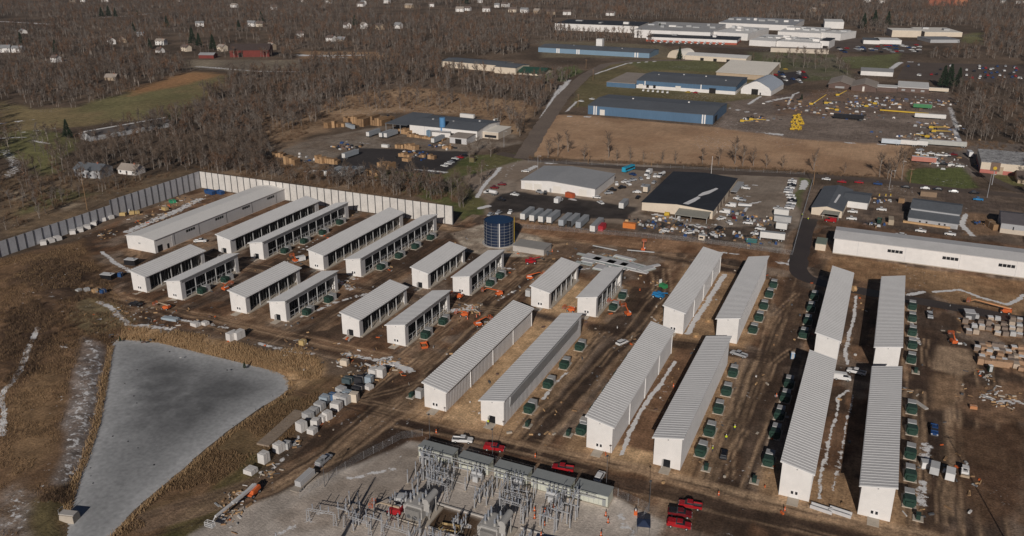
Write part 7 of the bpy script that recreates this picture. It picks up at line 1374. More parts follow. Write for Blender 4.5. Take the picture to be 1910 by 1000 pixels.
x, y = G(881, 302); place(Kit().add('body', MB().box(-1.6, -1.2, 0, 1.6, 1.2, 3.0, mat('olive_paint', (.17, .14, .07), .7))).add('lid', MB().box(-1.7, -1.3, 3.0, 1.7, 1.3, 3.2, M_BROWNW)), 'olive_hut', 'small olive box hut on the lawn below the dark lot', 'hut', (x, y, 0))
# machine yard
def machine(deg=40, L=14):
    k = ('mc', deg, L)
    if k in _vk: return _vk[k]
    K = Kit().add('track', MB().box(-1.8, -2.2, 0, -1.0, 2.2, 1.0, M_DGREY).box(1.0, -2.2, 0, 1.8, 2.2, 1.0, M_DGREY)).add('house', MB().box(-1.6, -2.4, 1.1, 1.6, 1.4, 3.0, M_YELLOW, .1, .2)).add('cab', MB().box(-1.5, .6, 3.0, -.2, 2.0, 4.2, M_GLASS, .1, .1)); a = math.radians(deg)
    K.add('boom', MB().bar((.3, 1.2, 2.2), (.3, 1.2+L*math.cos(a), 2.2+L*math.sin(a)), .5, M_YELLOW, 4, .3)); _vk[k] = K; return K
GY = 'yellow machines in the machine yard'
for u, v, rot, el, L, lab in [(1513, 197, -75, 38, 16, 'large yellow crane with its lattice boom raised to the right'), (1541, 195, -80, 10, 4, 'small yellow machine right of the raised crane'), (1615, 201, 80, 10, 4, 'small yellow machine in the middle of the machine yard, left one'), (1631, 196, 80, 12, 4, 'small yellow machine in the middle of the machine yard, right one'), (1562, 180, -70, 30, 9, 'yellow boom machine behind the raised crane'), (1402, 226, -85, 0, 12, 'yellow conveyor and machine at the corner of the deep blue warehouse'), (1385, 229, -85, 2, 6, 'yellow and green machine nearest the corner of the deep blue warehouse'), (1737, 241, -85, 4, 12, 'long yellow machine at the right side of the yard, upper one'), (1742, 248, -85, 2, 12, 'long yellow machine at the right side of the yard, lower one'), (1728, 258, 80, 2, 8, 'yellow machine above the long grey trailer'), (1560, 208, 85, 4, 7, 'white and yellow machine above the black trailer')]:
    V(machine(el, L), 'yellow_machine', lab, 'machine', u, v, rot, GY).scale = (.8, .8, .8)
V(MB().box(-.5, -18, .6, .5, 18, 1.6, M_YELLOW).box(-.4, -16, 0, .4, -15, .6, M_DGREY).box(-.4, 15, 0, .4, 16, .6, M_DGREY).mesh('yellow_girder'), 'yellow_girder', 'long yellow girder lying left of the white trailer in the machine yard', 'girder', 1686, 211, 88)
def pipe_spool(s):
    K = Kit(); b = MB(); b.bar((0, -1.5, 1), (0, 1.5, 1), .8, M_YELLOW, 10).bar((0, 0, 1), (0, 0, 3.2), .7, M_YELLOW, 10).bar((-1.6, 0, 2.6), (1.6, 0, 2.6), .55, M_YELLOW, 10); K.add('body', b); K.add('flange', MB().bar((0, -1.6, 1), (0, -1.4, 1), 1.1, M_YELLOW, 12).bar((0, 0, 3.2), (0, 0, 3.4), 1.0, M_YELLOW, 12)); return K
PS = pipe_spool(1)
for u, v in [(1477, 243), (1484, 242), (1491, 243), (1479, 236), (1488, 236), (1495, 233), (1478, 230), (1486, 228), (1493, 226), (1482, 222), (1489, 220)]: V(PS, 'yellow_fitting', 'yellow pipe fitting in the heap at the middle of the machine yard', 'pipe fitting', u, v, rj.uniform(0, 180), 'yellow pipe fittings heap')
V(semi(M_CARK, M_CARK, M_CARK, 22), 'black_trailer', 'long black trailer in the middle of the machine yard', 'trailer', 1582, 223, 94)
V(semi(M_TW, M_TW, M_TW, 22), 'white_trailer', 'long bright white trailer at the right of the machine yard', 'trailer', 1734, 222, 94)
V(semi(M_TW, M_TW, mat('pale_grey_green_trailer', (.45, .45, .42), .5), 29), 'grey_trailer', 'long pale grey trailer at the lower right of the machine yard', 'trailer', 1757, 273, 94); V(semi(M_TW, M_TW, mat('pale_blue_box', (.52, .58, .64), .5), 12), 'box_trailer', 'pale blue box trailer at the lower end of the brown field', 'trailer', 1661, 270, 94); V(semi(M_TW, M_TW, M_TW, 12), 'box_trailer', 'white box trailer between the pale blue and grey ones', 'trailer', 1691, 272, 94); V(semi(M_TW, M_TW, M_TW, 10), 'box_trailer', 'dull white box trailer left of the long pale grey one', 'trailer', 1714, 273, 94)
V(semi(M_TW, M_TG, mat('green_machine_side', (.06, .22, .09), .6), 14), 'green_trailer', 'green sided trailer with grey roof at the top right of the machine yard', 'trailer', 1720, 203, 92); V(semi(M_CARW, M_CARW, mat('red_striped_side', (.5, .2, .15), .6), 14), 'striped_trailer', 'white trailer with a red band above the lawn', 'trailer', 1722, 304, 93); V(semi(M_TW, M_TW, M_CREAMW, 18), 'long_trailer', 'long cream trailer right of the white roofed shop', 'trailer', 1748, 172, 90)
for u, v, deg, p, kd in [(1712, 287, 80, M_CARW, 'pickup'), (1724, 291, 95, M_CARW, 'pickup'), (1736, 288, 80, M_CARW, 'pickup'), (1750, 291, 90, M_CARW, 'pickup'), (1765, 292, 100, M_CARW, 'pickup'), (1745, 297, 85, M_CARW, 'car'), (1778, 290, 80, M_DRED, 'pickup'), (1745, 306, 90, M_CARW, 'car'), (1760, 308, 90, M_CARK, 'pickup'), (1772, 309, 85, M_CARW, 'pickup'), (1716, 281, 80, M_CARS, 'car'), (1790, 312, 90, M_CARW, 'pickup')]:
    V(flat_car(p, kd), 'parked_pickup' if kd == 'pickup' else 'parked_car', 'pale vehicle in the crowded lot above the lawn' if p is not M_DRED else 'dark red pickup at the right of the crowded lot above the lawn', kd, u, v, deg, 'vehicles in the crowded lot')
V(semi(M_CARW, M_CARW, M_CARW, 7), 'box_trailer', 'small white trailer in the shade of the red based workshop', 'trailer', 1808, 293, 10)
# far lots
def lotcars(u0, u1, v0, v1, n, lab, grp, deg=0, sc=1.25, seed=1):
    r = random.Random(seed)
    for j in range(n):
        u, v = r.uniform(u0, u1), r.uniform(v0, v1); x, y = G(u, v)
        place(flat_car(r.choice([M_CARW, M_CARW, M_CARS, M_CARK, M_CARB, M_RED]), 'car'), 'parked_car', lab, 'car', (x, y, .12), math.radians(deg+r.uniform(-8, 8)), grp, sc)
lotcars(1800, 1905, 124, 148, 34, 'tiny car in the large dark lot at the upper right', 'cars in the upper right lot', seed=2); lotcars(1560, 1715, 84, 99, 44, 'tiny car in the far lot right of the white factory', 'cars in the far factory lot', 60, seed=3); lotcars(1445, 1500, 135, 156, 14, 'car in the small dark lot behind the arched barn', 'cars behind the arched barn', 40, seed=4); lotcars(1690, 1790, 122, 142, 8, 'lone car in the left part of the large dark lot', 'cars in the left of the big lot', seed=8)
V(flat_car(M_YELLOW), 'parked_car', 'yellow car behind the arched barn', 'car', 1465, 130, 80)
for j in range(12): V(truck(M_CARW, M_CARW), 'dock_truck', 'white truck at the red banded docks of the far factory', 'truck', 1222+j*11.5, 80+j*.35, 175, 'trucks at the far docks')
for j in range(6): V(flat_car(M_CARW, 'pickup'), 'parked_pickup', 'white vehicle before the loading docks of the docked blue warehouse', 'pickup', 1200+j*9, 170+j*.8, 10, 'vehicles at the blue docks')
for u, v, p, lab in [(1283, 173, M_YELLOW, 'yellow tractor before the docked blue warehouse'), (1297, 174, M_RED, 'red tractor before the docked blue warehouse'), (1084, 190, M_CARW, 'white car left of the deep blue warehouse'), (1104, 186, M_CARW, 'white car nearest the corner of the deep blue warehouse'), (1018, 137, M_CARW, 'white car before the green roofed office'), (1002, 141, M_CARW, 'second white car before the green roofed office')]:
    V(flat_car(p), 'parked_car', lab, 'car', u, v, 80)
# sign
V(Kit().add('post', MB().bar((0, 0, 0), (0, 0, 8), .2, M_STEEL, 8)).add('board', MB().box(-2.4, -.2, 8, 2.4, .2, 13, mat('brown_sign', (.18, .12, .09), .7)), [('emblem', MB().bar((0, -.24, 9.8), (0, -.2, 9.8), 1.0, M_YELLOW, 16))]), 'pole_sign', 'brown sign board with a yellow oval on a post before the red based workshop', 'sign', 1850, 345, 0)
# workers
def person(vest):
    v, e, rd = [], [], []
    def P(x, y, z, r): v.append((x, y, z)); rd.append(r); return len(v)-1
    pel = P(0, 0, .95, .15); ch = P(0, 0, 1.3, .19); nk = P(0, 0, 1.5, .08); hd = P(0, .02, 1.66, .12); hd2 = P(0, .02, 1.76, .10); e += [(pel, ch), (ch, nk), (nk, hd), (hd, hd2)]
    for s in (-1, 1):
        h = P(s*.1, 0, .88, .12); k = P(s*.12, .06*s, .48, .085); a = P(s*.13, -.02*s, .08, .06); f = P(s*.13, .14-.02*s, .04, .05); e += [(pel, h), (h, k), (k, a), (a, f)]
        sh = P(s*.22, 0, 1.42, .085); el = P(s*.27, .06, 1.14, .06); wr = P(s*.25, .22, .95, .042); e += [(ch, sh), (sh, el), (el, wr)]
        for j in range(5): g = P(s*(.22+.018*j), .30-(.05 if j == 4 else .01*abs(j-1.5)), .89-.01*j, .011); e.append((wr, g))
    me = bpy.data.meshes.new('body'); me.from_pydata(v, e, []); o = bpy.data.objects.new('t', me); COL.objects.link(o); m = o.modifiers.new('s', 'SKIN')
    for d_, r in zip(me.skin_vertices[0].data, rd): d_.radius = (r, r)
    me.skin_vertices[0].data[0].use_root = True
    s_ = o.modifiers.new('d', 'SUBSURF'); s_.levels = 1; s_.render_levels = 1
    bm = bpy.data.meshes.new_from_object(o.evaluated_get(bpy.context.evaluated_depsgraph_get())); bpy.data.objects.remove(o)
    for q in (mat('work_trousers', (.05, .055, .08), .9), vest, mat('skin', (.42, .24, .16), .6)): bm.materials.append(q)
    for p in bm.polygons:
        z = p.center.z; p.material_index = 0 if z < .93 else (2 if z > 1.5 or (p.center.y > .2 and z < 1.0) else 1)
    return bm
bpy.context.view_layer.update()
HI = mat('hi_vis_yellow', (.62, .72, .03), .6); PB = person(HI); HAT = lambda: MB().bar((0, .02, 1.76), (0, .02, 1.9), .15, M_TRIM, 12, .08)
HM = HAT().mesh('hard_hat')
for x, y, r, lab in [(*G(1370, 803), 20, 'worker in a yellow vest on the lane beside the transformers, upper one'), (*G(1354, 821), 200, 'worker in a yellow vest on the lane beside the transformers, lower one'), (*G(1329, 842), 90, 'worker in a yellow vest by the front transformer of the row'), (-93.3, 190.2, 180, 'worker in a yellow vest in the open doorway of the sandy lane shed'), (*G(1496, 404), 0, 'worker in a yellow vest by the wire fence corner'), (*G(1507, 412), 40, 'worker in a yellow vest on the path below the wire fence')]:
    K_ = Kit(); K_.parts = [('body', PB, []), ('hard_hat', HM, [])]; place(K_, 'person', lab, 'person', (x, y, 0), math.radians(r), 'workers on the site')
# ------------------------------------------------------------------ trees
def tree_tris(seed, H, lod):
    """(n,3,3) triangles and material index (0 bark, 1 twig): trunk, limbs, branches, twigs that fill the crown unevenly"""
    r = random.Random(seed); T = []; M = []
    def tube(a, b, r0, r1, n, m=0):
        d = b-a
        if d.length < 1e-5: return
        d = d.normalized(); q = Vector((0, 0, 1)) if abs(d.z) < .9 else Vector((1, 0, 0)); e = d.cross(q).normalized(); g = d.cross(e)
        for j in range(n):
            t0, t1 = 2*PI*j/n, 2*PI*(j+1)/n; c0 = e*math.cos(t0)+g*math.sin(t0); c1 = e*math.cos(t1)+g*math.sin(t1)
            T.append((a+c0*r0, a+c1*r0, b+c1*r1)); M.append(m); T.append((a+c0*r0, b+c1*r1, b+c0*r1)); M.append(m)
    def sliver(a, b, w_):
        d = (b-a).normalized(); s = d.cross(Vector((r.gauss(0, 1), r.gauss(0, 1), r.gauss(0, 1)))).normalized()*w_; T.append((a-s, a+s, b)); M.append(1)
    top = Vector((r.uniform(-.05, .05)*H, r.uniform(-.05, .05)*H, H*.62)); base = Vector((0, 0, -.2)); P = [base.lerp(top, k/4)+Vector((r.gauss(0, .012)*H*(k > 0), r.gauss(0, .012)*H*(k > 0), 0)) for k in range(5)]; R0 = H*.017
    ns = {0: 5, 1: 3, 2: 3}[lod]
    if lod == 2: tube(P[0], P[2], R0*1.15, R0*.8, 3); tube(P[2], P[4], R0*.8, R0*.4, 3)
    else:
        for k in range(4): tube(P[k], P[k+1], R0*(1-.17*k), R0*(1-.17*(k+1)), ns)
    nl = {0: r.randint(8, 10), 1: 7, 2: 5}[lod]; az = r.uniform(0, 6.28)
    for i in range(nl):
        t = r.uniform(.28, 1.0); k = min(3, int(t*4)); o = P[k].lerp(P[k+1], t*4-k) if t < 1 else P[4]; az += 2.4+r.uniform(-.4, .4)
        up = r.uniform(.7, 1.35) if t < .8 else r.uniform(1.0, 1.5); L = H*r.uniform(.26, .40)*(1.1-.35*t); d = Vector((math.cos(az)*math.cos(up), math.sin(az)*math.cos(up), math.sin(up)))
        m = o+d*L*.5; d2 = (d+Vector((r.gauss(0, .15), r.gauss(0, .15), .15))).normalized(); e = m+d2*L*.5
        if lod < 2: tube(o, m, R0*.42, R0*.28, 3); tube(m, e, R0*.28, R0*.1, 3)
        else: sliver(o, e, R0*.55)
        nb = {0: 9, 1: 6, 2: 0}[lod]
        for j in range(nb):
            s = r.uniform(.2, 1.0); q = o.lerp(m, s*2) if s < .5 else m.lerp(e, s*2-1); dd = (d2*.8+Vector((r.gauss(0, .7), r.gauss(0, .7), r.uniform(-.2, .5)))).normalized(); LL = L*r.uniform(.28, .55); ee = q+dd*LL
            if lod == 0: tube(q, ee, R0*.14, R0*.04, 3, 1)
            else: sliver(q, ee, R0*.2)
            for _ in range({0: 12, 1: 9}[lod]):
                f = r.uniform(.15, 1); g = q.lerp(ee, f); d3 = (dd+Vector((r.gauss(0, .7), r.gauss(0, .7), r.uniform(-.2, .7)))).normalized(); sliver(g, g+d3*LL*r.uniform(.3, .75), {0: .03, 1: .062}[lod]*H/12)
        if lod == 2:
            for _ in range(17):
                f = r.uniform(.15, 1); g = o.lerp(e, f); d3 = (d2*.6+Vector((r.gauss(0, .7), r.gauss(0, .7), r.uniform(-.2, .8)))).normalized(); sliver(g, g+d3*L*r.uniform(.3, .7), .12*H/12)
    return np.array([[tuple(v) for v in t] for t in T]), np.array(M)
def tris_mesh(name, T, M, mats):
    n = len(T); me = bpy.data.meshes.new(name); me.vertices.add(n*3); me.vertices.foreach_set('co', T.reshape(-1).astype(np.float32)); me.loops.add(n*3); me.loops.foreach_set('vertex_index', np.arange(n*3, dtype=np.int32))
    me.polygons.add(n); me.polygons.foreach_set('loop_start', np.arange(0, n*3, 3, dtype=np.int32)); me.polygons.foreach_set('material_index', M.astype(np.int32))
    for m in mats: me.materials.append(m)
    me.update(calc_edges=True); return me
PROTO0 = [tree_tris(100+j, 14, 0) for j in range(7)]; PROTO1 = [tree_tris(200+j, 14, 1) for j in range(6)]; PROTO2 = [tree_tris(300+j, 14, 2) for j in range(8)]
def split_kit(T, M):
    K = Kit(); a, b = T[M == 0], T[M == 1]
    K.parts = [('trunk', tris_mesh('trunk', a, np.zeros(len(a)), [M_BARK]), []), ('crown', tris_mesh('crown', b, np.zeros(len(b)), [M_TWIG]), [])]; return K
TKIT = [split_kit(*p) for p in PROTO0]
# where trees may stand: everything but the open ground
OPEN = [[(855, 425), (870, 385), (905, 330), (935, 300), (952, 278), (985, 240), (1010, 208), (1040, 168), (1078, 138), (1010, 150), (950, 146), (822, 132), (820, 104), (950, 104), (985, 92), (985, 76), (1225, 80), (1180, 66), (1028, 58), (1030, 34), (1340, 40), (1580, 40), (1600, 60), (1650, 68), (1660, 50), (1800, 50), (1832, 60), (1835, 84), (1790, 90), (1725, 110), (1910, 110), (1910, 162), (1800, 160), (1772, 168), (1800, 268), (1840, 262), (1910, 268), (1990, 1100), (855, 1100)],
        [(-300, 1100), (-300, 470), (0, 440), (372, 306), (855, 372), (855, 1100)],
        [(0, 186), (60, 204), (145, 202), (250, 170), (330, 142), (362, 132), (430, 136), (430, 150), (400, 172), (330, 222), (285, 216), (180, 262), (100, 252), (0, 262)], [(340, 108), (480, 108), (580, 112), (560, 132), (470, 140), (350, 132)], [(545, 94), (700, 96), (700, 112), (550, 112)],
        [(495, 258), (590, 232), (610, 215), (720, 205), (860, 200), (960, 240), (985, 285), (905, 335), (860, 330), (720, 330), (560, 336), (500, 322)], [(0, 30), (110, 36), (100, 50), (0, 52)], [(150, 36), (310, 18), (320, 28), (170, 46)]]
SPARSE = [[(590, 212), (640, 178), (760, 158), (960, 184), (1005, 196), (985, 240), (900, 215), (720, 203)], [(0, 262), (100, 252), (150, 262), (140, 300), (0, 330)], [(0, 330), (372, 318), (372, 312), (0, 450)], [(700, 330), (860, 330), (905, 335), (850, 376), (740, 352)], [(270, 60), (500, 60), (500, 105), (300, 110)], [(640, 5), (1100, 10), (1100, 32), (640, 32)]]
OPENW = [GP(p) for p in OPEN]; SPARSEW = [GP(p) for p in SPARSE]
ROADS = [GP([(975, 296), (1008, 240), (1050, 180), (1090, 142), (1130, 120), (1190, 113), (1290, 112)]), GP([(0, 125), (70, 118), (150, 108), (250, 100)])]
HPOS = np.array([G(u, v) for u, v, _, _ in HS])
def scatter(r0, r1, cell, rs):
    a0, a1 = math.radians(-57.5), math.radians(9.5); n = int((a1-a0)/2*(r1*r1-r0*r0)/cell)
    a = rs.uniform(a0, a1, n); r = np.sqrt(rs.uniform(r0*r0, r1*r1, n)); x, y = r*np.sin(a), r*np.cos(a); ok = np.ones(n, bool)
    for p in OPENW: ok &= ~inside(x, y, p)
    for p in ROADS: ok &= seg_dist(x, y, p) > 9
    sp = np.zeros(n, bool)
    for p in SPARSEW: sp |= inside(x, y, p)
    ok &= ~(sp & (rs.rand(n) > .2)); clear = fbm(x, y, 90, 61, 3)
    ok &= ~((clear < .40) & (rs.rand(n) < .55))
    for hx, hy in HPOS: # a clearing toward the camera in front of each house
        L = math.hypot(hx, hy); ux, uy = hx/L, hy/L; dx, dy = x-hx-uy*6, y-hy+ux*6; al = dx*ux+dy*uy; ac = np.abs(dx*uy-dy*ux); ok &= ~((al > -(24+L*.02)) & (al < 14) & (ac < 9+L*.003))
    return x[ok], y[ok]
rs = np.random.RandomState(77)
xa, ya = scatter(330, 760, 46, rs); k = np.argsort(np.hypot(xa, ya)); xa, ya = xa[k], ya[k]
EXTRA = [(205, 318, 1.25), (118, 318, 1.2), (330, 238, 1.2), (1040, 292, .7), (1060, 284, .65), (1135, 294, .75), (1022, 294, .6), (1150, 300, .4), (1200, 302, .35), (1260, 306, .4), (1310, 308, .5), (1370, 306, .8), (1385, 310, .6), (1405, 310, .55), (1460, 314, .4), (1518, 318, .65), (1575, 322, .3), (1640, 330, .7), (1668, 332, .85), (1682, 336, .8), (1655, 334, .6), (1090, 298, .5), (1175, 300, .45), (1235, 304, .4), (1340, 308, .5), (1430, 312, .4), (876, 300, .7), (890, 285, .7), (915, 292, .8), (1450, 120, .9), (1480, 124, .9), (1520, 120, 1.), (1565, 130, 1.), (1540, 112, .9), (1580, 140, .9), (1500, 110, .9), (1470, 110, .8), (1560, 118, .9)]
n_ind = 0
for (u, v, s) in EXTRA:
    x, y = G(u, v); place(TKIT[n_ind % 7], 'bare_tree', 'leafless grey brown tree standing in open ground by a field, road or yard', 'tree', (x, y, 0), n_ind*2.1, 'bare trees in the open', s*(1.35 if not 1000 < u < 1700 or v < 200 else 1.75)); n_ind += 1
PALE = []
for T_, M_ in PROTO0[:3]:
    K = Kit(); K.parts = [('trunk', tris_mesh('trunk', T_[M_ == 0], np.zeros((M_ == 0).sum()), [M_BARK]), []), ('crown', tris_mesh('crown', T_[M_ == 1], np.zeros((M_ == 1).sum()), [mat('pale_twigs', (.25, .215, .185), .95, var=.2)]), [])]; PALE.append(K)
for j, (u, v, s) in enumerate([(376, 248, 1.25), (545, 205, 1.1), (565, 198, 1.15), (572, 200, 1.2), (600, 205, 1.1), (525, 232, 1.0), (538, 240, 1.0), (430, 275, 1.0), (470, 270, 1.1), (410, 285, .9), (505, 296, .9), (590, 196, 1.0), (820, 205, .8), (800, 200, .8)]):
    x, y = G(u, v); place(PALE[j % 3], 'pale_tree', 'pale grey leafless tree standing out from the brown woodland', 'tree', (x, y, 0), j*1.7, 'pale trees at the edge of the woods', s)
NI = 235
for x, y in zip(xa[:NI], ya[:NI]):
    s = rs.uniform(.65, 1.25)*(.65+.75*float(fbm([x], [y], 45, 23, 3)[0]))*(.75 if inside(np.array([x]), np.array([y]), SPARSEW[3])[0] else 1)
    place(TKIT[rs.randint(7)], 'bare_tree', 'leafless grey brown tree of the near woodland behind the fence and works', 'tree', (x, y, 0), rs.uniform(0, 6.28), 'bare trees of the near woodland', s)
# the rest of the woods: one mass
xb, yb = scatter(760, 1150, 52, rs); xc_, yc_ = scatter(1150, 2700, 118, rs)
def mass(sets, tints=False):
    TT = []; MM = []
    for protos, X, Y, s0, s1 in sets:
        w_ = rs.randint(0, len(protos), len(X)); sc = rs.uniform(s0, s1, len(X))*(.62+.8*fbm(X, Y, 70, 23, 3)); a = rs.uniform(0, 6.28, len(X))
        for j, (T, M) in enumerate(protos):
            q = w_ == j; n = q.sum()
            if not n: continue
            c, s = np.cos(a[q])[:, None, None]*sc[q][:, None, None], np.sin(a[q])[:, None, None]*sc[q][:, None, None]
            o = np.empty((n,)+T.shape, np.float32); o[..., 0] = c*T[..., 0]-s*T[..., 1]+X[q][:, None, None]; o[..., 1] = s*T[..., 0]+c*T[..., 1]+Y[q][:, None, None]; o[..., 2] = sc[q][:, None, None]*T[..., 2]
            tint = rs.choice([1, 1, 1, 2, 2, 3], n) if tints else np.ones(n, int); TT.append(o.reshape(-1, 3, 3)); MM.append(np.where(M[None, :] == 1, tint[:, None], 0).ravel())
    return np.concatenate(TT), np.concatenate(MM)
def in_poly(p, k):
    p = GP(p); xs = [q[0] for q in p]; ys = [q[1] for q in p]; x = rs.uniform(min(xs), max(xs), 9000); y = rs.uniform(min(ys), max(ys), 9000); q = inside(x, y, p) & ~((x > -350) & (y < 348) & (x < -186)); return x[q][:k], y[q][:k]
ux, uy = in_poly([(375, 302), (440, 285), (500, 272), (505, 322), (560, 337), (600, 334), (720, 334), (840, 352), (850, 380), (372, 318)], 300); lx, ly = in_poly([(0, 330), (120, 320), (330, 314), (372, 316), (200, 366), (0, 438)], 46); ex, ey = in_poly([(590, 212), (640, 178), (760, 158), (960, 184), (1005, 196), (985, 236), (900, 215), (720, 203)], 90); rx, ry = in_poly([(1388, 100), (1560, 104), (1590, 150), (1500, 130), (1400, 116)], 26)
T, M = mass([(PROTO1, ux, uy, .4, .85), (PROTO1, lx, ly, .5, 1.0), (PROTO1, ex, ey, .35, .8), (PROTO1, rx, ry, .6, 1.), (PROTO1, xa[NI:], ya[NI:], .6, 1.1), (PROTO1[:3]+PROTO2, xb, yb, .7, 1.15), (PROTO2, xc_, yc_, .85, 1.3)], True)
tag(link('bare_woodland', tris_mesh('bare_woodland', T, M, [M_BARK, M_TWIGF, mat('russet_twigs', (.12, .066, .04), .95, scale=.02, fine=.3, c2=(.22, .13, .08)), mat('grey_twigs', (.15, .125, .108), .95, scale=.02, fine=.3, c2=(.23, .195, .17))])), 'brown leafless woodland stretching to the horizon', 'woodland', kind='stuff')
# undergrowth and brush
def bush_tris(seed, n, H, w_):
    r = random.Random(seed); T = []
    for _ in range(n):
        a = r.uniform(0, 6.28); t = abs(r.gauss(.35, .3)); b = Vector((r.gauss(0, .5), r.gauss(0, .5), -.1)); e = b+Vector((math.cos(a)*t, math.sin(a)*t, 1))*H*r.uniform(.4, 1); s = Vector((r.gauss(0, 1), r.gauss(0, 1), r.gauss(0, .5))).normalized()*w_; T.append((b-s, b+s, e))
    return np.array([[tuple(v) for v in t] for t in T]), np.ones(n, int)
BUSH = [bush_tris(j, 34, 2.2, .07) for j in range(5)]
def in_polys(polys, n, zf=True):
    X = []; Y = []
    for p, k in polys:
        p = GP(p); xs = [q[0] for q in p]; ys = [q[1] for q in p]; c = 0
        while c < k:
            x = rs.uniform(min(xs), max(xs), 400); y = rs.uniform(min(ys), max(ys), 400); q = inside(x, y, p) & (fbm(x, y, 12, 33, 3) > .44); x, y = x[q][:k-c], y[q][:k-c]; X.append(x); Y.append(y); c += len(x)
            if not len(xs): break
    return np.concatenate(X), np.concatenate(Y)
bx_, by_ = in_polys([([(380, 312), (560, 322), (855, 372), (852, 385), (620, 352), (372, 318)], 420), ([(430, 290), (560, 300), (720, 335), (855, 366), (855, 372), (380, 312)], 500), ([(590, 212), (640, 178), (760, 158), (960, 184), (1005, 196), (985, 236), (900, 215), (720, 203)], 380), ([(480, 205), (640, 215), (560, 255), (470, 290)], 300), ([(0, 330), (372, 312), (180, 370), (0, 440)], 300), ([(985, 298), (1300, 312), (1690, 336), (1690, 330), (1300, 306), (985, 291)], 160), ([(1700, 268), (1715, 300), (1700, 330), (1690, 300)], 60), ([(1800, 268), (1900, 262), (1850, 290)], 60)], 0)
T, M = mass([(BUSH, bx_, by_, .6, 1.4)])
tag(link('undergrowth', tris_mesh('undergrowth', T, M*0, [M_BRUSH])), 'brown leafless brush and undergrowth along fences and clearings', 'undergrowth', kind='stuff')
M_SCRUB = mat('dark_scrub_stems', (.085, .052, .034), .95, scale=.1, fine=1, c2=(.18, .115, .07))
sx, sy = in_polys([([(55, 500), (120, 490), (195, 520), (205, 560), (120, 575), (40, 548)], 420), ([(15, 590), (90, 568), (112, 620), (60, 695), (10, 730), (0, 650)], 420), ([(100, 560), (160, 560), (210, 600), (190, 640), (120, 640)], 150), ([(60, 940), (130, 900), (140, 1000), (60, 1000)], 90)], 0)
T, M = mass([(BUSH, sx, sy, .35, .8)]); T[..., 2] += ground_z(T[..., 0].ravel(), T[..., 1].ravel()).reshape(T.shape[:2])
tag(link('scrub', tris_mesh('scrub', T, M*0, [M_SCRUB])), 'dark tangled scrub on the rough slope at the left', 'scrub', kind='stuff')
# grass and reeds as blades
def blades(name, label, X, Y, h0, h1, w_, m):
    n = len(X); Z = ground_z(X, Y); h = rs.uniform(h0, h1, n); a = rs.uniform(0, 6.28, n); lx, ly = rs.normal(0, .3, n)*h, rs.normal(0, .3, n)*h
    T = np.zeros((n, 3, 3)); dx, dy = np.cos(a)*w_, np.sin(a)*w_; T[:, 0] = np.stack([X-dx, Y-dy, Z-.05], 1); T[:, 1] = np.stack([X+dx, Y+dy, Z-.05], 1); T[:, 2] = np.stack([X+lx, Y+ly, Z+h], 1)
    tag(link(name, tris_mesh(name, T, np.zeros(n), [m])), label, 'grass' if 'grass' in name else 'reeds', kind='stuff')
def band(pts, wd, n):
    p = np.array(GP(pts)); X = []; Y = []
    for a, b in zip(p[:-1], p[1:]):
        k = int(n*np.hypot(*(b-a))/sum(np.hypot(*(d-c)) for c, d in zip(p[:-1], p[1:]))); t = rs.rand(k); o = rs.normal(0, wd, k); d = (b-a)/np.hypot(*(b-a)); X.append(a[0]+(b-a)[0]*t-d[1]*o); Y.append(a[1]+(b-a)[1]*t+d[0]*o)
    return np.concatenate(X), np.concatenate(Y)
r1 = band([(222, 628), (300, 630), (430, 658), (520, 680), (560, 694), (575, 705)], 1.4, 4500); r2 = in_polys([([(230, 610), (300, 612), (420, 632), (500, 655), (560, 648), (603, 678), (598, 712), (560, 738), (535, 715), (430, 672), (300, 638), (222, 634)], 8000)], 0)
r3 = band([(212, 640), (196, 700), (184, 780), (160, 850), (140, 900), (130, 945)], .8, 5000); r4 = band([(545, 725), (500, 760), (440, 800), (340, 882), (260, 950), (205, 1000)], .6, 2500)
X = np.concatenate([r1[0], r2[0], r3[0], r4[0]]); Y = np.concatenate([r1[1], r2[1], r3[1], r4[1]]); q = sdist(X, Y, POND) < .3
blades('reeds', 'tall dry tan reeds on the banks of the frozen pond', X[q], Y[q], .5, 1.3, .09, M_REED)
g1 = in_polys([([(0, 484), (100, 462), (150, 452), (215, 545), (255, 600), (212, 640), (196, 700), (180, 790), (140, 890), (125, 1000), (0, 1000)], 26000)], 0); g2 = in_polys([([(600, 705), (640, 712), (560, 800), (480, 860), (420, 890), (330, 960), (280, 1000), (215, 1000), (340, 885), (440, 805)], 9000)], 0)
X, Y = np.concatenate([g1[0], g2[0]]), np.concatenate([g1[1], g2[1]])
q = (sdist(X, Y, POND) < -.5) & ~inside(X, Y, GP([(160, 628), (198, 640), (192, 720), (176, 800), (150, 870), (130, 915), (92, 905), (110, 820), (130, 720)])) & ~(inside(X, Y, GP([(475, 845), (500, 850), (430, 935), (330, 1040), (255, 1040), (330, 960), (420, 890)])) & (rs.rand(len(X)) < .8))
blades('dry_grass', 'rough dry brown grass on the slopes beside the pond', X[q], Y[q], .25, .8, .09, M_DRYG)
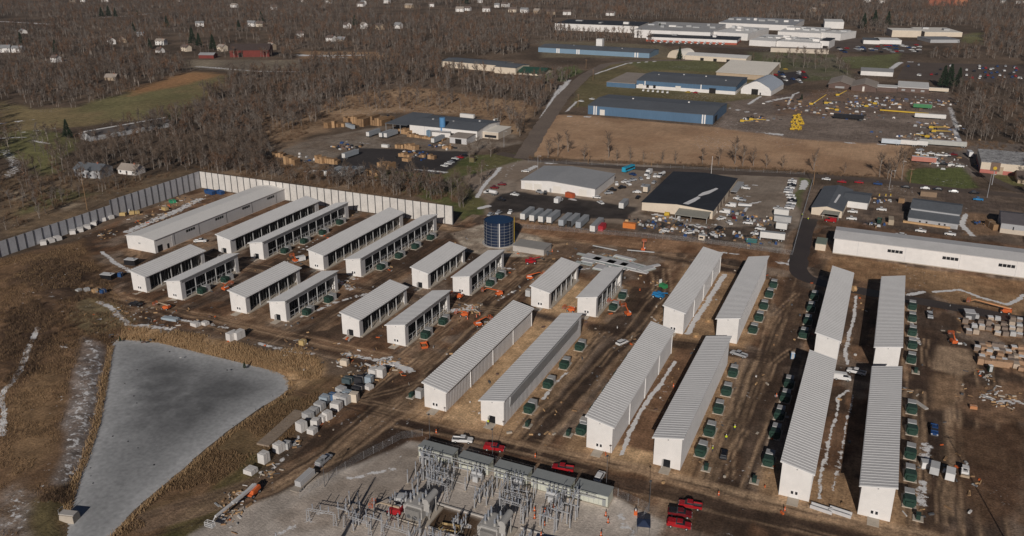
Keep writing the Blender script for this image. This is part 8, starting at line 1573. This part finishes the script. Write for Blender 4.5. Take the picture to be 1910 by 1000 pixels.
# evergreens
def pine_kit(seed, H):
    r = random.Random(seed); t = MB().bar((0, 0, -.2), (0, 0, H*.95), H*.02, M_BARK, 6, H*.004); T = []
    for j in range(520):
        z = H*(.12+.88*r.random()**1.25); R_ = H*.26*(1-z/H)*r.uniform(.35, 1.15)+.1; a = r.uniform(0, 6.28); c = Vector((R_*math.cos(a), R_*math.sin(a), z)); d = Vector((math.cos(a), math.sin(a), -.25+r.gauss(0, .25))); s = d.cross(Vector((0, 0, 1))).normalized()*H*.028
        T.append((c-s-d*H*.02, c+s-d*H*.02, c+d*H*.06)); T.append((c-Vector((0, 0, H*.02))-d*H*.02, c+Vector((0, 0, H*.025))-d*H*.02, c+d*H*.05))
    T = np.array([[tuple(v) for v in q] for q in T]); K = Kit().add('trunk', t); K.parts.append(('crown', tris_mesh('crown', T, np.zeros(len(T)), [M_NEEDLE]), [])); return K
PK = [pine_kit(j, 15) for j in range(3)]
for u, v, s, lab in [(127, 258, .9, 'dark pine above the low white farm end, nearest the meadow'), (105, 100, 1.1, 'dark pine among the left houses'), (190, 32, 1.2, 'dark pine at the top left, first of a row'), (203, 31, 1.3, 'dark pine at the top left, second of a row'), (216, 33, 1.1, 'dark pine at the top left, third of a row'), (258, 38, 1.1, 'dark pine by the pale strip at the top left'), (312, 52, 1.2, 'dark narrow pine among the houses'), (360, 84, 1.5, 'tall dark pine left of the red barn'), (372, 88, 1.2, 'dark pine beside the tall one left of the red barn'), (398, 94, 1.3, 'dark pine next to the red barn'), (446, 58, 1.1, 'dark pine above the red barn'), (488, 42, 1.2, 'dark pine in the middle of the far woods'), (662, 50, 1.2, 'dark pine by the far houses in the middle'), (870, 8, 1.4, 'dark pine at the very top in the middle'), (860, 7, 1.4, 'second dark pine at the very top in the middle'), (40, 84, 1.1, 'dark pine at the far left edge'), (250, 62, 1.0, 'small dark pine among the far houses'), (1267, 112, 1.0, 'green pine beside the round roofed hut'), (1758, 163, 1.35, 'left one of the big dark pines by the white roofed shop'), (1769, 165, 1.5, 'big dark pine by the white roofed shop'), (1786, 162, 1.2, 'right one of the big dark pines by the white roofed shop'), (1610, 54, 1.6, 'dark pine in the woods behind the factory, left'), (1630, 50, 1.7, 'dark pine in the woods behind the factory, middle'), (1655, 50, 1.6, 'dark pine in the woods behind the factory, right'), (925, 240, .5, 'green pine at the corner of the cream office annex'), (1495, 186, .35, 'round green bush in front of the raised crane'), (1230, 62, 1.0, 'dark pine before the factory'), (280, 92, .9, 'dark pine between two white far houses')]:
    x, y = G(u, v); place(PK[int(u) % 3], 'pine_tree', lab, 'tree', (x, y, 0), u, 'evergreen pines', s)
# dark round shrubs on the pond bank
for u, v, s, lab in [(224, 634, .14, 'dark bush at the top left corner of the pond'), (456, 684, .16, 'dark bush on the reed bank casting shade on the ice'), (262, 634, .08, 'tiny dark bush on the reed bank')]:
    x, y = G(u, v); place(PK[0], 'evergreen_bush', lab, 'bush', (x, y, -.6), 0, None, s)
# small dark clods and frozen-in debris on the ice
ck = MB(); rk = random.Random(12)
for u, v in [(250, 738), (258, 755), (212, 812), (238, 823), (260, 836), (284, 870), (172, 872), (170, 886), (177, 899), (150, 902), (480, 764), (412, 815), (433, 797), (392, 832), (255, 690), (320, 655), (505, 738), (345, 880), (236, 717)]:
    x, y = G(u+rk.uniform(-4, 4), v+rk.uniform(-3, 3), POND_Z); s = rk.uniform(.14, .28); ck.box(x-s, y-s*.7, POND_Z, x+s, y+s*.7, POND_Z+.15, M_DARK, .1, .1)
tag(link('ice_debris', ck.mesh('ice_debris')), 'small dark clods frozen into the pond ice', 'debris', kind='stuff')
# ------------------------------------------------------------------ thin winter haze over the whole scene
hz = MB().box(-5400, -80, -3.0, 1800, 7300, 140, M_GREY)
hm = bpy.data.materials.new('haze'); hm.use_nodes = True; t = hm.node_tree
for n in list(t.nodes):
    if n.type == 'BSDF_PRINCIPLED': t.nodes.remove(n)
pv = t.nodes.new('ShaderNodeVolumePrincipled'); pv.inputs['Density'].default_value = .000035; pv.inputs['Color'].default_value = (.80, .82, .86, 1); pv.inputs['Anisotropy'].default_value = .0
t.links.new(pv.outputs[0], [n for n in t.nodes if n.type == 'OUTPUT_MATERIAL'][0].inputs['Volume'])
hme = hz.mesh('haze'); hme.materials.clear(); hme.materials.append(hm)
tag(link('haze', hme), 'thin pale winter haze over the far woods', 'haze', kind='stuff')
